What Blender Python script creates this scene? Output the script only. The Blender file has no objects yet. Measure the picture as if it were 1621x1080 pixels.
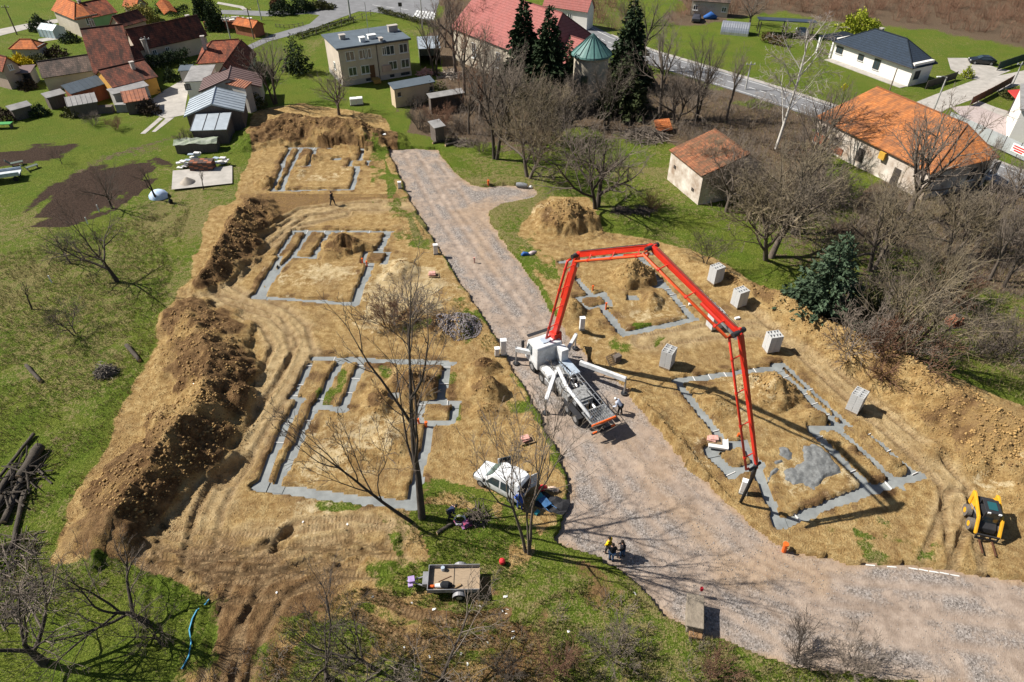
import bpy, math, random
import numpy as np
from mathutils import Vector, Matrix
R = math.radians
sc = bpy.context.scene
COL = sc.collection
# ------------------------------------------------------------------ camera
CAM_H, CAM_P, FPX = 40.0, R(39.5), 1081.0
cd = bpy.data.cameras.new('camera'); cd.lens = 24.0; cd.sensor_width = 36.0
cd.clip_start = 0.5; cd.clip_end = 4000
cam = bpy.data.objects.new('camera', cd); COL.objects.link(cam)
cam.location = (0, 0, CAM_H); cam.rotation_euler = (math.pi/2 - CAM_P, 0, 0)
sc.camera = cam
# ------------------------------------------------------------------ light
SUN_EL, SUN_AZ = R(45), R(-10)          # azimuth the shadows fall towards, from +X
w = bpy.data.worlds.new('World'); sc.world = w; w.use_nodes = True
nt = w.node_tree; nt.nodes.clear()
sky = nt.nodes.new('ShaderNodeTexSky'); sky.sky_type = 'NISHITA'; sky.sun_disc = False
sky.sun_elevation = SUN_EL; sky.sun_rotation = R(280); sky.air_density = 1.0; sky.dust_density = 1.0
bg = nt.nodes.new('ShaderNodeBackground'); bg.inputs[1].default_value = 0.05
wo = nt.nodes.new('ShaderNodeOutputWorld')
nt.links.new(sky.outputs[0], bg.inputs[0]); nt.links.new(bg.outputs[0], wo.inputs[0])
sd_ = bpy.data.lights.new('sun', 'SUN'); sd_.energy = 5.0; sd_.angle = R(0.5); sd_.color = (1, .95, .87)
sun = bpy.data.objects.new('sun', sd_); COL.objects.link(sun); sun.location = (-60, 60, 90)
sun.rotation_euler = Vector((math.cos(SUN_AZ)*math.cos(SUN_EL), math.sin(SUN_AZ)*math.cos(SUN_EL), -math.sin(SUN_EL))).to_track_quat('-Z', 'Y').to_euler()
vs = sc.view_settings; vs.view_transform = 'Standard'; vs.look = 'None'; vs.gamma = 1; vs.exposure = 0.72; vs.use_curve_mapping = False
# ------------------------------------------------------------------ measuring: photograph point -> point of the place at height z
_FW = np.array([0, math.cos(CAM_P), -math.sin(CAM_P)]); _UP = np.array([0, math.sin(CAM_P), math.cos(CAM_P)])
def ray(px, py): return _FW + np.array([(px-810.5)/FPX, 0, 0]) - _UP*(py-540)/FPX
def g(px, py, z=0.0):
    d = ray(px, py); t = (z-CAM_H)/d[2]
    return Vector((d[0]*t, d[1]*t, z))
def gp(pts): return [tuple(g(*p)[:2]) for p in pts]
def topz(base, top_row):
    """height of something standing at photo point base whose top is on photo row top_row"""
    b = g(*base); d = ray(base[0], top_row); t = b.y/d[1]
    return CAM_H + d[2]*t
# ------------------------------------------------------------------ materials
MATS = {}
def nodes(m):
    m.use_nodes = True; n = m.node_tree.nodes; l = m.node_tree.links
    return n, l, n['Principled BSDF']
def mat(name, col, rough=.8, var=.25, scale=3.0, bump=0.0, bscale=20.0, metal=0.0, col2=None, spec=.3, stretch=None, detail=5):
    """procedural paint / stone / wood: two colours mixed by noise plus fine bump"""
    if name in MATS: return MATS[name]
    m = bpy.data.materials.new(name); n, l, b = nodes(m)
    b.inputs['Roughness'].default_value = rough; b.inputs['Metallic'].default_value = metal
    b.inputs['Specular IOR Level'].default_value = spec
    tc = n.new('ShaderNodeTexCoord'); src = tc.outputs['Object']
    if stretch:
        mp = n.new('ShaderNodeMapping'); mp.inputs['Scale'].default_value = stretch; l.new(src, mp.inputs[0]); src = mp.outputs[0]
    nz = n.new('ShaderNodeTexNoise'); nz.inputs['Scale'].default_value = scale; nz.inputs['Detail'].default_value = detail
    nz.inputs['Roughness'].default_value = .65; l.new(src, nz.inputs['Vector'])
    rp = n.new('ShaderNodeValToRGB'); rp.color_ramp.elements[0].position = .32; rp.color_ramp.elements[1].position = .68
    c2 = col2 if col2 else tuple(c*(1-var) for c in col)
    rp.color_ramp.elements[0].color = (*c2, 1); rp.color_ramp.elements[1].color = (*col, 1)
    l.new(nz.outputs[0], rp.inputs[0]); l.new(rp.outputs[0], b.inputs['Base Color'])
    if bump:
        nb = n.new('ShaderNodeTexNoise'); nb.inputs['Scale'].default_value = bscale; nb.inputs['Detail'].default_value = 4
        l.new(src, nb.inputs['Vector'])
        bp = n.new('ShaderNodeBump'); bp.inputs['Strength'].default_value = bump; bp.inputs['Distance'].default_value = .05
        l.new(nb.outputs[0], bp.inputs['Height']); l.new(bp.outputs[0], b.inputs['Normal'])
    MATS[name] = m
    return m
def roofmat(name, col, col2, row=.34, wear=.5, dark=(.03, .025, .02)):
    """clay tiles seen from far: courses and columns as relief from UV (u along the eave, v up the slope, metres)"""
    if name in MATS: return MATS[name]
    m = bpy.data.materials.new(name); n, l, b = nodes(m); b.inputs['Roughness'].default_value = .85; b.inputs['Specular IOR Level'].default_value = .15
    uv = n.new('ShaderNodeUVMap'); sp = n.new('ShaderNodeSeparateXYZ'); l.new(uv.outputs[0], sp.inputs[0])
    br = n.new('ShaderNodeTexBrick'); br.inputs['Scale'].default_value = 1.0; br.inputs['Brick Width'].default_value = .26; br.inputs['Row Height'].default_value = row
    br.inputs['Mortar Size'].default_value = .02; br.inputs['Bias'].default_value = 0
    br.inputs['Color1'].default_value = (*col, 1); br.inputs['Color2'].default_value = (*col2, 1); br.inputs['Mortar'].default_value = (*[c*.45 for c in col2], 1)
    l.new(uv.outputs[0], br.inputs['Vector'])
    nz = n.new('ShaderNodeTexNoise'); nz.inputs['Scale'].default_value = .55; nz.inputs['Detail'].default_value = 6; nz.inputs['Roughness'].default_value = .7
    mp = n.new('ShaderNodeMapping'); mp.inputs['Scale'].default_value = (1.6, .7, 1); l.new(uv.outputs[0], mp.inputs[0]); l.new(mp.outputs[0], nz.inputs['Vector'])
    rp = n.new('ShaderNodeValToRGB'); rp.color_ramp.elements[0].position = .40; rp.color_ramp.elements[1].position = .6
    rp.color_ramp.elements[0].color = (0, 0, 0, 1); rp.color_ramp.elements[1].color = (wear, wear, wear, 1); l.new(nz.outputs[0], rp.inputs[0])
    mx = n.new('ShaderNodeMix'); mx.data_type = 'RGBA'; l.new(rp.outputs[0], mx.inputs[0]); l.new(br.outputs[0], mx.inputs[6]); mx.inputs[7].default_value = (*dark, 1)
    l.new(mx.outputs[2], b.inputs['Base Color'])
    mt = n.new('ShaderNodeMath'); mt.operation = 'FRACT'; dv = n.new('ShaderNodeMath'); dv.operation = 'DIVIDE'; dv.inputs[1].default_value = row
    l.new(sp.outputs[1], dv.inputs[0]); l.new(dv.outputs[0], mt.inputs[0])
    bp = n.new('ShaderNodeBump'); bp.inputs['Strength'].default_value = .9; bp.inputs['Distance'].default_value = .06; bp.invert = True
    l.new(mt.outputs[0], bp.inputs['Height']); l.new(bp.outputs[0], b.inputs['Normal'])
    MATS[name] = m
    return m
def glassmat(name='window_glass', col=(.03, .045, .055)):
    if name in MATS: return MATS[name]
    m = bpy.data.materials.new(name); n, l, b = nodes(m)
    b.inputs['Base Color'].default_value = (*col, 1); b.inputs['Roughness'].default_value = .08; b.inputs['Specular IOR Level'].default_value = .8
    MATS[name] = m
    return m
# ------------------------------------------------------------------ mesh helpers
class MB:
    def __init__(s): s.v = []; s.f = []; s.uv = {}
    def add(s, vs, fs):
        o = len(s.v); s.v += [tuple(p) for p in vs]; s.f += [tuple(i+o for i in f) for f in fs]; return s
    def box(s, c, d, rz=0, rx=0, ry=0):
        hx, hy, hz = d[0]/2, d[1]/2, d[2]/2
        M = Matrix.Rotation(rz, 3, 'Z') @ Matrix.Rotation(ry, 3, 'Y') @ Matrix.Rotation(rx, 3, 'X')
        vs = [M @ Vector((x*hx, y*hy, z*hz)) + Vector(c) for z in (-1, 1) for x, y in ((-1, -1), (1, -1), (1, 1), (-1, 1))]
        return s.add(vs, [(3, 2, 1, 0), (4, 5, 6, 7), (0, 1, 5, 4), (1, 2, 6, 5), (2, 3, 7, 6), (3, 0, 4, 7)])
    def beam(s, a, b, wd, ht):
        """rectangular bar from a to b"""
        a, b = Vector(a), Vector(b); d = (b-a); L = d.length; d.normalize()
        side = d.cross(Vector((0, 0, 1)))
        if side.length < 1e-3: side = Vector((1, 0, 0))
        side.normalize(); up = side.cross(d)
        vs = [p + side*sx*wd/2 + up*sz*ht/2 for p in (a, b) for sx, sz in ((-1, -1), (1, -1), (1, 1), (-1, 1))]
        return s.add(vs, [(0, 1, 2, 3), (7, 6, 5, 4), (0, 4, 5, 1), (1, 5, 6, 2), (2, 6, 7, 3), (3, 7, 4, 0)])
    def tube(s, pts, rad, n=8, cap=True):
        pts = [Vector(p) for p in pts]
        if not hasattr(rad, '__len__'): rad = [rad]*len(pts)
        o = len(s.v); ref = None
        for i, p in enumerate(pts):
            d = (pts[min(i+1, len(pts)-1)] - pts[max(i-1, 0)])
            if d.length < 1e-9: d = Vector((0, 0, 1))
            d.normalize()
            if ref is None: ref = Vector((1, 0, 0)) if abs(d.x) < .8 else Vector((0, 1, 0))
            u = (ref - d*ref.dot(d)); u.normalize(); v = d.cross(u); ref = u
            for k in range(n):
                a = 2*math.pi*k/n; q = p + (u*math.cos(a) + v*math.sin(a))*rad[i]; s.v.append((q.x, q.y, q.z))
        for i in range(len(pts)-1):
            for k in range(n):
                a = o+i*n+k; b = o+i*n+(k+1) % n; s.f.append((a, b, b+n, a+n))
        if cap:
            s.f.append(tuple(o+k for k in range(n))[::-1]); s.f.append(tuple(o+(len(pts)-1)*n+k for k in range(n)))
        return s
    def cyl(s, c, r, h, n=12, r2=None, axis='Z'):
        c = Vector(c); d = {'X': Vector((1, 0, 0)), 'Y': Vector((0, 1, 0)), 'Z': Vector((0, 0, 1))}[axis]
        return s.tube([c, c+d*h], [r, r if r2 is None else r2], n)
    def prism(s, poly, z0, z1):
        n = len(poly); o = len(s.v)
        s.v += [(p[0], p[1], z0) for p in poly] + [(p[0], p[1], z1) for p in poly]
        s.f.append(tuple(o+i for i in range(n))[::-1]); s.f.append(tuple(o+n+i for i in range(n)))
        for i in range(n): j = (i+1) % n; s.f.append((o+i, o+j, o+n+j, o+n+i))
        return s
    def slab(s, quad, th):
        """plate: 3+ points (any plane), thickness downwards along normal"""
        q = [Vector(p) for p in quad]; nn = (q[1]-q[0]).cross(q[2]-q[0]).normalized()
        if nn.z < 0: q = q[::-1]; nn = -nn
        n = len(q); o = len(s.v)
        s.v += [tuple(p) for p in q] + [tuple(p-nn*th) for p in q]
        s.f.append(tuple(o+i for i in range(n))); s.f.append(tuple(o+n+i for i in range(n))[::-1])
        for i in range(n): j = (i+1) % n; s.f.append((o+j, o+i, o+n+i, o+n+j))
        # uv for the top face: u along first edge, v up
        u = (q[1]-q[0]).normalized(); h = Vector((0, 0, 1)).cross(nn)
        if h.length > 1e-3: u = h.normalized()
        v = nn.cross(u)
        for i in range(n): s.uv[o+i] = (q[i].dot(u), q[i].dot(v)); s.uv[o+n+i] = s.uv[o+i]
        return s
    def mesh(s, name, m=None, smooth=False):
        me = bpy.data.meshes.new(name); me.from_pydata(s.v, [], s.f); me.update()
        if s.uv:
            L = me.uv_layers.new(name='UVMap'); idx = np.zeros(len(me.loops), np.int32); me.loops.foreach_get('vertex_index', idx)
            A = np.zeros((len(s.v), 2), np.float32)
            for k, t in s.uv.items(): A[k] = t
            L.data.foreach_set('uv', A[idx].ravel())
        if m: me.materials.append(m)
        if smooth: me.shade_smooth()
        return me
    def build(s, name, m, parent=None, smooth=False, bevel=0):
        o = bpy.data.objects.new(name, s.mesh(name, m, smooth)); COL.objects.link(o)
        if parent: o.parent = parent
        if bevel:
            bv = o.modifiers.new('bevel', 'BEVEL'); bv.width = bevel; bv.segments = 2; bv.limit_method = 'ANGLE'
        return o
def tag(o, label, cat, group=None):
    o['label'] = label; o['category'] = cat
    if group: o['group'] = group
    return o
def thing(name, label, cat, loc=(0, 0, 0), rz=0, group=None):
    o = bpy.data.objects.new(name, None); COL.objects.link(o); o.location = loc; o.rotation_euler = (0, 0, rz); o.empty_display_size = .2
    return tag(o, label, cat, group)
def structure(o): o['kind'] = 'structure'; return o
def stuff(o, label=None, cat=None):
    o['kind'] = 'stuff'
    if label: tag(o, label, cat)
    return o
def link_mesh(name, me, parent=None, loc=(0, 0, 0), rz=0):
    o = bpy.data.objects.new(name, me); COL.objects.link(o); o.location = loc; o.rotation_euler = (0, 0, rz)
    if parent: o.parent = parent
    return o
def npmesh(name, V, F, m, smooth=False):
    """big mesh from numpy arrays, F is (n,3) or (n,4)"""
    me = bpy.data.meshes.new(name); V = np.ascontiguousarray(V, np.float32); F = np.ascontiguousarray(F, np.int32)
    me.vertices.add(len(V)); me.vertices.foreach_set('co', V.ravel()); k = F.shape[1]
    me.loops.add(F.size); me.loops.foreach_set('vertex_index', F.ravel())
    me.polygons.add(len(F)); me.polygons.foreach_set('loop_start', np.arange(len(F), dtype=np.int32)*k)
    me.update(calc_edges=True); me.validate()
    if m: me.materials.append(m)
    if smooth: me.shade_smooth()
    return me
# ------------------------------------------------------------------ numpy noise
def _h(ix, iy, s):
    n = (ix.astype(np.int64)*374761393 + iy.astype(np.int64)*668265263 + s*974711) & 0x7fffffff
    n = ((n ^ (n >> 13))*1274126177) & 0x7fffffff
    n = ((n ^ (n >> 16))*2246822519) & 0x7fffffff
    return (n & 0xffff)/65535.0
def vnoise(x, y, s=0):
    x = np.asarray(x, float); y = np.asarray(y, float); ix = np.floor(x); iy = np.floor(y); fx = x-ix; fy = y-iy
    fx = fx*fx*(3-2*fx); fy = fy*fy*(3-2*fy)
    a = _h(ix, iy, s); b = _h(ix+1, iy, s); c = _h(ix, iy+1, s); d = _h(ix+1, iy+1, s)
    return (a*(1-fx)+b*fx)*(1-fy) + (c*(1-fx)+d*fx)*fy
def fbm(x, y, s=0, o=4):
    r = 0; a = .5; t = 0
    for k in range(o): r = r + a*vnoise(x*2**k+17*k, y*2**k-31*k, s+k); t += a; a *= .5
    return r/t - .5
def sdist(poly, X, Y, margin=9.0):
    """signed distance to polygon, positive inside; constant beyond the margin"""
    X = np.asarray(X, float); Y = np.asarray(Y, float); P = np.array(poly)
    k = (X > P[:, 0].min()-margin) & (X < P[:, 0].max()+margin) & (Y > P[:, 1].min()-margin) & (Y < P[:, 1].max()+margin)
    out = np.full(X.shape, -margin)
    if not k.any(): return out
    X, Y = X[k], Y[k]; d2 = np.full(X.shape, 1e9); ins = np.zeros(X.shape, bool); n = len(poly)
    for i in range(n):
        x1, y1 = poly[i]; x2, y2 = poly[(i+1) % n]; ex, ey = x2-x1, y2-y1; L = ex*ex+ey*ey+1e-12
        t = np.clip(((X-x1)*ex+(Y-y1)*ey)/L, 0, 1); dx = X-x1-t*ex; dy = Y-y1-t*ey
        d2 = np.minimum(d2, dx*dx+dy*dy)
        c = (y1 > Y) != (y2 > Y); xi = x1 + (Y-y1)/(ey if abs(ey) > 1e-12 else 1e-12)*ex
        ins ^= c & (X < xi)
    d = np.sqrt(d2); out[k] = np.where(ins, d, -d)
    return out
def pline(pl, X, Y):
    """distance, side, arclength and interpolation index to polyline"""
    best = np.full(X.shape, 1e9); side = np.zeros(X.shape); s = np.zeros(X.shape); k = np.zeros(X.shape); acc = 0
    for i in range(len(pl)-1):
        x1, y1 = pl[i][:2]; x2, y2 = pl[i+1][:2]; ex, ey = x2-x1, y2-y1; L = math.hypot(ex, ey)+1e-9
        t = np.clip(((X-x1)*ex+(Y-y1)*ey)/(L*L), 0, 1); dx = X-x1-t*ex; dy = Y-y1-t*ey; d = np.hypot(dx, dy)
        m = d < best; best = np.where(m, d, best); side = np.where(m, np.sign(ex*dy-ey*dx), side)
        s = np.where(m, acc+t*L, s); k = np.where(m, i+t, k); acc += L
    return best, side, s, k
def sstep(a, b, x): t = np.clip((x-a)/(b-a), 0, 1); return t*t*(3-2*t)
# ================================================================== TERRAIN
ROAD_PX = [(612,232),(626,262),(640,296),(664,340),(690,385),(718,430),(745,470),(770,508),(792,545),(818,590),(845,640),(872,690),(893,735),(903,775),(893,810),(880,850),(900,868),(945,880),(985,900),(1018,935),(1060,975),(1110,1003),(1180,1025),(1250,1048),(1330,1064),(1420,1075),(1540,1084),(1700,1092),(1760,1000),(1720,935),(1621,915),(1560,907),(1500,900),(1420,892),(1330,886),(1265,874),(1225,856),(1190,825),(1150,790),(1110,752),(1070,712),(1035,668),(1008,632),(985,604),(955,585),(930,562),(905,530),(885,505),(868,480),(848,446),(825,415),(797,380),(775,348),(772,335),(792,322),(846,312),(852,300),(842,291),(800,289),(765,293),(742,288),(722,272),(704,252),(692,233)]
ROAD = gp(ROAD_PX)
RZ = -.38                                   # the road bed is dug a little into the field
SITE_L = gp([(395,250),(392,200),(410,172),(480,163),(600,182),(628,215),(640,296),(690,385),(745,470),(792,545),(845,640),(893,735),(890,800),(860,880),(835,965),(700,960),(560,985),(450,1010),(330,1080),(318,1080),(330,960),(258,905),(92,885),(104,835),(150,740),(195,640),(236,560),(262,492),(298,440),(310,390),(332,330),(372,316)])
SITE_R = gp([(880,500),(850,440),(810,372),(835,340),(868,308),(930,312),(960,365),(1060,382),(1130,408),(1210,452),(1300,492),(1400,545),(1500,590),(1640,650),(1760,760),(1700,990),(1500,950),(1300,930),(1180,880),(1070,770),(970,650),(890,562)])
# strips of the five foundations: centre lines in photo points, width in metres
FOUND = {
 0: [([(455,233),(579,234)],.7),([(458,236),(446,259)],.6),([(449,259),(431,300)],.6),([(475,235),(453,280),(445,300)],.6),([(498,236),(488,261)],.6),([(468,262),(490,262)],.6),([(575,235),(569,253)],.7),([(556,253),(585,253)],.5),([(556,253),(553,262)],.5),([(584,253),(581,262)],.5),([(553,262),(582,262)],.5),([(566,263),(557,299)],.75),([(428,301),(558,299)],.7)],
 1: [([(466,365),(621,366)],.7),([(462,371),(438,403)],.6),([(444,405),(403,468)],.6),([(488,367),(465,402),(438,428),(413,468)],.65),([(519,368),(494,408)],.65),([(464,405),(498,408)],.6),([(614,368),(600,395)],.75),([(578,397),(617,399)],.55),([(578,398),(574,414)],.55),([(615,399),(608,417)],.55),([(574,415),(608,416)],.55),([(586,418),(561,477)],.8),([(400,469),(563,480)],.75)],
 2: [([(496,566),(716,574)],.75),([(490,575),(466,625)],.65),([(461,628),(479,631)],.6),([(475,634),(452,672),(411,767)],.7),([(540,568),(504,634),(486,667),(437,768)],.7),([(574,570),(542,646)],.7),([(504,642),(546,648)],.65),([(708,575),(698,631)],.75),([(667,635),(725,636)],.6),([(668,638),(661,667)],.65),([(722,636),(716,667)],.65),([(659,667),(718,668)],.6),([(681,670),(650,798)],.8),([(405,768),(655,799)],.95)],
 3: [([(888,414),(996,402),(1014,405)],.7),([(1012,404),(1098,504)],.8),([(988,528),(1101,504)],.8),([(952,483),(988,529)],.8),([(915,441),(935,464)],.7),([(914,471),(955,463)],.7),([(954,463),(968,483)],.6),([(914,471),(930,487)],.6),([(930,487),(962,480)],.6),([(1036,453),(1054,451)],.7),([(1108,458),(1152,498)],.5)],
 4: [([(1070,602),(1220,582),(1240,576)],.75),([(1072,602),(1145,697)],.75),([(1122,711),(1178,699)],.9),([(1174,698),(1198,730)],.75),([(1122,712),(1157,748)],.9),([(1155,748),(1205,733)],.75),([(1197,735),(1234,828)],.75),([(1232,829),(1374,775),(1460,750)],.8),([(1226,577),(1331,677)],.75),([(1284,676),(1330,674)],.8),([(1288,681),(1383,775)],.75),([(1240,574),(1345,672)],.5),([(1330,680),(1430,770)],.7),([(1377,685),(1456,752)],.5)]}
FOUND = {k: [(gp(pl), wd) for pl, wd in v] for k, v in FOUND.items()}
PITS = [g(532,251), g(551,396), g(623,626), g(1001,470)]
def C(px, py, h, wl, wr): p = g(px, py, h); return (p.x, p.y, h, wl, wr)
RIDGES = [   # crest points: photo point at height, height, width on the sunny side, width on the shaded side
 [C(285,484,1.5,3.0,4.2), C(310,512,2.4,4.2,4.6), C(330,555,2.9,5.0,3.9), C(318,612,3.0,5.2,3.3), C(275,672,3.3,5.4,3.3), C(238,715,3.1,5.2,3.2), C(200,765,2.9,4.8,3.0), C(178,806,2.4,3.8,2.8)],
 [C(395,312,1.7,2.6,3.6), C(372,335,2.7,2.2,4.4), C(352,370,2.6,2.0,3.6), C(332,412,2.2,2.2,3.0), C(316,440,1.2,2.0,2.4)],
 [C(405,205,1.6,5,5), C(450,180,2.8,5.5,5), C(520,182,3.2,5,4), C(570,190,3.0,5,4), C(612,207,1.6,4,4)],
 [C(1075,400,.7,2,2.2), C(1130,422,1.2,2.2,2.4), C(1215,458,1.3,2.2,2.4), C(1300,498,2.1,2.8,3.0), C(1390,542,2.6,3.0,3.4), C(1480,590,2.8,3.4,3.6), C(1560,642,2.9,3.6,3.8), C(1650,692,2.9,3.8,4)],
 [C(1003,612,.35,1.0,1.4), C(1035,655,.6,1.2,1.5), C(1075,705,.6,1.2,1.4), C(1112,742,.5,1,1), C(1165,800,.35,.8,.8)],
]
HEAPS = [(897,350,2.1,3.9,3.2),(493,252,.5,1.6,1.2),(563,246,.35,1,1),(470,275,.4,1.2,1),(545,392,1.1,3.3,1.6),(520,404,.5,1.6,1),(636,428,.8,1.5,1.8),(617,440,.5,1.2,1),(655,612,1.3,2.6,1.8),(598,640,.8,1.6,1.8),(560,725,.5,2.4,1.0),(620,700,.7,1.6,1.4),(700,520,1.1,2.6,2.0),(728,520,.9,2.0,1.8),(772,622,1.25,2.0,1.5),(772,652,.7,1.8,.9),(768,582,.8,1.5,.9),(1004,440,1.7,2.7,1.9),(1030,478,.8,1.2,1.7),(905,494,1.0,1.5,1.6),(921,525,.4,1.1,.9),(1225,622,1.5,2.6,1.9),(1190,610,.9,1.8,1.4),(1285,662,.6,1.8,1.1),(1130,640,.5,1.8,1.5),(1405,735,.5,2.2,1.2),(1345,712,.4,1.2,.9),(1545,735,1.0,2.2,1.4),(1590,725,1.3,2.6,1.6),(1610,790,.9,2,1.5),(1480,720,.5,2.0,1.4),(1000,655,.35,1.1,1.1),(425,290,.8,1.6,1.3),(640,250,.5,1.0,1.2),(390,460,.0,1,1),(745,365,.0,1,1),(945,515,.4,1.3,.9)]
HEAPS = [(*g(a, b)[:2], h*1.35, rx*1.08, ry*1.1) for a, b, h, rx, ry in HEAPS if h > 0]
PITS_R = [(g(372,745), .9, 1.9, .55), (g(448,852), .5, 1.2, .5)]     # short holes beside the track
# wheel tracks: photo polyline, half gauge, rut depth
TRACKS = [(gp(p), hg, dp) for p, hg, dp in [
 ([(262,1000),(268,900),(285,820),(330,735),(385,660),(432,590),(452,545),(430,508),(370,485),(330,470),(322,458),(345,432),(400,395),(448,358),(480,336),(560,327),(655,325)], 1.0, .13),
 ([(300,1000),(312,900),(330,810),(372,730),(420,655),(455,605),(480,560),(470,520),(440,495),(370,470),(348,455),(372,425),(430,378),(470,352),(540,338)], .95, .10),
 ([(345,1080),(365,980),(400,900),(470,845),(560,838),(620,850)], .9, .12),
 ([(230,860),(300,875),(400,890),(520,870),(600,850)], .8, .08), ([(250,905),(330,930),(420,930),(540,900),(620,885)], .9, .10),
 ([(581,940),(659,974),(724,986),(800,972)], .01, .13), ([(566,973),(633,1010),(711,1022),(780,1018)], .01, .12),
 ([(1150,440),(1215,500),(1290,570),(1380,650),(1450,710),(1510,770),(1530,900)], .9, .10), ([(1020,540),(1120,525),(1200,520),(1260,545)], .9, .06),
 ([(232,845),(300,858),(420,862),(540,848)], .8, .08), ([(285,930),(330,905),(420,880),(560,890),(640,905)], .85, .1), ([(240,880),(300,900),(420,905),(560,875)], .8, .08), ([(370,1080),(395,1000),(440,930),(520,890)], .85, .11), ([(1480,900),(1500,850),(1520,790)], .8, .10), ([(1535,905),(1540,860)], .8, .1)]]
RUTS = [(gp(p), hg, dp) for p, hg, dp in [([(650,240),(700,330),(770,430),(850,530),(900,600),(1000,720),(1100,820),(1230,920),(1400,980),(1621,1010)], .9, .05),
 ([(680,250),(740,330),(830,440),(890,530)], .9, .04), ([(960,660),(1050,760),(1150,850),(1300,930),(1621,960)], .9, .06), ([(930,700),(990,800),(1080,900),(1250,1000),(1500,1050)], .9, .04)]]
def base_h(X, Y):
    far = 1-sstep(80, 100, Y)
    return (fbm(X*.09, Y*.09, 3, 3)*.5*far + fbm(X*.45, Y*.45, 9, 3)*.10*far)
def earth_mask(X, Y):
    n = fbm(X*.35, Y*.35, 21, 4)*3.2
    return np.maximum(sstep(-.5, .7, sdist(SITE_L, X, Y)+n*.6), sstep(-.5, .7, sdist(SITE_R, X, Y)+n*.5))
def strip_sd(X, Y):
    out = np.full(X.shape, -9.)
    for k, v in FOUND.items():
        for pl, wd in v:
            A = np.array(pl); k_ = (X > A[:, 0].min()-3) & (X < A[:, 0].max()+3) & (Y > A[:, 1].min()-3) & (Y < A[:, 1].max()+3)
            if k_.any(): out[k_] = np.maximum(out[k_], wd/2-pline(pl, X[k_], Y[k_])[0])
    for p in PITS: out = np.maximum(out, .55-np.maximum(abs(X-p.x), abs(Y-p.y)))
    return out
def mound_h(X, Y):
    m = np.zeros(X.shape)
    for cr in RIDGES:
        A = np.array(cr); bb = (X > A[:, 0].min()-9) & (X < A[:, 0].max()+9) & (Y > A[:, 1].min()-9) & (Y < A[:, 1].max()+9)
        if not bb.any(): continue
        x_, y_ = X[bb], Y[bb]
        d, sd, s, k = pline(cr, x_, y_); i = np.minimum(k.astype(int), len(cr)-2); t = k-i
        L = lambda c: A[i, c]*(1-t)+A[i+1, c]*t
        wob = 1+fbm(x_*.45, y_*.45, 40, 3)*.9
        wd = np.where(sd > 0, L(4), L(3))*wob; u = np.clip(1-d/wd, 0, 1)
        prof = np.where(u < .12, u*u*4.2, u*.98+.0)
        prof = np.minimum(prof, .9+.1*u)
        m[bb] = np.maximum(m[bb], L(2)*prof*(1+fbm(x_*.22, y_*.22, 44, 2)*.45))
    for x, y, h, rx, ry in HEAPS:
        msk = (abs(X-x) < rx*1.6) & (abs(Y-y) < ry*1.6)
        if not msk.any(): continue
        x_, y_ = X[msk], Y[msk]; a = np.arctan2(y_-y, x_-x)
        r = np.hypot((x_-x)/rx, (y_-y)/ry)*(1+fbm(x_*.6, y_*.6, 51, 3)*.8)
        m[msk] = np.maximum(m[msk], h*np.clip(1-r, 0, 1)**.85)
    return m
def ground_z(X, Y, full=False):
    X = np.atleast_1d(np.asarray(X, float)); Y = np.atleast_1d(np.asarray(Y, float))
    E = earth_mask(X, Y); z = base_h(X, Y)*(1-.6*E)
    m = mound_h(X, Y); mk = sstep(.03, .5, m)
    z = z + m + mk*(fbm(X*.6, Y*.6, 61, 4)*.8*np.clip(m, 0, 1.3) + fbm(X*2.1, Y*2.1, 66, 2)*.55*np.clip(m, 0, 1.1))
    z = z + E*(1-mk)*(fbm(X*.7, Y*.7, 71, 3)*.22 + fbm(X*2.4, Y*2.4, 75, 3)*.10)
    tr = np.zeros(X.shape); ts = np.zeros(X.shape)
    near = E > .02
    for pl, hg, dp in TRACKS:
        A = np.array(pl); mm = (X > A[:, 0].min()-3) & (X < A[:, 0].max()+3) & (Y > A[:, 1].min()-3) & (Y < A[:, 1].max()+3)
        if not mm.any(): continue
        d, sd, s, k = pline(pl, X[mm], Y[mm]); q = np.abs(d-hg)
        rut = np.exp(-(q/.26)**4); lip = np.exp(-((q-.42)/.14)**2)
        damp = 1-sstep(.25, .6, m[mm]); z[mm] = z[mm]*(1-.5*rut*damp) + damp*(-dp*1.4*rut + dp*.9*lip)
        u = tr[mm]; v = ts[mm]; up = rut*damp > u; u[up] = (rut*damp)[up]; v[up] = s[up]; tr[mm] = u; ts[mm] = v
    for p, rx, ry, dp in PITS_R:
        c, s_ = math.cos(1.1), math.sin(1.1); x_ = (X-p.x)*c+(Y-p.y)*s_; y_ = -(X-p.x)*s_+(Y-p.y)*c
        z = z - dp*sstep(1.15, .8, np.hypot(x_/ry, y_/rx))
    ss = strip_sd(X, Y)+fbm(X*1.1, Y*1.1, 81, 3)*.36
    near_s = sstep(-1.2, -.2, ss); z = z*(1-near_s*.75*(m < .4)) + .05*near_s*(m < .4)
    z = np.where(ss > 0, np.minimum(z, -.75), z)
    rs = sdist(ROAD, X, Y)+fbm(X*.8, Y*.8, 91, 3)*.7
    lipm = sstep(-1.6, -.1, rs); z = z*(1-.6*lipm*(m < .35))
    z = np.where(rs > 0, -1.0, z)
    if full: return z, E, m, tr, ts, ss, rs
    return z
def zat(x, y): return float(ground_z(x, y)[0])
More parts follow.
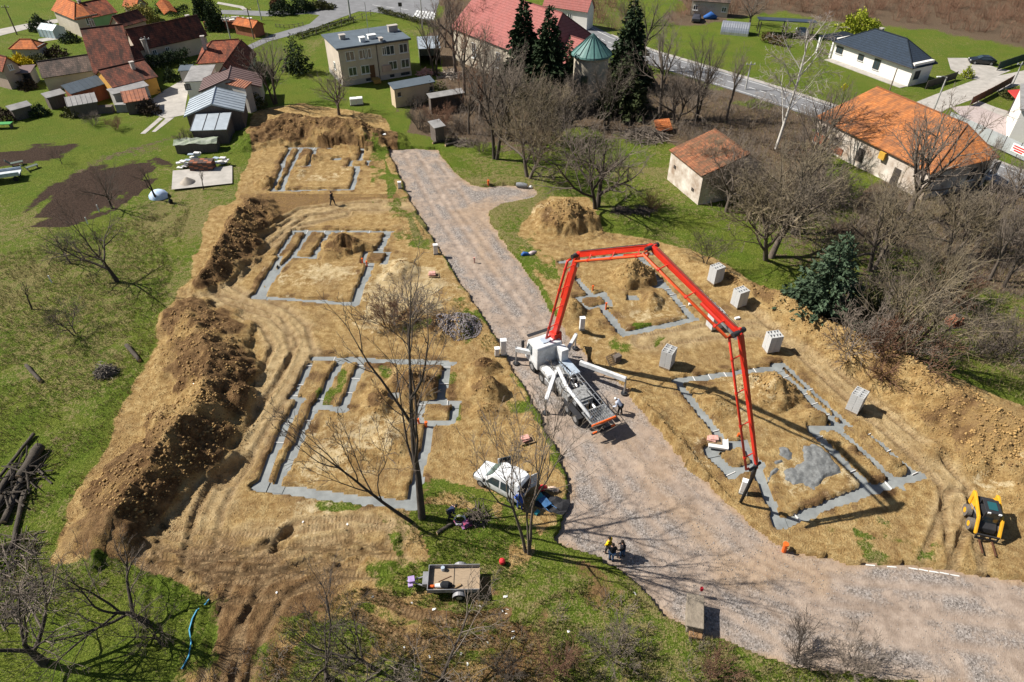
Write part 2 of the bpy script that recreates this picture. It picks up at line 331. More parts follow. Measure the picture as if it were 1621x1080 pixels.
def road_z(X, Y):
    z = np.full(np.shape(X), RZ)+fbm(X*.25, Y*.25, 95, 3)*.16+fbm(X*1.6, Y*1.6, 97, 3)*.05
    for pl, hg, dp in RUTS:
        d = pline(pl, X, Y)[0]; q = np.abs(d-hg); z = z-dp*np.exp(-(q/.3)**2)+dp*.5*np.exp(-((q-.5)/.2)**2)
    return z
def gz(px, py):
    """ground point seen at photo point, on the built terrain"""
    p = g(px, py)
    for _ in range(4):
        x, y = p.x, p.y
        z = float(road_z(np.array([x]), np.array([y]))[0]) if sdist(ROAD, np.array([x]), np.array([y]))[0] > .1 else zat(x, y)
        if z < -.6: z = -.3
        p = g(px, py, z)
    return p
def lines(lo, hi, step, glo, ghi, far_lo, far_hi):
    a = list(np.arange(lo, hi+1e-6, step)); s = step; x = a[-1]
    while x < far_hi: s = min(s*ghi, 60); x += s; a.append(x)
    s = step; x = a[0]; pre = []
    while x > far_lo: s = min(s*glo, 60); x -= s; pre.append(x)
    return np.array(pre[::-1]+a)
gxs = lines(-43, 43, .175, 1.07, 1.07, -900, 900); gys = lines(16.5, 98, .175, 1.12, 1.05, -120, 1500)
GX, GY = np.meshgrid(gxs, gys); sh = GX.shape
Z, E_, M_, TR, TS, SS, RS = [a.reshape(sh) for a in ground_z(GX.ravel(), GY.ravel(), True)]
farfade = np.hypot(GX, GY-60)
Z = Z - np.where(farfade > 260, 0, 0)
def soft(poly, s, n=0.0, seed=5, sc_=.3):
    P = np.array(gp(poly)); q = s+n; out = np.zeros(sh)
    k = (GX > P[:, 0].min()-q) & (GX < P[:, 0].max()+q) & (GY > P[:, 1].min()-q) & (GY < P[:, 1].max()+q)
    if k.any(): x, y = GX[k], GY[k]; out[k] = sstep(-s, s, sdist(P, x, y, 12)+fbm(x*sc_, y*sc_, seed, 4)*n)
    return out
def blob(px, py, rx, ry, s=.35, n=.8, seed=7):
    p = g(px, py); out = np.zeros(sh); k = (abs(GX-p.x) < rx*3) & (abs(GY-p.y) < ry*3); x, y = GX[k], GY[k]
    out[k] = sstep(1+s, 1-s, np.hypot((x-p.x)/rx, (y-p.y)/ry)+fbm(x*.6, y*.6, seed, 4)*n)
    return out
# ---- what covers the ground (shares of bare subsoil, topsoil, dry grass, leaf litter, ploughed soil, pale sand)
earth = E_.copy(); top = np.zeros(sh); dry = np.zeros(sh); lit = np.zeros(sh); plo = np.zeros(sh); pale = np.zeros(sh)
turf = np.zeros(sh)
for p in [[(628,335),(662,335),(694,392),(682,388),(640,382)],[(695,468),(728,460),(792,545),(800,560),(762,560),(735,515)],[(588,222),(612,228),(642,300),(628,322),(600,318),(598,262)],[(612,790),(700,778),(800,800),(832,850),(826,930),(700,945),(600,940),(655,880)],[(560,930),(700,945),(840,960),(820,1010),(650,1030),(560,1000)],[(848,560),(800,560),(830,600),(846,650),(888,735),(860,730),(820,640)],[(975,548),(1010,522),(1050,520),(1000,560)],[(1320,800),(1440,860),(1510,890),(1470,880),(1330,870)],[(800,372),(850,440),(880,470),(860,400),(830,365)]]:
    turf = np.maximum(turf, soft(p, .5, 2.0, 13, .5)*.75)
for a in [(700,600,1.2,.8),(640,900,2,1),(545,800,2,.6),(720,650,.6,1.2),(700,765,.8,.8),(610,590,.8,.8),(660,520,1.6,1),(540,600,.6,1.5),(515,625,.7,1.6)]:
    turf = np.maximum(turf, blob(*a, n=1.6, seed=33)*.62)
earth = earth*(1-turf*.95)
# topsoil on the banks and in the trampled lower left
top = np.maximum(top, sstep(.2, 1.0, M_)*(.74+fbm(GX*.4, GY*.4, 15, 3)*1.6)*(GX < 0))
top = np.maximum(top, sstep(.25, 1.0, M_)*(.34+fbm(GX*.5, GY*.5, 15, 3)*1.3)*(GX >= 0))
top = np.maximum(top, soft([(90,855),(230,845),(320,850),(420,880),(470,930),(440,1000),(440,1080),(300,1080),(325,960),(250,890)], .8, 2.5, 17)*.85)
top = np.maximum(top, soft([(240,850),(420,845),(600,880),(560,980),(440,1010),(420,1100),(320,1100),(330,950)], 1.2, 3.5, 46)*(.58+fbm(GX*.4, GY*.4, 48, 3)*.9))
top = np.maximum(top, soft([(560,970),(700,940),(835,930),(880,850),(960,880),(1010,930),(900,1000),(700,1030)], .8, 2.5, 18)*.62)
top = np.maximum(top, soft([(395,300),(640,300),(660,335),(560,335),(470,345),(420,380),(360,420)], .8, 2, 19)*.55)
top = np.maximum(top, soft([(1450,600),(1640,660),(1640,760),(1500,760)], .8, 3, 20)*.45)
low = soft([(300,1080),(330,960),(450,1000),(560,980),(700,960),(835,965),(880,850),(960,880),(1060,975),(1250,1048),(1420,1075),(1700,1092),(1700,1250),(300,1250)], .8, 1.5, 22)
earth = np.maximum(earth*(1-low), low*np.clip(.42+fbm(GX*.3, GY*.3, 23, 3)*1.7, 0, 1))
top = np.maximum(top, low*(.5+fbm(GX*.5, GY*.5, 24, 3)))
pale = np.maximum(pale, soft([(585,430),(640,415),(700,415),(722,450),(690,480),(600,520),(560,500)], .8, 2.5, 25))
pale = np.maximum(pale, soft([(620,812),(520,800),(440,820),(540,850),(640,850)], .8, 2.5, 26)*.8)
pale = np.maximum(pale, soft([(1010,485),(1080,490),(1095,500),(1000,525),(985,505)], .6, 2, 27)*.7)
pale = np.maximum(pale, soft([(1200,720),(1290,700),(1340,740),(1350,770),(1240,815)], .6, 2, 28)*.55)
pale = np.maximum(pale, soft([(1540,775),(1640,750),(1640,770),(1560,800)], .5, 2, 29))
pale = np.maximum(pale, soft([(930,540),(960,545),(940,565),(925,550)], .3, 1, 29)); pale = np.maximum(pale, soft([(855,320),(895,312),(890,350),(850,350)], .4, 1, 29)*.7)
pale = np.maximum(pale, blob(1110,720,1.2,2.5,.4,1.2,30)*.5)
pale = np.maximum(pale, sstep(.12, .5, fbm(GX*.16, GY*.16, 31, 4))*.6)
lane = np.zeros(sh)
for pl, hg, dp in TRACKS:
    A = np.array(pl); k = (GX > A[:, 0].min()-4) & (GX < A[:, 0].max()+4) & (GY > A[:, 1].min()-4) & (GY < A[:, 1].max()+4)
    if k.any(): d = pline(pl, GX[k], GY[k])[0]; lane[k] = np.maximum(lane[k], sstep(2.1, .9, d+fbm(GX[k]*.5, GY[k]*.5, 14, 3)*1.2)*(1-sstep(.2, .5, M_[k])))
lane *= sstep(25.5, 29.5, GY+fbm(GX*.3, GY*.3, 47, 3)*5)
exit_ = soft([(318,940),(460,900),(470,985),(425,1040),(405,1120),(322,1120)], .6, 1.6, 42)
earth = np.maximum(earth, exit_); top = np.maximum(top*(1-lane*.55), exit_*(.45+fbm(GX*.5, GY*.5, 43, 3))); pale = pale*(1-.4*lane)
rim = sstep(-1.5, -.4, SS)*sstep(.3, -.1, SS)*(SS > -3)
top = np.maximum(top, rim*(.40+fbm(GX*.8, GY*.8, 49, 3)*1.2)*(E_ > .5))
for pp in ([(430,425),(560,412),(575,420),(550,470),(420,460)], [(500,680),(650,660),(655,690),(630,780),(450,755)], [(970,485),(1060,480),(1085,500),(992,518)], [(1215,735),(1290,700),(1350,760),(1240,812)], [(1110,610),(1200,600),(1210,700),(1160,680)], [(490,268),(545,268),(550,292),(465,292)]):
    pale = np.maximum(pale, soft(pp, .8, 2.6, 53, .4)*(.62+fbm(GX*.35, GY*.35, 54, 3)*.8))
for pl, hg, dp in TRACKS[5:7]:
    d = pline(pl, GX, GY)[0]; wt = sstep(.6, .3, d+fbm(GX, GY, 56, 3)*.35); earth = np.maximum(earth, wt); top = np.maximum(top, wt*.7); turf = turf*(1-wt)
earth = np.maximum(earth, soft([(560,905),(660,900),(640,960),(780,965),(850,930),(840,985),(700,1000),(560,965)], .6, 3.0, 57, .5)*.52)
dry = np.clip(.48+fbm(GX*.10, GY*.10, 34, 4)*1.3, 0, 1)
dry = np.maximum(dry, soft([(20,430),(260,350),(240,560),(120,700),(0,640),(-60,500)], 4, 6, 35, .1)*.62)
dry = np.where(GY > 85, dry*.55, dry)
dry = np.maximum(dry, soft([(690,240),(760,300),(800,290),(860,300),(1000,370),(1200,450),(1320,490),(1000,330),(880,260),(760,230)], 3, 4, 36, .2)*.6)
dry = np.maximum(dry, soft([(470,60),(690,40),(680,60),(560,42),(500,90),(470,110)], 3, 4, 37, .1)*.7)
dry = np.maximum(dry, low*.55)
for p, v in [([(880,130),(1040,140),(1180,165),(1290,180),(1330,240),(1300,330),(1230,330),(1150,280),(1060,215),(960,215),(880,190)],.8), ([(1400,290),(1600,290),(1800,330),(1800,520),(1560,470),(1480,420),(1330,360)],.95), ([(1130,280),(1300,280),(1480,420),(1560,470),(1700,560),(1700,640),(1460,570),(1340,490),(1290,420),(1180,380)],.5), ([(640,170),(720,120),(800,110),(900,150),(890,230),(780,235),(700,230),(620,215)],.85), ([(960,110),(1090,128),(1180,150),(1140,200),(1000,190)],.85), ([(1060,40),(1240,20),(1360,40),(1480,45),(1621,75),(1900,90),(1900,-60),(1100,-40)],.9), ([(850,-30),(980,-30),(1010,70),(900,40)],.45), ([(425,170),(640,150),(660,220),(600,180),(480,160)],.25), ([(-200,860),(100,690),(80,860),(120,880),(260,890),(60,1000),(-200,1000)],.4), ([(680,150),(690,0),(760,0),(780,100),(740,150)],.9)]:
    lit = np.maximum(lit, soft(p, 1.5, 6, 38, .18)*v)
for p in [[(42,352),(75,305),(150,268),(235,250),(262,262),(215,300),(165,335),(110,352)], [(-40,240),(60,232),(140,220),(146,228),(110,243),(40,255),(-40,265)], [(40,20),(68,15),(68,24),(42,28)]]:
    plo = np.maximum(plo, soft(p, .5, 2.2, 39, .3))
lit = np.maximum(lit, soft([(88,290),(150,245),(300,205),(300,215),(180,255),(110,300)], .8, 2, 41)*.55)
under_road = RS > .6
drop = np.zeros(sh, bool)
V = np.stack([GX, GY, Z], -1).reshape(-1, 3)
ny, nx = sh; I = np.arange(ny*nx).reshape(sh)
Q = np.stack([I[:-1, :-1], I[:-1, 1:], I[1:, 1:], I[1:, :-1]], -1).reshape(-1, 4)
def ground_material():
    m = bpy.data.materials.new('ground_cover'); n, l, b = nodes(m); b.inputs['Roughness'].default_value = .95; b.inputs['Specular IOR Level'].default_value = .1
    geo = n.new('ShaderNodeNewGeometry'); P = geo.outputs['Position']
    def noise(s, d=5, rough=.6, dist=0):
        q = n.new('ShaderNodeTexNoise'); q.inputs['Scale'].default_value = s; q.inputs['Detail'].default_value = d; q.inputs['Roughness'].default_value = rough; q.inputs['Distortion'].default_value = dist
        l.new(P, q.inputs['Vector']); return q.outputs[0]
    def math_(op, a, b_=None, clamp=False):
        q = n.new('ShaderNodeMath'); q.operation = op; q.use_clamp = clamp
        for i, x in enumerate((a, b_)):
            if x is None: continue
            if isinstance(x, (int, float)): q.inputs[i].default_value = x
            else: l.new(x, q.inputs[i])
        return q.outputs[0]
    def ramp(f, stops):
        q = n.new('ShaderNodeValToRGB'); e = q.color_ramp.elements
        while len(e) < len(stops): e.new(.5)
        for i, (p, c) in enumerate(stops): e[i].position = p; e[i].color = (*c, 1)
        l.new(f, q.inputs[0]); return q.outputs[0]
    def mix(f, a, c):
        q = n.new('ShaderNodeMix'); q.data_type = 'RGBA'
        l.new(f, q.inputs[0]); l.new(a, q.inputs[6]); l.new(c, q.inputs[7]); return q.outputs[2]
    a1 = n.new('ShaderNodeAttribute'); a1.attribute_name = 'cover_a'; s1 = n.new('ShaderNodeSeparateColor'); l.new(a1.outputs['Color'], s1.inputs[0])
    a2 = n.new('ShaderNodeAttribute'); a2.attribute_name = 'cover_b'; s2 = n.new('ShaderNodeSeparateColor'); l.new(a2.outputs['Color'], s2.inputs[0])
    a3 = n.new('ShaderNodeAttribute'); a3.attribute_name = 'track'; s3 = n.new('ShaderNodeSeparateColor'); l.new(a3.outputs['Color'], s3.inputs[0])
    def con(f, k=1.9): return math_('ADD', math_('MULTIPLY', math_('SUBTRACT', f, .5), k), .5, True)
    fine = con(noise(8, 3, .75)); mid = con(noise(1.5, 5, .7), 2.1); big = con(noise(.25, 4, .6), 2.0); vf = con(noise(30, 1, .7), 1.8)
    def edge(mask, amp=.75):
        q = n.new('ShaderNodeMapRange'); q.interpolation_type = 'SMOOTHSTEP'; q.inputs[1].default_value = .38; q.inputs[2].default_value = .62
        x = math_('ADD', mask, math_('MULTIPLY', math_('SUBTRACT', math_('ADD', math_('MULTIPLY', mid, .55), math_('MULTIPLY', fine, .45)), .5), amp))
        l.new(x, q.inputs[0]); return q.outputs[0]
    grass = ramp(fine, [(.15, (.045, .066, .009)), (.5, (.138, .172, .022)), (.85, (.245, .27, .055))])
    grass = mix(math_('MULTIPLY', ramp(big, [(.35, (0, 0, 0)), (.7, (1, 1, 1))]), .5), grass, ramp(fine, [(.2, (.045, .088, .008)), (.8, (.125, .215, .018))]))
    dryg = ramp(fine, [(.15, (.10, .085, .028)), (.5, (.235, .20, .075)), (.85, (.37, .32, .15))])
    c = mix(edge(math_('MULTIPLY', s1.outputs[2], .82), 1.3), grass, dryg)
    litter = ramp(fine, [(.12, (.045, .030, .020)), (.5, (.15, .105, .068)), (.88, (.31, .235, .155))])
    c = mix(edge(s2.outputs[0], 1.2), c, litter)
    plough = ramp(fine, [(.3, (.035, .022, .016)), (.7, (.10, .065, .046))])
    c = mix(edge(s2.outputs[1], 1.0), c, plough)
    sub = ramp(mid, [(.15, (.27, .158, .058)), (.5, (.475, .32, .135)), (.85, (.64, .475, .225))])
    sub = mix(math_('MULTIPLY', ramp(fine, [(.35, (1, 1, 1)), (.6, (0, 0, 0))]), .5), sub, ramp(vf, [(.2, (.17, .092, .032)), (.8, (.43, .27, .10))]))
    tops = ramp(mid, [(.15, (.07, .038, .018)), (.5, (.175, .10, .045)), (.85, (.32, .20, .092))])
    sand = ramp(mid, [(.15, (.45, .32, .15)), (.5, (.60, .46, .25)), (.85, (.72, .59, .37))])
    e = mix(edge(s1.outputs[1], .9), sub, tops); e = mix(edge(math_('MULTIPLY', s2.outputs[2], .8), 1.0), e, sand)
    e = mix(math_('MULTIPLY', s3.outputs[2], .7), e, ramp(mid, [(.2, (.42, .30, .15)), (.8, (.64, .49, .28))]))
    e = mix(math_('MULTIPLY', s3.outputs[0], .6), e, ramp(mid, [(.3, (.24, .155, .08)), (.7, (.40, .285, .16))]))
    damp = ramp(big, [(.25, (1, 1, 1)), (.5, (0, 0, 0))]); e = mix(math_('MULTIPLY', damp, .38), e, ramp(fine, [(.2, (.15, .088, .04)), (.8, (.36, .235, .115))]))
    c = mix(edge(s1.outputs[0], .6), c, e)
    l.new(c, b.inputs['Base Color'])
    # relief: grass blades / crumbs, plus the tread printed by the tyres
    tread = math_('MULTIPLY', math_('SINE', math_('MULTIPLY', s3.outputs[1], 2*math.pi*100/.27)), s3.outputs[0])
    hgt = math_('ADD', math_('ADD', math_('MULTIPLY', fine, .9), math_('MULTIPLY', vf, .45)), math_('ADD', math_('MULTIPLY', mid, .8), math_('MULTIPLY', tread, .22)))
    bp = n.new('ShaderNodeBump'); bp.inputs['Strength'].default_value = 1; bp.inputs['Distance'].default_value = .14
    l.new(hgt, bp.inputs['Height']); l.new(bp.outputs[0], b.inputs['Normal'])
    return m
gme = npmesh('ground', V, Q, ground_material())
def attr(me, name, r, g_, b_):
    a = me.color_attributes.new(name, 'FLOAT_COLOR', 'POINT')
    a.data.foreach_set('color', np.stack([r.ravel(), g_.ravel(), b_.ravel(), np.ones(r.size)], -1).astype(np.float32).ravel())
cl = lambda a: np.clip(a, 0, 1)
attr(gme, 'cover_a', cl(earth), cl(top), cl(dry)); attr(gme, 'cover_b', cl(lit), cl(plo), cl(pale)); attr(gme, 'track', cl(TR), TS/100, cl(lane))
ground = link_mesh('ground', gme); structure(ground)
# ------------------------------------------------------------------ gravel road sheet (runs under its banks)
def gravel_material():
    m = bpy.data.materials.new('road_gravel'); n, l, b = nodes(m); b.inputs['Roughness'].default_value = .92; b.inputs['Specular IOR Level'].default_value = .2
    geo = n.new('ShaderNodeNewGeometry'); P = geo.outputs['Position']
    def noise(s, d=4, r=.6):
        q = n.new('ShaderNodeTexNoise'); q.inputs['Scale'].default_value = s; q.inputs['Detail'].default_value = d; q.inputs['Roughness'].default_value = r; l.new(P, q.inputs['Vector']); return q.outputs[0]
    def ramp(f, stops):
        q = n.new('ShaderNodeValToRGB'); e = q.color_ramp.elements
        while len(e) < len(stops): e.new(.5)
        for i, (p, c) in enumerate(stops): e[i].position = p; e[i].color = (*c, 1)
        l.new(f, q.inputs[0]); return q.outputs[0]
    def mix(f, a, c, mode='MIX'):
        q = n.new('ShaderNodeMix'); q.data_type = 'RGBA'; q.blend_type = mode
        if isinstance(f, float): q.inputs[0].default_value = f
        else: l.new(f, q.inputs[0])
        l.new(a, q.inputs[6]); l.new(c, q.inputs[7]); return q.outputs[2]
    vo = n.new('ShaderNodeTexVoronoi'); vo.inputs['Scale'].default_value = 11; l.new(P, vo.inputs['Vector'])
    at = n.new('ShaderNodeAttribute'); at.attribute_name = 'wheel'; sp = n.new('ShaderNodeSeparateColor'); l.new(at.outputs['Color'], sp.inputs[0])
    stones = ramp(vo.outputs['Color'], [(.15, (.10, .088, .078)), (.5, (.205, .178, .158)), (.85, (.33, .295, .268))])
    dust = ramp(noise(1.2, 5), [(.35, (.215, .16, .12)), (.65, (.345, .272, .215))])
    f = ramp(noise(.3, 6, .7), [(.44, (0, 0, 0)), (.56, (1, 1, 1))])
    q = n.new('ShaderNodeMath'); q.operation = 'MAXIMUM'; l.new(f, q.inputs[0]); l.new(sp.outputs[0], q.inputs[1])
    qq = n.new('ShaderNodeMath'); qq.operation = 'MULTIPLY'; qq.inputs[1].default_value = .92; l.new(q.outputs[0], qq.inputs[0])
    c = mix(qq.outputs[0], stones, dust)
    mud = ramp(noise(2.2, 4), [(.3, (.22, .14, .08)), (.7, (.38, .27, .17))])
    c = mix(sp.outputs[1], c, mud)
    l.new(c, b.inputs['Base Color'])
    bp = n.new('ShaderNodeBump'); bp.inputs['Strength'].default_value = .45; bp.inputs['Distance'].default_value = .04
    ad = n.new('ShaderNodeMath'); ad.operation = 'ADD'; l.new(vo.outputs['Distance'], ad.inputs[0]); l.new(noise(6, 4), ad.inputs[1]); l.new(ad.outputs[0], bp.inputs['Height'])
    l.new(bp.outputs[0], b.inputs['Normal'])
    return m
A = np.array(ROAD); rxs = np.arange(A[:, 0].min()-1, 40, .2); rys = np.arange(A[:, 1].min()-1, A[:, 1].max()+1, .2)
RX, RY = np.meshgrid(rxs, rys); rsd = sdist(ROAD, RX, RY); rz_ = road_z(RX.ravel(), RY.ravel()).reshape(RX.shape)
keepv = rsd > -.55; rI = np.arange(RX.size).reshape(RX.shape)
rq = np.stack([rI[:-1, :-1], rI[:-1, 1:], rI[1:, 1:], rI[1:, :-1]], -1).reshape(-1, 4); kv = keepv.ravel()
rq = rq[kv[rq].all(1)]; used = np.unique(rq); remap = np.full(RX.size, -1); remap[used] = np.arange(len(used))
rme = npmesh('gravel_road', np.stack([RX, RY, rz_], -1).reshape(-1, 3)[used], remap[rq], gravel_material(), True)
wh = np.zeros(RX.shape)
for pl, hg, dp in RUTS:
    d = pline(pl, RX, RY)[0]; wh = np.maximum(wh, np.exp(-((np.abs(d-hg))/.45)**2))
p0 = gp([(1260,870),(1360,900),(1250,930),(1130,900),(1180,860)]); mudm = sstep(-1, 1, sdist(p0, RX, RY)+fbm(RX*.5, RY*.5, 3, 3)*4)*.55
for pm in ([(960,690),(1000,680),(1140,850),(1100,850)], [(850,300),(780,320),(760,400),(800,440),(720,330)], [(1000,640),(1040,690),(1110,760),(1090,770),(1020,700)]):
    mudm = np.maximum(mudm, sstep(-1.2, 1.2, sdist(gp(pm), RX, RY)+fbm(RX*.6, RY*.6, 8, 3)*3)*.5)
mudm = np.maximum(mudm, sstep(.5, -.3, rsd+fbm(RX*.7, RY*.7, 12, 3)*1.2)*.8)
attr(rme, 'wheel', wh.ravel()[used], mudm.ravel()[used], used*0.0)
structure(link_mesh('gravel_road', rme))
# ================================================================== FOUNDATIONS
M_CON = mat('wet_concrete', (.25, .265, .26), .65, .2, .7, .4, 14, spec=.3, col2=(.15, .16, .16))
M_CON2 = mat('fresh_concrete', (.20, .205, .20), .75, .4, 3, 1.0, 9, spec=.3, col2=(.09, .092, .09))
M_WHITE = mat('white_paint', (.78, .78, .76), .5, .08, 2)
M_BOARD = mat('white_board', (.72, .70, .67), .7, .15, 4)
def ribbon(pl, wd):
    P = [Vector((p[0], p[1])) for p in pl]; L = []; Rr = []
    for i, p in enumerate(P):
        d = (P[min(i+1, len(P)-1)]-P[max(i-1, 0)]).normalized(); n_ = Vector((-d.y, d.x))
        if i == 0: p = p-d*wd*.45
        if i == len(P)-1: p = p+d*wd*.45
        L.append(p+n_*wd/2); Rr.append(p-n_*wd/2)
    return [tuple(q) for q in L+Rr[::-1]]
FLAB = {0: 'poured concrete strip foundation below the long brown soil bank, the farthest of the five', 1: 'poured concrete strip foundation in the middle of the left row, small soil heap inside', 2: 'large concrete strip foundation behind the tall bare tree, nearest of the left row', 3: 'concrete strip foundation under the red boom, beside the parked pump truck', 4: 'concrete strip foundation at the boom tip with grey concrete spilled inside'}
BOARDS = {0: [(473,234),(497,235),(566,252)], 1: [(487,365),(514,366),(541,366),(585,366),(456,375),(511,377),(504,384),(609,377),(445,403),(605,394)], 2: [(531,563),(493,579),(475,609),(463,626),(502,631),(453,670),(484,665),(561,599),(548,621),(707,581),(701,607),(709,633),(671,641),(576,579),(437,700)], 3: [(1035,425),(1044,434),(1053,442),(1059,467),(1048,459),(1077,485),(1108,457),(1126,474)], 4: [(1097,596),(1121,592),(1146,589),(1193,583),(1136,681),(1160,752),(1239,598),(1268,626),(1286,640),(1306,658),(1286,616),(1319,647),(1300,691),(1357,743),(1410,712),(1451,748),(1379,684),(1408,769),(1262,818)]}
for k, strips in FOUND.items():
    c = g(*[(505,265), (510,425), (565,680), (1000,465), (1260,690)][k])
    t = thing('foundation', FLAB[k], 'foundation', (c.x, c.y, 0), 0, 'house foundations on the building site')
    for j, (pl, wd) in enumerate(strips):
        m = MB(); m.prism([(x-c.x, y-c.y) for x, y in ribbon(pl, wd+.45)], -.9, -.2-.004*j-(.05 if j % 3 == 1 else 0)); m.build('concrete_strip', M_CON, t)
    for bx, by in BOARDS[k]:
        p = g(bx, by, -.15); best = None
        for pl, wd in strips:
            for i in range(len(pl)-1):
                a, b_ = Vector(pl[i]), Vector(pl[i+1]); d = b_-a; q = max(0, min(1, (p.xy-a).dot(d)/d.length_squared)); e = (a+d*q-p.xy).length
                if best is None or e < best[0]: best = (e, a+d*q, math.atan2(d.y, d.x), wd)
        if best[0] < 1.2: MB().box((best[1].x-c.x, best[1].y-c.y, -.3), (.05, best[3]+.05, .27), best[2]).build('step_board', M_BOARD, t)
for k, p in enumerate(PITS):
    o = MB().prism([(-.7, -.7), (.7, -.7), (.7, .7), (-.7, .7)], 0, .5).build('pad_footing', M_CON); o.location = (p.x, p.y, -.72)
    tag(o, ['small square concrete pad in the farthest foundation', 'small square concrete pad beside the heap in the middle left foundation', 'square concrete pad behind the tall bare tree', 'square concrete pad inside the foundation under the red boom'][k], 'concrete pad', 'square concrete pads')
# concrete spilled inside the nearest right foundation: lumpy low patches
def spill(pxs, h, label, seed):
    P = gp(pxs); c = np.mean(P, 0); A = np.array(P); xs = np.arange(A[:, 0].min()-.3, A[:, 0].max()+.3, .09); ys = np.arange(A[:, 1].min()-.3, A[:, 1].max()+.3, .09)
    X, Y = np.meshgrid(xs, ys); s = sdist(P, X, Y)+fbm(X*1.6, Y*1.6, seed, 3)*.5; z0 = ground_z(X.ravel(), Y.ravel()).reshape(X.shape)
    z = z0-.05+h*sstep(-.02, .32, s)*(1+fbm(X*1.2, Y*1.2, seed+3, 3)*1.1+fbm(X*4, Y*4, seed+5, 2)*.5)
    I_ = np.arange(X.size).reshape(X.shape); q = np.stack([I_[:-1, :-1], I_[:-1, 1:], I_[1:, 1:], I_[1:, :-1]], -1).reshape(-1, 4)
    q = q[(s.ravel() > -.06)[q].all(1)]; u = np.unique(q); rm = np.full(X.size, -1); rm[u] = np.arange(len(u))
    o = link_mesh('concrete_spill', npmesh('concrete_spill', (np.stack([X-c[0], Y-c[1], z], -1).reshape(-1, 3))[u], rm[q], M_CON2, True), None, (c[0], c[1], 0)); tag(o, label, 'concrete', 'concrete spilled on the ground')
spill([(1268,703),(1285,702),(1300,708),(1318,722),(1333,742),(1335,750),(1318,755),(1300,765),(1290,776),(1282,776),(1272,766),(1255,766),(1240,760),(1240,745),(1256,735),(1270,728)], .2, 'large crumpled patch of grey concrete dumped inside the nearest right foundation', 3)
spill([(1234,709),(1245,706),(1258,716),(1258,724),(1248,729),(1233,720)], .15, 'small round blob of grey concrete left of the large patch', 5)
spill([(1224,733),(1236,728),(1240,731),(1228,739)], .2, 'short tongue of grey concrete under the small blob', 7)
spill([(1212,762),(1222,747),(1230,740),(1232,743),(1222,756),(1218,764)], .2, 'thin trail of grey concrete nearest the boom hose', 8)
# ================================================================== PALLETS OF SHUTTERING BLOCKS
M_BLOCK = mat('block_concrete', (.50, .50, .49), .9, .15, 2.5, .3, 40); M_PAL = mat('pallet_wood', (.36, .25, .14), .85, .35, 6, stretch=(1, 12, 12))
def block_mesh():
    m = MB(); L, W, Hh, wl = .584, .485, .238, .055
    xs = [-L/2, -L/2+wl, -wl/2, wl/2, L/2-wl, L/2]; ys = [-W/2, -W/2+wl, W/2-wl, W/2]
    idx = {}
    for zi, z in enumerate((0, Hh)):
        for i, x in enumerate(xs):
            for j, y in enumerate(ys): idx[i, j, zi] = len(m.v); m.v.append((x, y, z))
    hole = {(1, 1), (3, 1)}
    for i in range(5):
        for j in range(3):
            if (i, j) in hole:
                for (a, b_) in (((i, j), (i+1, j)), ((i+1, j), (i+1, j+1)), ((i+1, j+1), (i, j+1)), ((i, j+1), (i, j))):
                    m.f.append((idx[a[0], a[1], 1], idx[b_[0], b_[1], 1], idx[b_[0], b_[1], 0], idx[a[0], a[1], 0]))
            else: m.f.append((idx[i, j, 1], idx[i+1, j, 1], idx[i+1, j+1, 1], idx[i, j+1, 1]))
    for i in range(5):
        m.f.append((idx[i, 0, 0], idx[i+1, 0, 0], idx[i+1, 0, 1], idx[i, 0, 1])); m.f.append((idx[i+1, 3, 0], idx[i, 3, 0], idx[i, 3, 1], idx[i+1, 3, 1]))
    for j in range(3):
        m.f.append((idx[0, j+1, 0], idx[0, j, 0], idx[0, j, 1], idx[0, j+1, 1])); m.f.append((idx[5, j, 0], idx[5, j+1, 0], idx[5, j+1, 1], idx[5, j, 1]))
    return m.mesh('block', M_BLOCK)
BLK = block_mesh()
def pallet_mesh(L=1.2, W=1.0):
    m = MB()
    for y in np.linspace(-W/2+.06, W/2-.06, 6): m.box((0, y, .125), (L, .11, .022))
    for x in (-L/2+.06, 0, L/2-.06):
        m.box((x, 0, .103), (.12, W, .02)); m.box((x, 0, .011), (.12, W, .02))
        for y in (-W/2+.07, 0, W/2-.07): m.box((x, y, .057), (.11, .11, .07))
    return m
PALM = pallet_mesh().mesh('pallet', M_PAL)
def block_pallet(A, B_, label, top_missing=0):
    a = gz(*A); b_ = gz(*B_); d = (b_-a); rz = math.atan2(d.y, d.x); n_ = Vector((-math.sin(rz), math.cos(rz), 0))
    c = b_-Vector((math.cos(rz), math.sin(rz), 0))*.5+n_*.6
    # A->B is the short (1.0 m) side, so the long side points away from it
    c.z = zat(c.x, c.y)+.02
    t = thing('block_stack', label, 'block stack', c, rz+math.pi/2, 'pallets of concrete shuttering blocks')
    link_mesh('pallet', PALM, t)
    for lay in range(7):
        for i in range(2):
            for j in range(2):
                random.seed(lay*7+i*3+j)
                link_mesh('block', BLK, t, ((i-.5)*.602+random.uniform(-.004, .004), (j-.5)*.503+random.uniform(-.004, .004), .14+lay*.249), random.uniform(-.006, .006))
block_pallet((1039,580), (1059.3,588), 'stack of grey hollow concrete blocks nearest the pump truck, open cells on top')
block_pallet((1340.3,650), (1355.8,659), 'stack of grey hollow blocks standing alone between the outer trench and the soil bank')
block_pallet((1117.8,447.7), (1128.7,456), 'farthest stack of grey hollow blocks, at the grass edge beyond the boom')
block_pallet((1155.6,482), (1166.2,490.4), 'stack of grey hollow blocks second from the grass edge beyond the boom')
block_pallet((1115.2,514.5), (1125.7,525.6), 'stack of grey hollow blocks crossed by the red boom')
block_pallet((1206,551), (1214,561), 'stack of grey hollow blocks behind the top corner of the nearest right foundation')
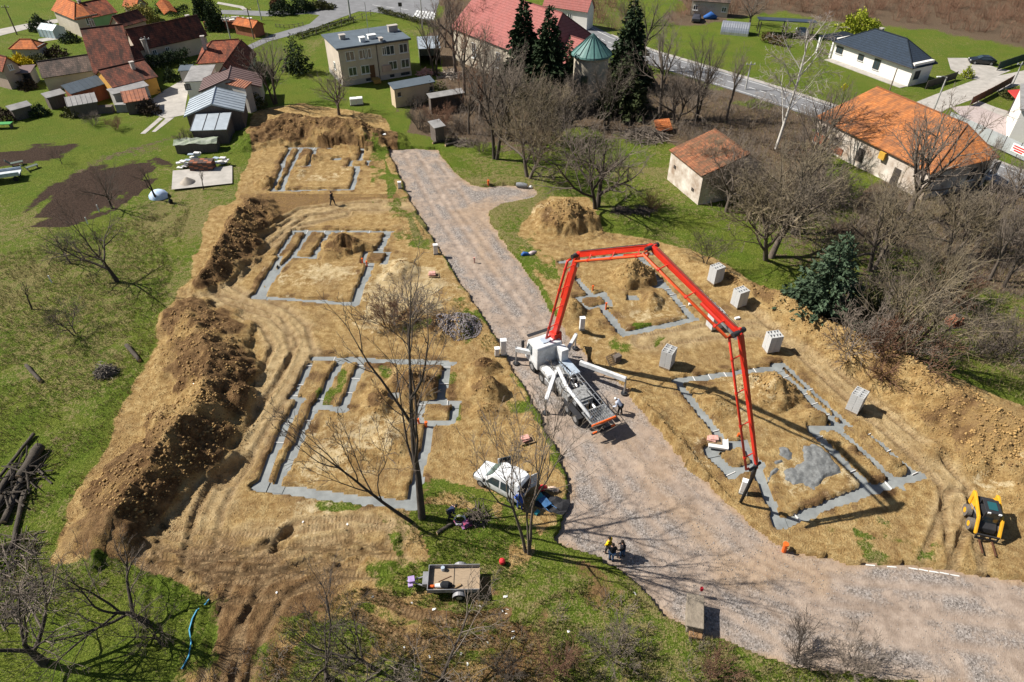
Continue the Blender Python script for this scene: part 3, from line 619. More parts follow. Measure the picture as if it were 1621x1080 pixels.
# ================================================================== PUMP TRUCK
M_TW = mat('truck_white', (.74, .75, .76), .4, .45, 2.2, spec=.5, col2=(.44, .44, .43), detail=8); M_TG = mat('splashed_grey', (.36, .36, .35), .85, .55, 4, .5, 12, col2=(.08, .08, .08)); M_DK = mat('dark_steel', (.03, .03, .033), .6, .3, 6)
M_RED = mat('boom_red', (.62, .028, .012), .38, .25, 1.5, spec=.5); M_ORG = mat('pipe_orange_red', (.66, .085, .02), .45, .25, 2); M_RUB = mat('rubber', (.02, .02, .02), .85, .3, 8)
M_BLU = mat('deck_blue_grey', (.40, .47, .55), .45, .3, 3); M_GL = glassmat(); M_STEEL = mat('bare_steel', (.42, .43, .44), .4, .3, 5, metal=.6); M_ORANGE = mat('signal_orange', (.75, .13, .02), .5, .15, 4)
tf = g(851, 521, 3.0); tr_ = g(955, 668, 1.2); ax = (tf-tr_); ax.z = 0; TL = ax.length; ax.normalize(); TRZ = math.atan2(ax.y, ax.x)
tc_ = (tf+tr_)/2; truck = thing('concrete_pump_truck', 'white concrete pump truck with raised red boom parked on the gravel road', 'pump truck', (tc_.x, tc_.y, RZ+.02), TRZ)
Hf = TL/2
def tbox(name, m, c, d, bevel=.04, **k): return MB().box(c, d, **k).build(name, m, truck, bevel=bevel)
tbox('chassis', M_DK, (-.3, 0, .85), (TL-1.2, 1.0, .35))
# cab with sloped windscreen
prof = [(Hf, .75), (Hf, 1.55), (Hf-.12, 1.75), (Hf-.45, 2.95), (Hf-.8, 3.1), (Hf-2.1, 3.1), (Hf-2.2, 2.9), (Hf-2.2, .75)]
m = MB(); n_ = len(prof); m.v = [(x, s*1.22, z) for s in (-1, 1) for x, z in prof]; m.f = [tuple(range(n_)), tuple(range(2*n_-1, n_-1, -1))]+[(i, n_+i, n_+(i+1) % n_, (i+1) % n_) for i in range(n_)]
cab = m.build('cab', M_TW, truck, bevel=.07)
for s in (-1, 1):
    MB().add([(Hf-.35, s*1.232, 1.75), (Hf-.62, s*1.232, 2.75), (Hf-1.3, s*1.232, 2.75), (Hf-1.3, s*1.232, 1.75)], [(0, 1, 2, 3)]).build('side_window', M_GL, cab)
    mm = MB().box((Hf-.1, s*1.5, 2.3), (.14, .22, .75)); mm.box((Hf-.15, s*1.36, 2.62), (.05, .3, .05)); mm.build('mirror', M_DK, cab)
    MB().box((Hf+.005, s*.95, 1.0), (.06, .35, .22)).build('headlight', M_GL, cab)
MB().add([(Hf-.105, -1.08, 1.82), (Hf-.105, 1.08, 1.82), (Hf-.425, 1.0, 2.9), (Hf-.425, -1.0, 2.9)], [(0, 1, 2, 3)]).build('windscreen', M_GL, cab)
MB().box((Hf-1.4, 0, 3.14), (.7, .8, .06)).build('roof_hatch', M_BLU, cab)
MB().box((Hf-.2, 0, 3.14), (.35, 2.2, .05)).build('sun_visor', M_DK, cab)
wheel = MB().cyl((0, -.17, 0), .52, .34, 20, axis='Y'); wm = wheel.mesh('tyre', M_RUB); rim = MB().cyl((0, -.19, 0), .27, .38, 14, axis='Y').mesh('rim', M_STEEL)
for x in (Hf-1.3, Hf-3.0, -Hf+3.4, -Hf+2.1):
    for s in (-1, 1):
        o = link_mesh('wheel', wm, truck, (x, s*1.05, .52)); link_mesh('rim', rim, o)
tbox('deck', M_TG, (Hf-4.3, 0, 1.25), (3.6, 2.3, .42)); tbox('deck_cover', M_BLU, (Hf-3.9, -.95, 1.62), (2.2, .9, .3)); tbox('tool_box', M_TW, (Hf-3.6, .95, 1.6), (1.2, .7, .35))
tbox('side_box', M_TW, (Hf-2.75, -.95, 2.3), (.85, .7, 1.25)); tbox('water_tank', M_TG, (-.6, .75, 1.35), (2.4, .65, .8)); tbox('water_tank', M_TG, (-1.2, -.8, 1.25), (2.6, .5, .6))
m = MB()
for y in (-.42, .42): m.tube([(-Hf+1.6, y, 1.35), (Hf-5.2, y, 1.5)], .14, 10)
m.build('pump_cylinder', M_STEEL, truck); MB().tube([(-Hf+.6, .72, 1.75), (-1.0, .7, 1.95), (Hf-4.0, .25, 2.1)], .16, 10).build('delivery_pipe', M_TW, truck, True)
MB().box((-Hf+3.2, .05, 1.75), (1.3, 1.0, .5)).box((-Hf+2.4, .0, 1.62), (.12, 1.1, .6)).build('agitator_cover', M_TG, truck, bevel=.04)
m = MB()
for y in (-.95, -.62): m.tube([(-Hf+1.0, y, 1.95), (.2, y, 2.15)], .03, 6)
for i in range(6): m.tube([(-Hf+1.2+i*.7, -.95, 1.97+.02*i), (-Hf+1.2+i*.7, -.62, 1.97+.02*i)], .025, 6)
m.build('walkway_rail', M_STEEL, truck)
hop = MB(); a, b2 = (1.35, .95), (1.0, .5); x0 = -Hf+.75
hv = [(x0+sx*.75, sy*1.1, 1.75) for sx, sy in ((-1, -1), (1, -1), (1, 1), (-1, 1))]+[(x0+sx*.4, sy*.55, .75) for sx, sy in ((-1, -1), (1, -1), (1, 1), (-1, 1))]+[(x0+sx*.66, sy*1.01, 1.75) for sx, sy in ((-1, -1), (1, -1), (1, 1), (-1, 1))]+[(x0+sx*.35, sy*.5, 1.1) for sx, sy in ((-1, -1), (1, -1), (1, 1), (-1, 1))]
hop.add(hv, [(4, 5, 1, 0), (5, 6, 2, 1), (6, 7, 3, 2), (7, 4, 0, 3), (7, 6, 5, 4)]+[(i, (i+1) % 4, 8+(i+1) % 4, 8+i) for i in range(4)]+[(8+i, 8+(i+1) % 4, 12+(i+1) % 4, 12+i) for i in range(4)]+[(12, 13, 14, 15)])
ho = hop.build('hopper', M_TG, truck)
m = MB()
for i in range(11): m.box((x0, -1.0+i*.2, 1.77), (1.4, .025, .05))
for i in range(5): m.box((x0-.6+i*.3, 0, 1.80), (.025, 2.1, .03))
m.build('grate', M_STEEL, ho); MB().box((x0-.83, 0, 1.68), (.1, 2.2, .2)).build('bumper_strip', M_ORANGE, ho)
for s in (-1, 1): MB().box((x0-.95, s*.85, .95), (.1, .35, .14)).build('tail_light', MATS['signal_orange'], truck)
MB().box((x0-.9, 0, .8), (.14, 2.2, .12)).build('rear_bar', M_DK, truck)
Mi = Matrix.Translation((tc_.x, tc_.y, RZ+.02)) @ Matrix.Rotation(TRZ, 4, 'Z'); Mi = Mi.inverted()
def loc(p): return Mi @ Vector(p)
random.seed(21)
for i in range(16):
    x_ = random.uniform(-Hf+1.4, Hf-3.2); y_ = random.uniform(-.9, .9); L_ = random.uniform(.6, 1.8); z_ = random.uniform(1.45, 2.0); MB().tube([(x_, y_, z_), (x_+L_*.3, y_+random.uniform(-.3, .3), z_+random.uniform(0, .25)), (x_+L_, y_+random.uniform(-.5, .5), z_-.1)], random.uniform(.03, .06), 7).build('hydraulic_hose', M_DK, truck, True)
for i in range(12): MB().box((random.uniform(-Hf+1.8, Hf-3.0), random.uniform(-1.0, 1.0), random.uniform(1.45, 1.75)), (random.uniform(.2, .6), random.uniform(.15, .45), random.uniform(.15, .5))).build('valve_block', random.choice((M_DK, M_TG, M_STEEL)), truck, bevel=.02)
for s in (-1, 1):
    MB().box((Hf-4.2, s*1.1, .75), (1.3, .35, .6)).build('fuel_tank', M_STEEL, truck, bevel=.06); MB().box((-Hf+2.75, s*1.12, 1.12), (2.6, .5, .06)).build('mudguard', M_DK, truck)
# outriggers reach from the deck to a foot on the ground
for (root, knee, foot) in ((loc(g(858,562,1.5)), g(817,553,1.35), 0), (loc(g(918,574,1.4)), g(991,601,1.3), 0), (loc(g(880,588,1.4)), g(864,636,1.0), 0), (loc(g(900,552,1.6)), g(912,531,1.2), 0)):
    k_ = loc(knee); o = MB().beam(root, k_, .3, .42).build('outrigger', M_TW, truck, bevel=.03)
    MB().tube([(k_.x, k_.y, k_.z+.25), (k_.x, k_.y, .1)], .075, 10).build('leg', M_STEEL, o); MB().cyl((k_.x, k_.y, .03), .28, .1, 14).build('foot_plate', M_DK, o)
# ---- boom: arms in one upright plane through the turret
T0 = g(879, 549, 1.6); pd = Vector((9.6, -12.8, 0)).normalized(); pn = Vector((-pd.y, pd.x, 0))*-1
def onplane(px, py):
    d = Vector(ray(px, py)); nn = Vector((pd.y, -pd.x, 0)); t = (T0-Vector((0, 0, CAM_H))).dot(nn)/d.dot(nn); return Vector((0, 0, CAM_H))+d*t
J = [onplane(879, 528), onplane(915, 403), onplane(1033, 391), onplane(1170, 526), onplane(1196, 738)]
side = Vector((pd.y, -pd.x, 0))
if side.x > 0: side = -side            # towards the left of the photograph
def arm(name, a, b_, w0, h0, w1, h1, off=0.0):
    a = a+side*off; b_ = b_+side*off; d = (b_-a).normalized(); s = side; u = s.cross(d).normalized(); m = MB()
    q = []
    for p, ww, hh in ((a-d*.25, w0*.7, h0*.6), (a+d*.35, w0, h0), (b_-d*.35, w1, h1), (b_+d*.25, w1*.7, h1*.6)):
        q += [p+s*sx*ww/2+u*sz*hh/2 for sx, sz in ((-1, -1), (1, -1), (1, 1), (-1, 1))]
    m.add([loc(p) for p in q], [(3, 2, 1, 0), (12, 13, 14, 15)]+[(4*r+i, 4*r+(i+1) % 4, 4*r+4+(i+1) % 4, 4*r+4+i) for r in range(3) for i in range(4)])
    return m.build(name, M_RED, truck, bevel=.03), d, u
m = MB().tube([loc(T0+Vector((0, 0, -.3))), loc(T0+Vector((0, 0, .5)))], [.75, .6], 18); m.build('turntable', M_RED, truck, bevel=.03)
q = [T0+Vector((0, 0, .4)), J[0]]; MB().beam(loc(q[0]), loc(q[1]+Vector((0, 0, .2))), .85, .8).build('turret', M_RED, truck, bevel=.06)
spec = [(.38, .5, .34, .42), (.36, .46, .32, .4), (.32, .42, .26, .32), (.3, .32, .22, .22)]
offs = [0, -.12, .05, -.1]
for i in range(4):
    o, d, u = arm('boom_arm', J[i], J[i+1], *spec[i], off=offs[i])
    if u.z < 0: u = -u
    po = side*(1.1, .5, .95, .8)[i]+u*(-.1 if i != 1 else -.4); r = .1 if i < 3 else .085
    pa, pb = J[i]+d*.1+po, J[i+1]-d*.1+po
    MB().tube([loc(pa-po*.4), loc(pa), loc(pb), loc(pb-po*.3)], r, 10).build('concrete_pipe', M_ORG if i in (1, 2) else M_RED, o, True)
    m = MB(); nb = max(3, int((pb-pa).length/2.2))
    for k in range(nb):
        p = pa+(pb-pa)*((k+.6)/nb); m.beam(loc(p), loc(p-po*.85), .06, .06)
        m.tube([loc(p-d*.07), loc(p+d*.07)], r*1.35, 10)
    m.build('pipe_clamp', M_RED, o)
    if i < 3:
        c0 = J[i]+d*((J[i+1]-J[i]).length*(.45 if i == 0 else .62))-u*(.45 if i else -.4)+side*offs[i]; c1 = J[i+1]-u*(.5 if i else -.3)-d*.15
        mm = MB().tube([loc(c0), loc(c0.lerp(c1, .6))], .13, 10); mm.build('cylinder', M_RED, o); MB().tube([loc(c0.lerp(c1, .55)), loc(c1)], .07, 8).build('piston_rod', M_STEEL, o)
    jn = MB().tube([loc(J[i+1]-side*.5), loc(J[i+1]+side*.6)], .17 if i < 3 else .1, 12); jn.build('joint_pin', M_DK, o)
    if i < 3:
        l1 = J[i+1]-d*1.0-u*.35; l2 = J[i+1]+Vector((0, 0, -.55)); MB().beam(loc(l1), loc(l2), .2, .12).build('link', M_STEEL, o)
    if i in (0, 1, 2):
        mm = MB()
        for k in range(3): mm.tube([loc(J[i]+d*.4+u*(spec[i][1]/2+.03)+side*(.1*k-.1)), loc(J[i+1]-d*.4+u*(spec[i][3]/2+.03)+side*(.1*k-.1))], .018, 5)
        mm.build('hydraulic_line', M_DK, o)
tip = J[4]; he = g(1172, 797, 0.0)
hp = [tip+Vector((0, 0, -.05)), tip.lerp(he, .2)+Vector((.1, .05, -.3)), tip.lerp(he, .55)+Vector((.12, .1, -.15)), he+Vector((0, 0, .15))]
MB().tube([loc(tip+Vector((0, 0, .1))), loc(hp[1])], [.14, .16], 12).build('end_elbow', M_DK, truck, True)
MB().tube([loc(p) for p in hp], [.13, .13, .12, .11], 12).build('end_hose', M_RUB, truck, True)
# ================================================================== VAN
def car_body(name, secs, m, parent):
    """loft of cross sections (x, half width at sill, half width at roof, z bottom, z waist, z top)"""
    mb = MB(); N = 10
    for x, wb, wt, zb, zw, zt in secs:
        mb.v += [(x, -wb*.92, zb), (x, -wb, zb+.15), (x, -wb, zw), (x, -(wb+wt)/2, (zw+zt)/2), (x, -wt, zt-.04), (x, wt, zt-.04), (x, (wb+wt)/2, (zw+zt)/2), (x, wb, zw), (x, wb, zb+.15), (x, wb*.92, zb)]
    for i in range(len(secs)-1):
        for k in range(N): mb.f.append((i*N+k, i*N+(k+1) % N, (i+1)*N+(k+1) % N, (i+1)*N+k))
    mb.f.append(tuple(range(N))[::-1]); mb.f.append(tuple((len(secs)-1)*N+k for k in range(N)))
    return mb.build(name, m, parent, True, bevel=0)
def sharp(o, ang=35):
    o.data.shade_smooth()
    try: o.data.set_sharp_from_angle(angle=R(ang))
    except Exception: pass
    return o
CW = MB().cyl((0, -.1, 0), .32, .2, 18, axis='Y').mesh('tyre', M_RUB); CR = MB().cyl((0, -.11, 0), .19, .22, 12, axis='Y').mesh('rim', M_STEEL)
def wheels(t, xs, y):
    for x in xs:
        for s in (-1, 1): o = link_mesh('wheel', CW, t, (x, s*y, .32)); link_mesh('rim', CR, o)
va, vb = gz(752, 766), gz(818, 801); vd = (va-vb); vrz = math.atan2(vd.y, vd.x)-.03; vm = (va+vb)/2+Vector((-math.sin(vrz), math.cos(vrz), 0))*-.9
van = thing('delivery_van', 'small white van with doors open under the bare tree beside the road', 'van', (vm.x, vm.y, zat(vm.x, vm.y)), vrz)
body = sharp(car_body('body', [(2.1, .72, .6, .35, .62, .7), (1.98, .84, .74, .3, .75, .92), (1.2, .88, .74, .28, .95, 1.08), (1.05, .88, .72, .28, .95, 1.14), (.42, .89, .68, .28, .95, 1.8), (.1, .89, .72, .28, .95, 1.98), (-1.75, .88, .72, .28, .95, 2.0), (-1.9, .86, .70, .32, .95, 1.86)], M_TW, van), 28)
for s in (-1, 1):
    MB().add([(.85, s*.905, 1.0), (.36, s*.80, 1.66), (-.25, s*.79, 1.7), (-.25, s*.9, 1.0)], [(0, 1, 2, 3)]).build('side_window', M_GL, body)
    MB().add([(-.4, s*.9, 1.0), (-.4, s*.79, 1.7), (-1.1, s*.79, 1.7), (-1.1, s*.9, 1.0)], [(0, 1, 2, 3)]).build('side_window', M_GL, body)
    MB().box((.95, s*1.0, 1.08), (.12, .18, .18)).build('mirror', M_DK, van); MB().box((2.0, s*.62, .72), (.22, .3, .16)).build('headlight', MATS['window_glass'], van)
    MB().box((-1.9, s*.8, 1.15), (.08, .1, .5)).build('tail_light', M_RED, van)
MB().add([(1.12, -.66, 1.15), (1.12, .66, 1.15), (.47, .60, 1.77), (.47, -.60, 1.77)], [(0, 1, 2, 3)]).build('windscreen', glassmat('windscreen_glass', (.05, .10, .10)), van)
MB().box((-1.91, 0, 1.2), (.03, 1.3, 1.0)).build('load_opening', M_DK, van); MB().box((2.06, 0, .48), (.18, 1.5, .22)).build('bumper', M_DK, van)
MB().box((.7, -1.25, 1.02), (1.0, .06, 1.15), rz=.9).build('open_door', M_TW, van); MB().box((.68, -1.27, 1.4), (.75, .07, .4), rz=.9).build('door_glass', M_GL, van)
MB().box((-.9, -1.02, 1.0), (1.0, .05, 1.2)).build('sliding_door', M_TW, van)
for s in (-1, 1): MB().box((-2.05, s*1.0, 1.15), (.5, .05, 1.35), rz=s*-1.1).build('rear_door', M_BLU if s > 0 else M_TW, van)
wheels(van, (1.35, -1.3), .82)
# ================================================================== TRAILER
tp = [gz(676, 950), gz(762, 948)]; trz = math.atan2((tp[1]-tp[0]).y, (tp[1]-tp[0]).x); tL = (tp[1]-tp[0]).length
M_TRF = mat('trailer_floor', (.36, .27, .18), .85, .35, 3, stretch=(1, 8, 1)); M_GALV = mat('galvanised', (.30, .30, .31), .5, .35, 3, metal=.3)
tm = (tp[0]+tp[1])/2+Vector((-math.sin(trz), math.cos(trz), 0))*.95
trailer = thing('car_trailer', 'open flat bed car trailer with tools lying on its wooden floor', 'trailer', (tm.x, tm.y, zat(tm.x, tm.y)), trz)
L2 = tL/2-.1
MB().box((0, 0, .58), (2*L2, 1.7, .06)).build('floor', M_TRF, trailer)
for s in (-1, 1): MB().box((0, s*.87, .76), (2*L2, .04, .36)).build('side_board', M_GALV, trailer)
MB().box((-L2-.02, 0, .76), (.04, 1.78, .36)).build('front_board', M_GALV, trailer); MB().box((L2-.02, 0, .64), (.04, 1.7, .1)).build('tail_board', M_TRF, trailer)
m = MB().beam((-L2, -.45, .5), (-L2-1.15, -.03, .5), .08, .08).beam((-L2, .45, .5), (-L2-1.15, .03, .5), .08, .08).box((-L2-1.25, 0, .52), (.3, .12, .12)); m.build('drawbar', M_GALV, trailer)
MB().box((-L2-.2, 0, .72), (.35, .9, .3)).build('front_box', M_GALV, trailer); MB().tube([(-L2-.75, .18, .0), (-L2-.75, .18, .7)], .03, 8).build('jockey_stand', M_STEEL, trailer)
MB().box((.35, 0, .42), (.12, 1.7, .1)).build('axle', M_DK, trailer)
for s in (-1, 1):
    o = link_mesh('wheel', CW, trailer, (.35, s*1.02, .32)); link_mesh('rim', CR, o)
    m = MB(); a_ = [(.35+.44*math.cos(R(q)), .34+.44*math.sin(R(q))) for q in range(0, 181, 20)]
    m.v = [(x, s*.9, z) for x, z in a_]+[(x, s*1.18, z) for x, z in a_]; m.f = [(i, i+1, len(a_)+i+1, len(a_)+i) for i in range(len(a_)-1)]; m.build('mudguard', M_GALV, trailer)
def onT(name, label, cat, mb, m, p, rz=0):
    w_ = Matrix.Translation(trailer.location) @ Matrix.Rotation(trz, 4, 'Z') @ Vector(p); o = mb.build(name, m, bevel=.02); o.location = w_; o.rotation_euler = (0, 0, trz+rz); return tag(o, label, cat)
M_BLK = mat('black_cloth', (.015, .016, .02), .9, .4, 6); M_LIL = mat('lilac_plastic', (.42, .30, .55), .6, .3, 4)
onT('tool_bag', 'black tool bag on the trailer floor', 'bag', MB().tube([(-.4, 0, .2), (-.25, .03, .24), (.1, -.02, .26), (.35, .02, .18)], [.1, .23, .25, .12], 12), M_BLK, (-.45, -.5, .6))
onT('canister', 'white bucket beside the black bag on the trailer', 'bucket', MB().tube([(-.2, 0, .13), (.2, 0, .13)], [.12, .14], 12), M_WHITE, (-.98, -.48, .61))
onT('gas_torch', 'orange bottle at the front of the trailer floor', 'bottle', MB().tube([(-.2, 0, .1), (.12, 0, .1), (.2, 0, .1)], [.09, .1, .03], 10), M_ORANGE, (-1.4, -.5, .61))
onT('jar', 'clear plastic jar by the far side board of the trailer', 'jar', MB().cyl((0, 0, 0), .13, .3, 12), M_BLU, (-.75, .7, .61))
onT('timber_offcut', 'short timber offcut on the trailer floor', 'timber', MB().box((0, 0, .06), (.55, .16, .1)), M_PAL, (.2, -.5, .61), .5)
onT('angle_iron', 'rusty angle iron lying across the trailer floor', 'iron bar', MB().box((0, 0, .02), (.9, .05, .04)), mat('rust', (.12, .05, .025), .9, .4, 6), (-.6, .05, .61), .45)
onT('lashing_strap', 'dark strap running across the trailer floor', 'strap', MB().box((0, 0, .01), (.04, 1.66, .015)), M_BLK, (-.02, 0, .611))
onT('plastic_crate', 'lilac and white crate at the trailer drawbar', 'crate', MB().box((0, 0, .2), (.42, .42, .3)).box((-.1, -.3, .1), (.3, .25, .2)), M_LIL, (-L2-1.1, 0, .45), .2)
# ================================================================== SKID LOADER
M_YEL = mat('loader_yellow', (.72, .36, .02), .45, .25, 3, spec=.4)
la, lb = gz(1548, 806), gz(1550, 858); lrz = math.atan2((lb-la).y, (lb-la).x)+.12; lm = (la+lb)/2; lm = Vector((lm.x+.1, lm.y, zat(lm.x, lm.y)))
ld = thing('skid_loader', 'yellow skid steer loader with pallet forks at the soil bank', 'loader', lm, lrz)
m = MB(); pr = [(-1.35, .45), (-1.4, 1.35), (-1.2, 1.55), (-.2, 1.45), (.9, .75), (.95, .35)]
m.v = [(x, s*.55, z) for s in (-1, 1) for x, z in pr]; n_ = len(pr); m.f = [tuple(range(n_)), tuple(range(2*n_-1, n_-1, -1))]+[(i, n_+i, n_+(i+1) % n_, (i+1) % n_) for i in range(n_)]; m.build('body', M_DK, ld, bevel=.05)
m = MB().box((-.05, 0, 1.98), (1.25, 1.0, .07)); 
for x, y in ((-.62, -.47), (-.62, .47), (.52, -.47), (.52, .47)): m.box((x, y, 1.45), (.07, .07, 1.05))
m.box((-.62, 0, 1.45), (.05, .9, 1.0)); m.build('cab_frame', M_DK, ld, bevel=.02); MB().box((-.05, 0, 2.03), (.7, .55, .03)).build('roof_window', glassmat('roof_glass', (.02, .09, .10)), ld)
MB().box((.54, 0, 1.45), (.02, .88, 1.0)).build('windscreen', M_GL, ld); MB().box((-.1, 0, 1.1), (.45, .45, .12)).box((-.32, 0, 1.35), (.1, .45, .45)).build('seat', M_BLK, ld, bevel=.03)
for s in (-1, 1):
    m = MB().beam((-1.3, s*.72, 1.75), (.6, s*.72, 1.35), .16, .26).beam((.55, s*.72, 1.38), (1.25, s*.72, .45), .16, .24).beam((-1.3, s*.72, 1.8), (-1.15, s*.72, .8), .2, .34); m.build('lift_arm', M_YEL, ld, bevel=.03)
    MB().box((-.95, s*.62, 1.1), (.85, .2, .75)).build('side_panel', M_YEL, ld, bevel=.04); MB().tube([(-.9, s*.73, .95), (.3, s*.73, 1.28)], .05, 8).build('cylinder', M_STEEL, ld)
    for x in (-.72, .45):
        o = link_mesh('wheel', MB().cyl((0, -.16, 0), .43, .32, 20, axis='Y').mesh('tyre', mat('dusty_rubber', (.16, .14, .12), .9, .4, 8, .6, 18)), ld, (x, s*.82, .43)); MB().cyl((0, s*.1-.08, 0), .2, .16, 12, axis='Y').build('rim', M_YEL, o)
m = MB().box((1.35, 0, .55), (.1, 1.4, .12)).box((1.35, 0, .2), (.1, 1.4, .12))
for y in (-.66, -.2, .2, .66): m.box((1.35, y, .38), (.1, .07, .35))
m.build('fork_carriage', M_DK, ld); 
for y in (-.4, .4): MB().box((1.95, y, .12), (1.2, .11, .045)).build('fork', mat('rust', (.12, .05, .025)), ld)
MB().box((-1.42, 0, .95), (.06, .9, .6)).build('rear_grille', M_DK, ld); MB().box((.6, .33, 2.0), (.08, .18, .1)).box((.6, -.33, 2.0), (.08, .18, .1)).build('work_lamp', M_WHITE, ld)
# ================================================================== PEOPLE
M_SKIN = mat('skin', (.42, .24, .16), .6, .1, 5)
def skin_mesh(name, pts, edges, rad, m, parent, root=0, lev=1):
    me = bpy.data.meshes.new(name); me.from_pydata(pts, edges, []); me.materials.append(m); o = bpy.data.objects.new(name, me); COL.objects.link(o); o.parent = parent
    md = o.modifiers.new('skin', 'SKIN'); md.use_smooth_shade = True
    lay = me.skin_vertices[0].data
    for i, r in enumerate(rad): lay[i].radius = (r, r) if not hasattr(r, '__len__') else r; lay[i].use_root = (i == root)
    sb = o.modifiers.new('sub', 'SUBSURF'); sb.levels = lev; sb.render_levels = lev
    return o
def person(label, p, rz, coat, trousers, hair, bend=0.0, stride=.12, arms=((.25, -.25), (.25, -.25)), helmet=None, hgt=1.84, group='people on the building site'):
    t = thing('person', label, 'person', p, rz, group); s = hgt/1.76
    cb, sb = math.cos(bend), math.sin(bend)
    def U(x, y, z):                      # upper body bends forward at the hip
        zz = z-.95; return ((x*cb+zz*sb)*s, y*s, (.95+zz*cb-x*sb)*s)
    hipz = .95
    P = [(0, 0, .95*s), U(0, 0, 1.15), U(0, 0, 1.38), U(.01, 0, 1.5), U(.03, 0, 1.62), U(.03, 0, 1.72)]; E2 = [(0, 1), (1, 2), (2, 3), (3, 4), (4, 5)]; Rd = [.15*s, .14*s, .16*s, .06*s, .10*s, .075*s]
    for sg, (fwd, drop) in zip((-1, 1), arms):
        i = len(P); P += [U(0, sg*.2, 1.42), U(.02+fwd*.25, sg*.27, 1.15-drop*0), U(.05+fwd, sg*.24, 1.0+max(0, fwd)*.4+drop*.2), U(.09+fwd, sg*.235, .93+max(0, fwd)*.4+drop*.2)]; E2 += [(2, i), (i, i+1), (i+1, i+2), (i+2, i+3)]; Rd += [.075*s, .05*s, .036*s, .04*s]
    for sg in (-1, 1):
        i = len(P); st = stride*sg; P += [(0, sg*.09*s, .9*s), (st*.6*s+.03, sg*.1*s, .5*s), (st*s-.02, sg*.1*s, .09*s), (st*s+.15, sg*.11*s, .045*s)]; E2 += [(0, i), (i, i+1), (i+1, i+2), (i+2, i+3)]; Rd += [.10*s, .065*s, .045*s, .04*s]
    body = skin_mesh('body', P, E2, Rd, M_SKIN, t)
    grow = lambda ids, f: [Rd[i]*f+.012 for i in ids]
    ids = [1, 2, 3, 6, 7, 8, 10, 11, 12, 0]; mp = {v: k for k, v in enumerate(ids)}
    skin_mesh('jacket', [P[i] for i in ids], [(mp[a], mp[b_]) for a, b_ in E2 if a in mp and b_ in mp], [r*1.0 for r in grow(ids, 1.18)], coat, t, 0)
    ids = [0, 14, 15, 16, 18, 19, 20]; mp = {v: k for k, v in enumerate(ids)}
    skin_mesh('trousers', [P[i] for i in ids], [(mp[a], mp[b_]) for a, b_ in E2 if a in mp and b_ in mp], grow(ids, 1.12), trousers, t, 0)
    for i in (16, 20): MB().tube([(P[i][0]-.06, P[i][1], .05), (P[i][0]+.1, P[i][1], .055), (P[i][0]+.21, P[i][1], .035)], [.055, .06, .035], 8).build('shoe', M_BLK, t, True)
    h4, h5 = Vector(P[4]), Vector(P[5]); m = MB(); up = (h5-h4).normalized()
    m.tube([h4+up*.0-Vector((.03, 0, 0)), h4+up*.06-Vector((.015, 0, 0)), h5+up*.02, h5+up*.065], [.085, .115, .10, .03], 12); m.build('helmet' if helmet else 'hair', helmet or hair, t, True)
    return t
M_JYEL = mat('jacket_yellow', (.86, .58, .01), .7, .2, 6); M_JBLK = mat('jacket_black', (.018, .018, .022), .85, .4, 6); M_JEAN = mat('jeans', (.06, .11, .20), .9, .35, 8); M_HAIR = mat('hair_dark', (.02, .015, .012), .8, .2, 10)
M_JGRY = mat('jacket_grey', (.28, .28, .33), .85, .3, 6); M_NAVY = mat('navy_cloth', (.02, .03, .07), .85, .3, 6); M_TRDK = mat('trousers_dark', (.035, .034, .036), .9, .3, 6)
def rz0(px, py): p = gz(px, py); return p
person('person in a bright yellow jacket standing on the gravel by two others', rz0(962, 876), 2.4, M_JYEL, M_TRDK, M_HAIR, arms=((.1, 0), (.1, 0)), group='people talking on the gravel')
person('person in black jacket and jeans standing in front of the yellow jacket', rz0(967, 887), 1.4, M_JBLK, M_JEAN, M_HAIR, arms=((.2, 0), (.2, 0)), stride=.04, group='people talking on the gravel')
person('person in a black jacket and jeans, rightmost of the three on the gravel', rz0(984, 882), 2.9, M_JBLK, M_JEAN, M_HAIR, bend=.12, group='people talking on the gravel')
person('person in dark clothes walking across the bare earth between the two far foundations', rz0(527, 325), -.3, M_JBLK, M_TRDK, M_HAIR, stride=.28, arms=((.3, 0), (-.2, 0)))
person('worker with a white helmet bending at the rear of the pump truck', rz0(981, 656), 2.6, mat('shirt_pale', (.55, .6, .7), .8, .2, 6), M_TRDK, M_HAIR, bend=.75, helmet=M_WHITE, arms=((.5, 0), (.5, 0)))
person('worker in blue overalls standing at the back of the white van', rz0(823, 806), 2.0, mat('overall_blue', (.03, .09, .40), .8, .3, 6), mat('overall_blue', (.03, .09, .40)), M_HAIR, bend=.2, arms=((.3, 0), (.3, 0)))
person('worker in a dark jacket crouching over tools by the tall bare tree', rz0(712, 822), .4, M_NAVY, M_TRDK, M_HAIR, bend=.9, arms=((.4, 0), (.4, 0)), hgt=1.6)
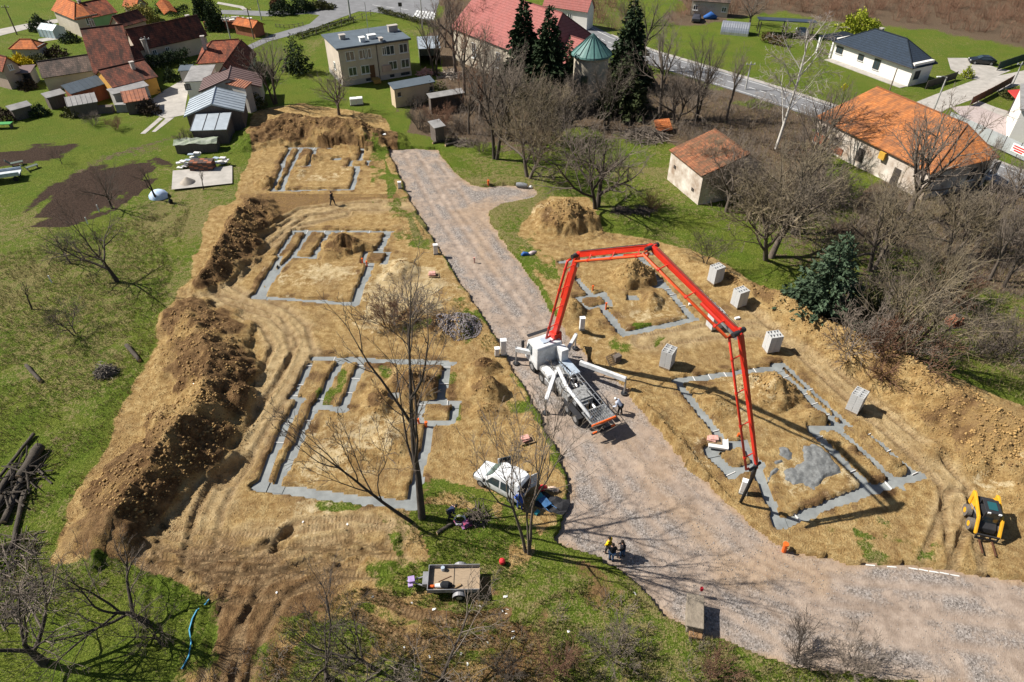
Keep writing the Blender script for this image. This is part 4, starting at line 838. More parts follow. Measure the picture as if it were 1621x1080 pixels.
# ================================================================== ROADS AND YARDS
M_ASPH = mat('asphalt', (.20, .20, .205), .9, .3, .5, .3, 25); M_PAVE = mat('pale_concrete', (.42, .39, .35), .9, .3, .8, .3, 12); M_PATH = mat('light_path', (.40, .37, .33), .9, .3, .7, .3, 12)
M_LINE = mat('road_paint', (.72, .72, .70), .7, .25, 1.5)
def sheet(name, pxs, m, z, world=None):
    P = world or gp(pxs); mb = MB(); mb.v = [(x, y, z) for x, y in P]; 
    from mathutils.geometry import tessellate_polygon
    tri = tessellate_polygon([[Vector((x, y, 0)) for x, y in P]]); mb.f = [tuple(t) if ((Vector(P[t[1]])-Vector(P[t[0]])).cross(Vector(P[t[2]])-Vector(P[t[0]]))) > 0 else tuple(t)[::-1] for t in tri]
    return structure(mb.build(name, m))
def strip_road(name, pxs, wd, m, z, kerb=False):
    P = [g(*p).xy for p in pxs]; Q = []
    for i in range(len(P)-1):
        for k in range(6): Q.append(P[i].lerp(P[i+1], k/6))
    Q.append(P[-1]); o = sheet(name, None, m, z, ribbon(Q, wd)); return o, Q
main_road, MR = strip_road('road', [(905,38),(960,66),(1030,92),(1100,113),(1200,143),(1300,176),(1420,215),(1548,262),(1640,298),(1800,365)], 6.6, M_ASPH, .045)
sheet('pavement', None, M_PATH, .03, ribbon([p+Vector((1.4, 3.9)) for p in MR[6:]], 1.6))
for off in (-3.0, 3.0, 0.0):
    if off: sheet('road_marking', None, M_LINE, .052, ribbon([p+Vector((.34, .94))*off for p in MR], .13))
    else:
        for i in range(2, len(MR)-1, 1): sheet('road_marking', None, M_LINE, .052, ribbon([MR[i].lerp(MR[i+1], .2), MR[i].lerp(MR[i+1], .75)], .13))
sheet('street', [(500,-14),(700,-14),(690,20),(678,36),(640,28),(590,19),(568,18),(540,28),(505,42),(465,55),(425,66),(395,80),(388,74),(430,55),(490,38),(506,24),(488,22),(420,26),(350,22),(350,16),(430,18),(505,14)], M_ASPH, .035)
for i in range(7): sheet('crosswalk_stripe', None, M_LINE, .042, ribbon([g(655+i*5, 27+i*.6).xy, g(661+i*4.6, 17+i*.5).xy], .45))
for i in range(3): sheet('road_marking', None, M_LINE, .042, ribbon([g(590+i*22, 8+i*3).xy, g(602+i*22, 10+i*3).xy], .15))
sheet('yard', [(236,160),(262,142),(290,126),(300,132),(294,165),(292,182),(262,188),(240,180)], M_PAVE, .03)
sheet('yard_track', [(222,212),(252,186),(258,188),(230,212)], M_PAVE, .036); sheet('yard_track', [(240,209),(262,188),(276,186),(246,209)], M_PAVE, .033)
sheet('lane', [(-30,52),(40,38),(90,30),(92,36),(40,47),(-30,64)], M_PATH, .03); sheet('lane', [(60,62),(110,55),(112,59),(62,67)], M_PATH, .03)
sheet('driveway', [(1435,168),(1480,150),(1540,128),(1640,108),(1640,128),(1560,150),(1500,172),(1470,190)], M_PAVE, .03); sheet('driveway', [(1500,92),(1530,92),(1580,108),(1600,112),(1560,128),(1530,124),(1505,110)], M_PATH, .038)
sheet('driveway', [(1505,170),(1560,165),(1625,185),(1625,215),(1590,215),(1540,200)], mat('pinkish_gravel', (.42, .35, .33), .9, .3, 2, .4, 20), .028); sheet('verge_path', [(1545,158),(1640,195),(1640,205),(1540,165)], M_PAVE, .04)
sheet('garden_path', [(345,3),(385,10),(400,22),(396,23),(380,13),(343,6)], M_PATH, .03)
# ================================================================== BUILDINGS
def wallmat(n_, c, v=.2): return mat(n_, c, .9, v, .6, .25, 8)
W_CREAM = wallmat('render_cream', (.52, .46, .36)); W_BEIGE = wallmat('render_beige', (.55, .47, .38)); W_WHITE = wallmat('render_white', (.74, .71, .66), .12); W_GREY = wallmat('render_grey', (.40, .38, .35)); W_GREEN = wallmat('render_green', (.22, .44, .20)); W_YEL = wallmat('render_ochre', (.62, .33, .07)); W_PINK = wallmat('render_pink', (.48, .36, .30)); W_BRICK = wallmat('brick_red', (.34, .13, .07), .4); W_WOOD = mat('grey_wood', (.16, .13, .11), .95, .45, 2, stretch=(6, 6, .6)); W_PALEG = wallmat('render_pale_green', (.50, .56, .47))
W_OLD = mat('crumbling_plaster', (.66, .61, .54), .95, .5, .55, .6, 5, col2=(.30, .22, .16))
R_ORANGE = roofmat('tiles_orange', (.58, .19, .06), (.46, .13, .042), .36, .6, (.16, .07, .04)); R_BROWN = roofmat('tiles_brown', (.26, .09, .055), (.17, .058, .038), .36, .85, (.035, .028, .024)); R_RED = roofmat('tiles_red', (.38, .115, .055), (.22, .06, .035), .36, .75, (.06, .035, .025))
R_GREY = roofmat('tiles_grey_brown', (.19, .135, .11), (.12, .085, .07), .4, .8, (.04, .038, .034)); R_OLD = roofmat('tiles_old_orange', (.60, .23, .075), (.46, .16, .05), .42, .8, (.17, .085, .05)); R_MOSS = roofmat('tiles_weathered', (.40, .165, .08), (.25, .095, .05), .4, .9, (.10, .07, .045)); R_PINKR = roofmat('metal_tile_pink', (.37, .135, .12), (.32, .11, .095), .5, .35, (.24, .11, .10)); R_BLUE = roofmat('tiles_dark_blue', (.035, .05, .075), (.03, .042, .06), .4, .2, (.02, .025, .03))
R_METAL = mat('roof_sheet_pale', (.45, .50, .54), .45, .25, .7, metal=.35, spec=.5); R_FLAT = mat('roof_felt', (.10, .125, .15), .85, .25, .6); R_RUST = mat('roof_sheet_rusty', (.36, .13, .06), .7, .55, .9, col2=(.14, .06, .04)); R_DBR = mat('roof_sheet_brown', (.17, .11, .10), .6, .2, .6); R_GSHEET = mat('fibre_cement', (.30, .29, .28), .9, .4, .8)
M_FRAME = mat('window_frame_white', (.75, .75, .73), .5, .05, 3); M_FRD = mat('window_frame_dark', (.06, .05, .045), .6, .1, 3); M_CHIM = wallmat('chimney_render', (.42, .38, .34)); M_DOOR = mat('door_brown', (.12, .06, .03), .7, .3, 5, stretch=(8, 8, 1)); M_CURT = mat('curtain_white', (.42, .45, .46), .6, .3, 1.5)
def window(wall, o, u, ang, w_, h_, frame=M_FRAME, mull=True, glass=None):
    """window centred at local point o; u unit vector along the wall, ang outward unit vector"""
    o = Vector(o); u = Vector(u); nrm = Vector(ang); rz = math.atan2(u.y, u.x); t = .09
    m = MB()
    for s in (-1, 1):
        m.box(o+u*s*(w_/2-t/2)+nrm*.02, (t, .1, h_), rz); m.box(o+Vector((0, 0, s*(h_/2-t/2)))+nrm*.022, (w_-.005, .1, t), rz)
    if mull: m.box(o+nrm*.018, (t, .09, h_-.01), rz)
    f = m.build('window', frame, wall)
    MB().box(o+nrm*.012, (w_-t, .05, h_-t), rz).build('pane', glass or M_GL, f); MB().box(o+nrm*.08-Vector((0, 0, h_/2+.05)), (w_+.2, .2, .05), rz).build('sill', M_FRAME, f)
def lwin(wall, hw, hl, side, u, z, w_, h_, **k):
    if side == 'n': window(wall, (u, -hw, z), (1, 0, 0), (0, -1, 0), w_, h_, **k)
    if side == 'p': window(wall, (u, hw, z), (1, 0, 0), (0, 1, 0), w_, h_, **k)
    if side == 'a': window(wall, (-hl, u, z), (0, 1, 0), (-1, 0, 0), w_, h_, **k)
    if side == 'b': window(wall, (hl, u, z), (0, 1, 0), (1, 0, 0), w_, h_, **k)
def house(label, A, B, zr, E, ze, rm, wm, hipA=0., hipB=0., wins=(), doors=(), chim=(), name='house', cat='house', over=.4, w2=None, group=None, battens=0):
    zr *= VS; ze *= VS
    if isinstance(A, Vector): a, b, e = A.copy(), B.copy(), E.copy()
    else: a, b, e = g(*A, zr), g(*B, zr), g(*E, ze)
    d = (b-a); rl = d.length; d.normalize(); rz = math.atan2(d.y, d.x)
    hw = max(abs((e-a).xy.cross(d.xy)), 1.7); hw -= over; c = a+d*((rl+hipB-hipA)/2); hl = (rl+hipA+hipB)/2-over*.5
    t = thing(name, label, cat, (c.x, c.y, 0), rz, group); xa, xb = -hl+hipA, hl-hipB; fw = w2 if w2 else hw
    m = MB(); sl = (zr-ze)/(hw+over); zw = ze+sl*over-.05
    if hipA > 0 and hipB > 0: m.box((0, (fw-hw)/2, zw/2-.5), (2*hl, hw+fw, zw+1))
    else:
        zg = zr-.12
        P = [(-hl, -hw, -1), (hl, -hw, -1), (hl, fw, -1), (-hl, fw, -1), (-hl, -hw, zw), (hl, -hw, zw), (hl, fw, zw), (-hl, fw, zw)]; F = [(0, 1, 5, 4), (2, 3, 7, 6)]
        if hipA == 0: P.append((-hl, 0, zg)); F.append((3, 0, 4, len(P)-1, 7))
        else: F.append((3, 0, 4, 7))
        if hipB == 0: P.append((hl, 0, zg)); F.append((1, 2, 6, len(P)-1, 5))
        else: F.append((1, 2, 6, 5))
        m.add(P, F)
    wall = m.build('wall', wm, t)
    m = MB(); ho, wo_, wf_ = hl+over*.5, hw+over, fw+over; ra, rb = (-ho if hipA == 0 else xa), (ho if hipB == 0 else xb); th = .14
    m.slab([(-ho, -wo_, ze), (ho, -wo_, ze), (rb, -.01, zr), (ra, -.01, zr)], th); m.slab([(ho, wf_, ze), (-ho, wf_, ze), (ra, .01, zr), (rb, .01, zr)], th)
    if hipA > 0: m.slab([(-ho, wf_, ze), (-ho, -wo_, ze), (ra, 0, zr-.01)], th)
    if hipB > 0: m.slab([(ho, -wo_, ze), (ho, wf_, ze), (rb, 0, zr-.01)], th)
    roof = m.build('roof', rm, t)
    m = MB().tube([(ra, 0, zr+.02), (rb, 0, zr+.02)], .11, 6)
    if hipB > 0: m.tube([(rb, 0, zr), (ho, -wo_, ze+.02)], .09, 6); m.tube([(rb, 0, zr), (ho, wf_, ze+.02)], .09, 6)
    if hipA > 0: m.tube([(ra, 0, zr), (-ho, -wo_, ze+.02)], .09, 6); m.tube([(ra, 0, zr), (-ho, wf_, ze+.02)], .09, 6)
    m.build('ridge_tiles', rm, roof)
    for x, y, h_ in chim:
        zc = zr-abs(y)*sl; q = MB().box((x, y, zc+h_/2-.4), (.55, .55, h_+.8)).box((x, y, zc+h_), (.7, .7, .12)); q.build('chimney', M_CHIM, roof)
    for q in wins:
        k = q[5] if len(q) > 5 else {}; lwin(wall, hw, hl, q[0], q[1], q[2]*VS, q[3], q[4], **k)
    for s_, u, w_, h_ in doors:
        p = {'n': (u, -hw-.02, h_/2), 'b': (hl+.02, u, h_/2), 'a': (-hl-.02, u, h_/2), 'p': (u, hw+.02, h_/2)}[s_]; dd = (w_, .1, h_) if s_ in 'np' else (.1, w_, h_); MB().box(p, dd).build('door', M_DOOR, wall)
    if battens:
        m = MB(); n_ = int(2*ho/battens)
        for i in range(n_+1):
            x = -ho+.05+i*(2*ho-.1)/n_; m.beam((x, -wo_, ze+.04), (x, 0, zr+.04), .06, .06); m.beam((x, wo_, ze+.04), (x, 0, zr+.04), .06, .06)
        m.build('seam', rm, roof)
    return t, wall, roof, hw, hl
def lean(label, TA, TB, zt, BA, zb, rm, wm, name='shed', cat='shed', ribs=0, wins=(), open_front=False, group=None, over=.2):
    """single pitch roof: top edge TA-TB at height zt, lower edge starting at BA at height zb"""
    zt *= VL; zb *= VL; a, b, e = g(*TA, zt), g(*TB, zt), g(*BA, zb); d = b-a; L = d.length; d.normalize(); rz = math.atan2(d.y, d.x); W = abs((e-a).xy.cross(d.xy))
    sgn = -1 if (e-a).xy.cross(d.xy) > 0 else 1
    n_ = Vector((-d.y, d.x, 0))*sgn; c = a+d*L/2+n_*W/2; t = thing(name, label, cat, (c.x, c.y, 0), rz, group); hl, hw = L/2, W/2; y0, y1 = -sgn*hw, sgn*hw
    k = over; P = [(-hl+k, y0*(1-k/hw), -1), (hl-k, y0*(1-k/hw), -1), (hl-k, y1*(1-k/hw), -1), (-hl+k, y1*(1-k/hw), -1), (-hl+k, y0*(1-k/hw), zt-.15), (hl-k, y0*(1-k/hw), zt-.15), (hl-k, y1*(1-k/hw), zb-.13), (-hl+k, y1*(1-k/hw), zb-.13)]
    F = [(0, 1, 5, 4), (1, 2, 6, 5), (3, 0, 4, 7), (4, 5, 6, 7)]
    if not open_front: F.append((2, 3, 7, 6))
    wall = MB().add(P, F).build('wall', wm, t)
    if open_front:
        for x in (-hl+k, 0, hl-k): MB().box((x, y1*(1-k/hw), zb/2-.1), (.14, .14, zb-.1)).build('post', W_WOOD, t)
    roof = MB().slab([(-hl, y0, zt), (hl, y0, zt), (hl, y1, zb), (-hl, y1, zb)], .1).build('roof', rm, t)
    if ribs:
        n2 = max(2, int(L/ribs))
        m = MB()
        for i in range(n2+1): x = -hl+.04+i*(2*hl-.08)/n2; m.beam((x, y0, zt+.03), (x, y1, zb+.03), .06, .06)
        m.build('seam', M_FRD if ribs > .9 else rm, roof)
    for u, z, w_, h_ in wins:
        window(wall, (u, y1*(1-k/hw), z), (1, 0, 0), (0, sgn, 0), w_, h_, M_FRD)
    return t, wall, roof, hl, hw, sgn
def house_e(label, E1, E2, A, ze, rm, wm, up=.4, **k):
    """house measured from both ends of its visible eave and one end of the ridge"""
    e1, e2 = g(*E1, ze), g(*E2, ze); d = (e2-e1).normalized(); zr = min((z for z in np.arange(ze+.3, 14, .05)), key=lambda z: abs((g(*A, float(z))-e1).dot(d))); a = g(*A, float(zr)); off = (a-e1).dot(d); a = a-d*off
    return house(label, Vector((a.x, a.y, zr+up)), Vector((a.x, a.y, zr+up))+d*((e2-e1).length-k.get('hipB', 0)), float(zr)+up, e1.lerp(e2, .5), ze, rm, wm, **k)
# --- the village on the left
VS, VL = .66, .78
house('house with bright orange tiled roof and pale wall, farthest at the upper left', (93,-6), (119,4), 8.5, (102,25), 5.2, R_ORANGE, W_CREAM, hipB=3.5, wins=[('b', 0, 4.2, .9, 1.3)], chim=[(2, .8, 1)])
house('green walled house wing with dark red roof beside the bright orange roof', (126,5), (166,-3), 8.2, (150,27), 5, R_RED, W_GREEN, wins=[('n', -3, 3.4, 1, 1.3), ('n', 2, 3.4, 1, 1.3)])
VS = 1.0
house_e('old barn with dark brown tiled roof and cream gable behind the low grey brown roof', (143,79), (206,71), (126,46), 3.0, R_BROWN, W_CREAM, up=0, w2=4.0, name='barn', cat='barn')
VS = .66
house('dark roofed outbuilding with peach gable behind the old barn', (177,26), (218,15), 6.5, (205,40), 3.8, R_BROWN, W_PINK, name='outbuilding', cat='outbuilding')
t, wl, rf, hw, hl = house('long house with dark brown tiled roof and three small white framed windows', (198,47), (312,24), 9.2, (286,66), 4.4, R_BROWN, W_BEIGE, wins=[('n', -7.4, 3.1, .8, .8), ('n', -3.6, 3.1, .8, .8), ('n', -1.2, 3.1, .8, .8)], chim=[(-5, -2, 1.2), (5, .6, 1)])
m = MB().slab([(1, -2.4, 8.3), (1, -.2, 9.9), (2.2, -.2, 9.2), (2.2, -2.4, 7.8)], .12).slab([(-.2, -2.4, 7.8), (-.2, -.2, 9.2), (1, -.2, 9.9), (1, -2.4, 8.3)], .12); m.build('dormer_roof', R_ORANGE, rf)
lean('low building with grey brown tiled roof in front of the old barn', (145,84), (183,77), 5.4, (158,107), 3.2, R_GREY, W_CREAM, name='outbuilding', cat='outbuilding'); lean('small building with brown tiled roof joined to the gable of the long house', (184,77), (216,71), 5.6, (194,101), 3.3, R_BROWN, W_CREAM, name='outbuilding', cat='outbuilding')
house('long low building with dark grey tiled roof and cream front wall', (57,98), (141,86), 6, (108,117.5), 3.3, R_GREY, W_CREAM, name='outbuilding', cat='outbuilding', chim=[(7.5, -.5, .9)])
lean('brick shed with dark blue grey sheet roof', (96,135), (155,118), 4.2, (108,150), 3.0, R_FLAT, W_BRICK, ribs=.8)
VS = 1.0
house_e('house with dark red roof and orange ochre gable wall by the concrete yard', (178,139), (250,121), (156,113), 2.7, R_BROWN, W_YEL, up=.2, wins=[('b', 0, 1.5, .9, 1.2)], doors=[('b', 2.2, 1, 2.1)], chim=[(1.2, -1.2, 1.0)])
VS = .66
lean('grey flat roofed lean to in front of the ochre house', (168,141), (226,127), 3.4, (172,151), 3.0, R_GSHEET, W_GREY, name='lean_to', cat='lean-to')
lean('small shed with rusty orange ribbed roof by the yard', (190,145), (229,139), 3.2, (197,163), 2.5, R_RUST, W_WOOD, ribs=.55)
house('pink walled house with orange roof cut by the left edge of the photo', (-45,78), (10,90), 7.5, (-10,104), 4.6, R_RED, W_PINK, wins=[('b', 0, 5, .8, .9)])
lean('carport with flat red brown roof beside the pink house', (26,104), (56,102), 3.2, (33,116), 2.8, R_DBR, W_GREY, name='carport', cat='carport', open_front=True)
lean('weathered shed with pale sheet roof below the brick shed', (64,148), (95,140), 2.9, (75,155), 2.5, R_GSHEET, W_WOOD); lean('open wooden shed roofed with grey slabs', (101,154), (149,146), 3, (101,170), 2.4, R_GSHEET, W_WOOD, ribs=.7); lean('low mossy roofed shed at the left end of the gardens', (8,168), (42,159), 2.6, (14,176), 2.2, R_GSHEET, W_WOOD)
house('garden outbuilding with pale orange hipped roof on the far left', (29,62), (50,62), 4.6, (40,73), 2.7, R_ORANGE, W_GREY, hipA=1.5, hipB=1.5, name='outbuilding', cat='outbuilding')
# the row of buildings right of the yard
house('house with orange hipped roof next to the white flat roofed extension', (333,65), (378,62), 7.6, (325,100), 4.2, R_RED, W_CREAM, hipA=2.5, chim=[(-2, -1.5, 2)])
house('house wing with red tiled roof running towards the brown roofed building', (353,103), (382,63), 7.8, (397,101), 4.2, R_RED, W_GREY, name='house')
lean('white flat roofed extension between the orange roof and the brown roof', (303,104), (341,102), 3.9, (300,129), 3.7, R_GSHEET, W_WHITE, name='extension', cat='extension', wins=[(-1.5, 2, .9, .9)])
house('building with dark brown sheet roof in front of the red roofed wing', (360,125), (365,105), 7, (316,139), 4.6, R_DBR, W_GREY, name='barn', cat='barn', battens=.8)
house('barn with pale metal sheet roof and rusty ridge', (334,165), (341,138), 6.4, (293,177), 4.2, R_METAL, W_WOOD, name='barn', cat='barn', battens=.9)
lean('lean to shed with pale metal roof in dark seamed panels', (309,180), (367,178), 3.9, (299,207), 2.8, R_METAL, W_WOOD, name='lean_to', cat='lean-to', ribs=1.3)
lean('strip of rusty red roof between the brown roof and the metal barn', (365,122), (399,130), 5.6, (358,133), 5.0, R_RUST, W_GREY, name='lean_to', cat='lean-to', ribs=.5)
lean('small dark lean to roof left of the white extension', (285,103), (306,102), 2.9, (287,112), 2.6, R_FLAT, W_GREY, name='lean_to', cat='lean-to')
house('low brick building with half of its orange roof missing, beyond the columnar tree', (375,27), (408,33), 4.4, (388,38), 2.9, R_ORANGE, W_BRICK, name='outbuilding', cat='outbuilding')
o = thing('brick_wall', 'low red brick wall with rubble behind it beside the half roofed building', 'wall', (g(360,45).x, g(360,45).y, 0), .1); MB().box((0, 0, .7), (9, .4, 1.4)).build('wall', W_BRICK, o)
for i in range(14): random.seed(i); MB().box((random.uniform(-4, 4), random.uniform(1, 5), random.uniform(.3, .9)), (random.uniform(.6, 1.6), random.uniform(.5, 1.2), random.uniform(.3, 1)), random.uniform(0, 3)).build('rubble', W_GREY if i % 2 else W_WHITE, o)
house('house with peach roof at the top edge of the village', (198,-8), (220,-5), 7, (208,7), 4.2, R_ORANGE, W_CREAM, wins=[('n', 0, 3, 1, 1.2)])
VS = VL = 1.0
# glass house
c = g(85, 57); t = thing('greenhouse', 'small pale blue greenhouse among the far left gardens', 'greenhouse', (c.x, c.y, 0), -.35)
M_FILM = mat('greenhouse_film', (.50, .62, .66), .3, .2, 1); pr = [(-1.4, 0), (-1.4, 1.5), (0, 2.3), (1.4, 1.5), (1.4, 0)]
m = MB(); m.v = [(x, y, z) for x in (-2, 2) for y, z in pr]; m.f = [(0, 1, 2, 3, 4), (9, 8, 7, 6, 5)]+[(i+1, i, 5+i, 6+i) for i in range(4)]; m.build('film', M_FILM, t)
m = MB()
for x in (-2.02, -1, 0, 1, 2.02):
    for i in range(4): m.beam((x, pr[i][0]*1.01, pr[i][1]+.02), (x, pr[i+1][0]*1.01, pr[i+1][1]+.02), .06, .06)
m.build('frame', M_FRAME, t)
# --- two storey block
zt = 6.1; fl, fr, bl = g(532,78.5,zt), g(650.5,61.5,zt), g(516.7,54.5,zt); d = (fr-fl); L = d.length; d.normalize(); rz = math.atan2(d.y, d.x); W = abs((bl-fl).xy.cross(d.xy)); n_ = Vector((-d.y, d.x, 0)); c = fl+d*L/2+n_*W/2
t = thing('apartment_block', 'two storey beige apartment block with flat dark grey roof', 'apartment block', (c.x, c.y, 0), rz); hl, hw = L/2-.35, W/2-.35
wall = MB().box((0, 0, zt/2-.5), (2*hl, 2*hw, zt+.8)).build('wall', W_BEIGE, t); MB().box((0, 0, .35), (2*hl+.08, 2*hw+.08, .9)).build('plinth', W_GREY, t)
roof = MB().box((0, 0, zt+.02), (L, W, .22)).build('roof', R_FLAT, t); MB().box((0, -W/2-.06, zt-.08), (L, .12, .12)).build('gutter', M_FRD, roof)
def ux(px, py, z): p = g(px, py, z); return (p-c).dot(d)
for px, py, z, w_, h_ in ((550,85,4.7,1.5,1.5),(571,83,4.7,1.3,1.5),(579.5,82,4.7,1.1,1.5),(614.5,77,4.7,1.5,1.5),(605,78,4.7,.8,1.3),(635.5,74,4.7,1.5,1.5),(553,108,2.2,1.4,1.4),(574,106,2.2,1.5,1.4),(617.3,99,2.2,1.5,1.4),(637,96.5,2.2,1.5,1.4)): window(wall, (ux(px, py, z), -hw, z), (1, 0, 0), (0, -1, 0), w_, h_, glass=M_GL if int(px) % 2 else M_GL)
for px, py in ((579,122),(617,116.5),(634.5,114),(641.5,113)): window(wall, (ux(px, py, .5), -hw-.04, .5), (1, 0, 0), (0, -1, 0), .8, .5, M_FRD, False)
window(wall, (-hl, -.5, 2.4), (0, 1, 0), (-1, 0, 0), 1, 1.2)
x = ux(583,108,1.6); MB().box((x, -hw-.02, 1.7), (.9, .1, 2.1)).build('door', M_DOOR, wall); MB().box((x+.2, -hw-.8, .6), (1.2, 1.5, .3)).box((x+.2, -hw-1.5, .3), (1.2, .5, .3)).build('entrance_steps', mat('steps_ochre', (.35, .22, .06), .8, .3, 3), t); MB().box((ux(607,101,2.2), -hw-.15, 1.9), (1.6, .35, 1.0)).build('balcony_panel', W_PINK, wall)
MB().tube([(ux(594,95,3), -hw-.06, .3), (ux(594,95,3), -hw-.06, zt-.2)], .06, 6).build('downpipe', M_FRD, wall)
for px, py, w_, h_, m_ in ((541.5,59,.9,.7,M_CHIM),(573,63,.8,.7,M_WHITE),(588,58,1.3,.6,M_WHITE),(602.5,62,.5,.5,M_CHIM),(621.5,47,1.6,1.0,M_CHIM)):
    p = g(px, py, zt+.4); q = p-c; MB().box((q.dot(d), q.dot(n_), zt+.1+h_/2), (w_, .8, h_)).box((q.dot(d), q.dot(n_), zt+.13+h_), (w_+.2, 1, .08)).build('chimney', m_, roof)
MB().tube([(1.0, 1.5, zt), (1.0, 1.5, zt+5)], .05, 6).build('antenna_mast', M_STEEL, roof)
lean('pale green garage with pale metal roof beside the apartment block', (659,58), (694,56.5), 3.4, (671,77), 3.0, R_METAL, W_PALEG, name='garage', cat='garage', ribs=1.5, open_front=True)
lean('beige rabbit shed with dark flat roof on the lawn', (614,131), (680,119), 3.4, (626,141), 3.0, R_FLAT, wallmat('shed_peach', (.60, .47, .32)), wins=[(-2.6, 2.0, .5, .6), (2.8, 2.0, .5, .6)])
lean('open lean to with pale weathered roof right of the beige shed', (675,148), (730,139), 2.8, (686,155), 2.5, R_GSHEET, W_WOOD, name='lean_to', cat='lean-to', open_front=True)
lean('small grey wooden hut on legs at the head of the gravel road', (677,192), (695,188), 2.6, (688,203), 2.3, R_GSHEET, W_WOOD, name='hut', cat='hut')
# --- church
cT = g(934, 150); zN, zE = 11.0, 5.5; bN = g(892, 21, zN); dN = Vector((bN.x-cT.x, bN.y-cT.y, 0)).normalized(); aN = bN+dN*22; cF = g(960, 72, zE)
hN = abs((cF-bN).xy.cross(dN.xy)); hpB = max(2.0, -(cF-bN).dot(dN))
t, wl, rf, hw, hl = house('church with large pink red metal roof behind the spruces', aN, bN, zN, cF, zE, R_PINKR, W_CREAM, hipB=hpB, name='church', cat='church', wins=[('n', -6, 3, 1.2, 2.6), ('n', 1, 3, 1.2, 2.6), ('n', 7, 3, 1.2, 2.6)])
aC = g(899, 44, 8.0); house('lower chancel of the church with pink red roof next to the turret', Vector((cT.x, cT.y, 8))+dN*((aC-cT).xy.dot(dN.xy)+3), Vector((cT.x, cT.y, 8))+dN*2.0, 8.0, Vector((cT.x, cT.y, 5))+Vector((-dN.y, dN.x, 0))*4.2, 5.2, R_PINKR, W_CREAM, name='chancel', cat='church wing')
c = g(934, 166); zt = topz((934,166), 93); zc = topz((934,166), 62); rr = 27/(.0193*(166+351))
t = thing('church_turret', 'round cream church turret with green copper cone roof', 'turret', (c.x, c.y+rr, 0))
wl = MB().tube([(0, 0, -1), (0, 0, zt)], rr, 32).build('wall', W_CREAM, t); sharp(wl)
M_COP = mat('copper_green', (.10, .22, .20), .55, .35, 1.2, spec=.4); rf = MB().tube([(0, 0, zt-.15), (0, 0, zt+.1), (0, 0, zc)], [rr+.45, rr+.4, .05], 32).build('roof', M_COP, t)
m = MB()
for i in range(16): a_ = i*math.pi/8; m.beam(((rr+.42)*math.cos(a_), (rr+.42)*math.sin(a_), zt+.14), (.08*math.cos(a_), .08*math.sin(a_), zc+.05), .07, .09)
m.build('seam', mat('copper_dark', (.05, .12, .115), .6, .3, 2), rf); MB().box((-1.2, -rr+.12, zt*.45), (1.0, .4, 2.6)).build('window', M_GL, t)
MB().tube([(0, 0, zt-.5), (0, 0, zt-.18)], [rr+.1, rr+.3], 32).build('cornice', W_CREAM, t)
p = g(943, 66, 6.2); o = MB().box((0, 0, 3.4), (.7, .7, 6.8)).build('chimney_stack', W_BRICK); o.location = (p.x, p.y, 0); tag(o, 'orange brick chimney stack behind the copper cone', 'chimney')
house('white house with bluish wall at the top edge beyond the church', (866,-14), (938,-4), 6, (880,4), 3.6, R_PINKR, W_WHITE, wins=[('n', -5, 2.2, .9, 1.2), ('n', -2, 2.2, .9, 1.2), ('n', 1, 2.2, .9, 1.2)])
house('low pale building at the top edge right of centre', (1098,-18), (1160,-14), 5, (1120,-3), 3, R_GREY, W_CREAM, wins=[('n', -3, 1.6, 1, 1), ('n', 3, 1.6, 1, 1)])
# --- half round metal shed
a, b = g(1140,54), g(1184,58); d = b-a; L = d.length; rz = math.atan2(d.y, d.x); c = (a+b)/2+Vector((-math.sin(rz), math.cos(rz), 0))*1.6
t = thing('arched_shed', 'half round shed of shiny corrugated metal on the far lawn', 'shed', (c.x, c.y, 0), rz); m = MB(); N = 14; nx_ = 25
for i in range(nx_):
    x = -L/2+L*i/(nx_-1); r_ = 1.7+.03*(i % 2)
    m.v += [(x, -r_*math.cos(math.pi*k/N), 1.35*r_*math.sin(math.pi*k/N)*.95) for k in range(N+1)]
m.f = [(i*(N+1)+k, (i+1)*(N+1)+k, (i+1)*(N+1)+k+1, i*(N+1)+k+1) for i in range(nx_-1) for k in range(N)]; m.build('shell', mat('shiny_sheet', (.55, .56, .58), .3, .2, 1, metal=.7), t)
for s in (-1, 1): m = MB(); m.v = [(s*(L/2-.05), -1.68*math.cos(math.pi*k/N), 1.28*1.68*math.sin(math.pi*k/N)) for k in range(N+1)]; m.f = [tuple(range(N+1))]; m.build('end_wall', R_GSHEET, t)
# --- white bungalow
t, wl, rf, hw, hl = house('white bungalow with dark blue hipped roof on the right lawn', (1384,45), (1439,62), 6.2, (1379,86), 3.1, R_BLUE, W_WHITE, hipA=5.4, hipB=4.6, name='bungalow', cat='bungalow', over=.6, chim=[(-2.2, .8, 1.0)], wins=[('n', -7.0, 1.9, 1.5, 1.2, {'frame': M_FRD}), ('n', -2.2, 1.9, 1.2, 1.0, {'frame': M_FRD}), ('n', 1.3, 1.7, 1.3, 1.7, {'frame': M_FRD}), ('b', -1, 1.7, 1.3, 1.4, {'frame': M_FRD})])
MB().box((-hl-2.0, .8, 3.0), (4.2, 6.5, .14)).build('porch_roof', R_BLUE, t)
for x, y in ((-hl-3.8, -2.2), (-hl-3.8, 3.6), (-hl-.6, -2.2)): MB().box((x, y, 1.45), (.3, .3, 2.9)).build('porch_post', M_WHITE, t)
MB().box((0, -hw-.9, .05), (2*hl, 1.6, .1)).build('terrace_strip', M_PAVE, t); MB().box((.3, .6, 5.6), (.7, .5, .12)).build('roof_window', M_WHITE, rf)
m = MB()
for s in (-1, 1): m.box((0, s*(hw+.62), 3.05), (2*hl+.6, .12, .12))
m.build('gutter', M_FRD, t)
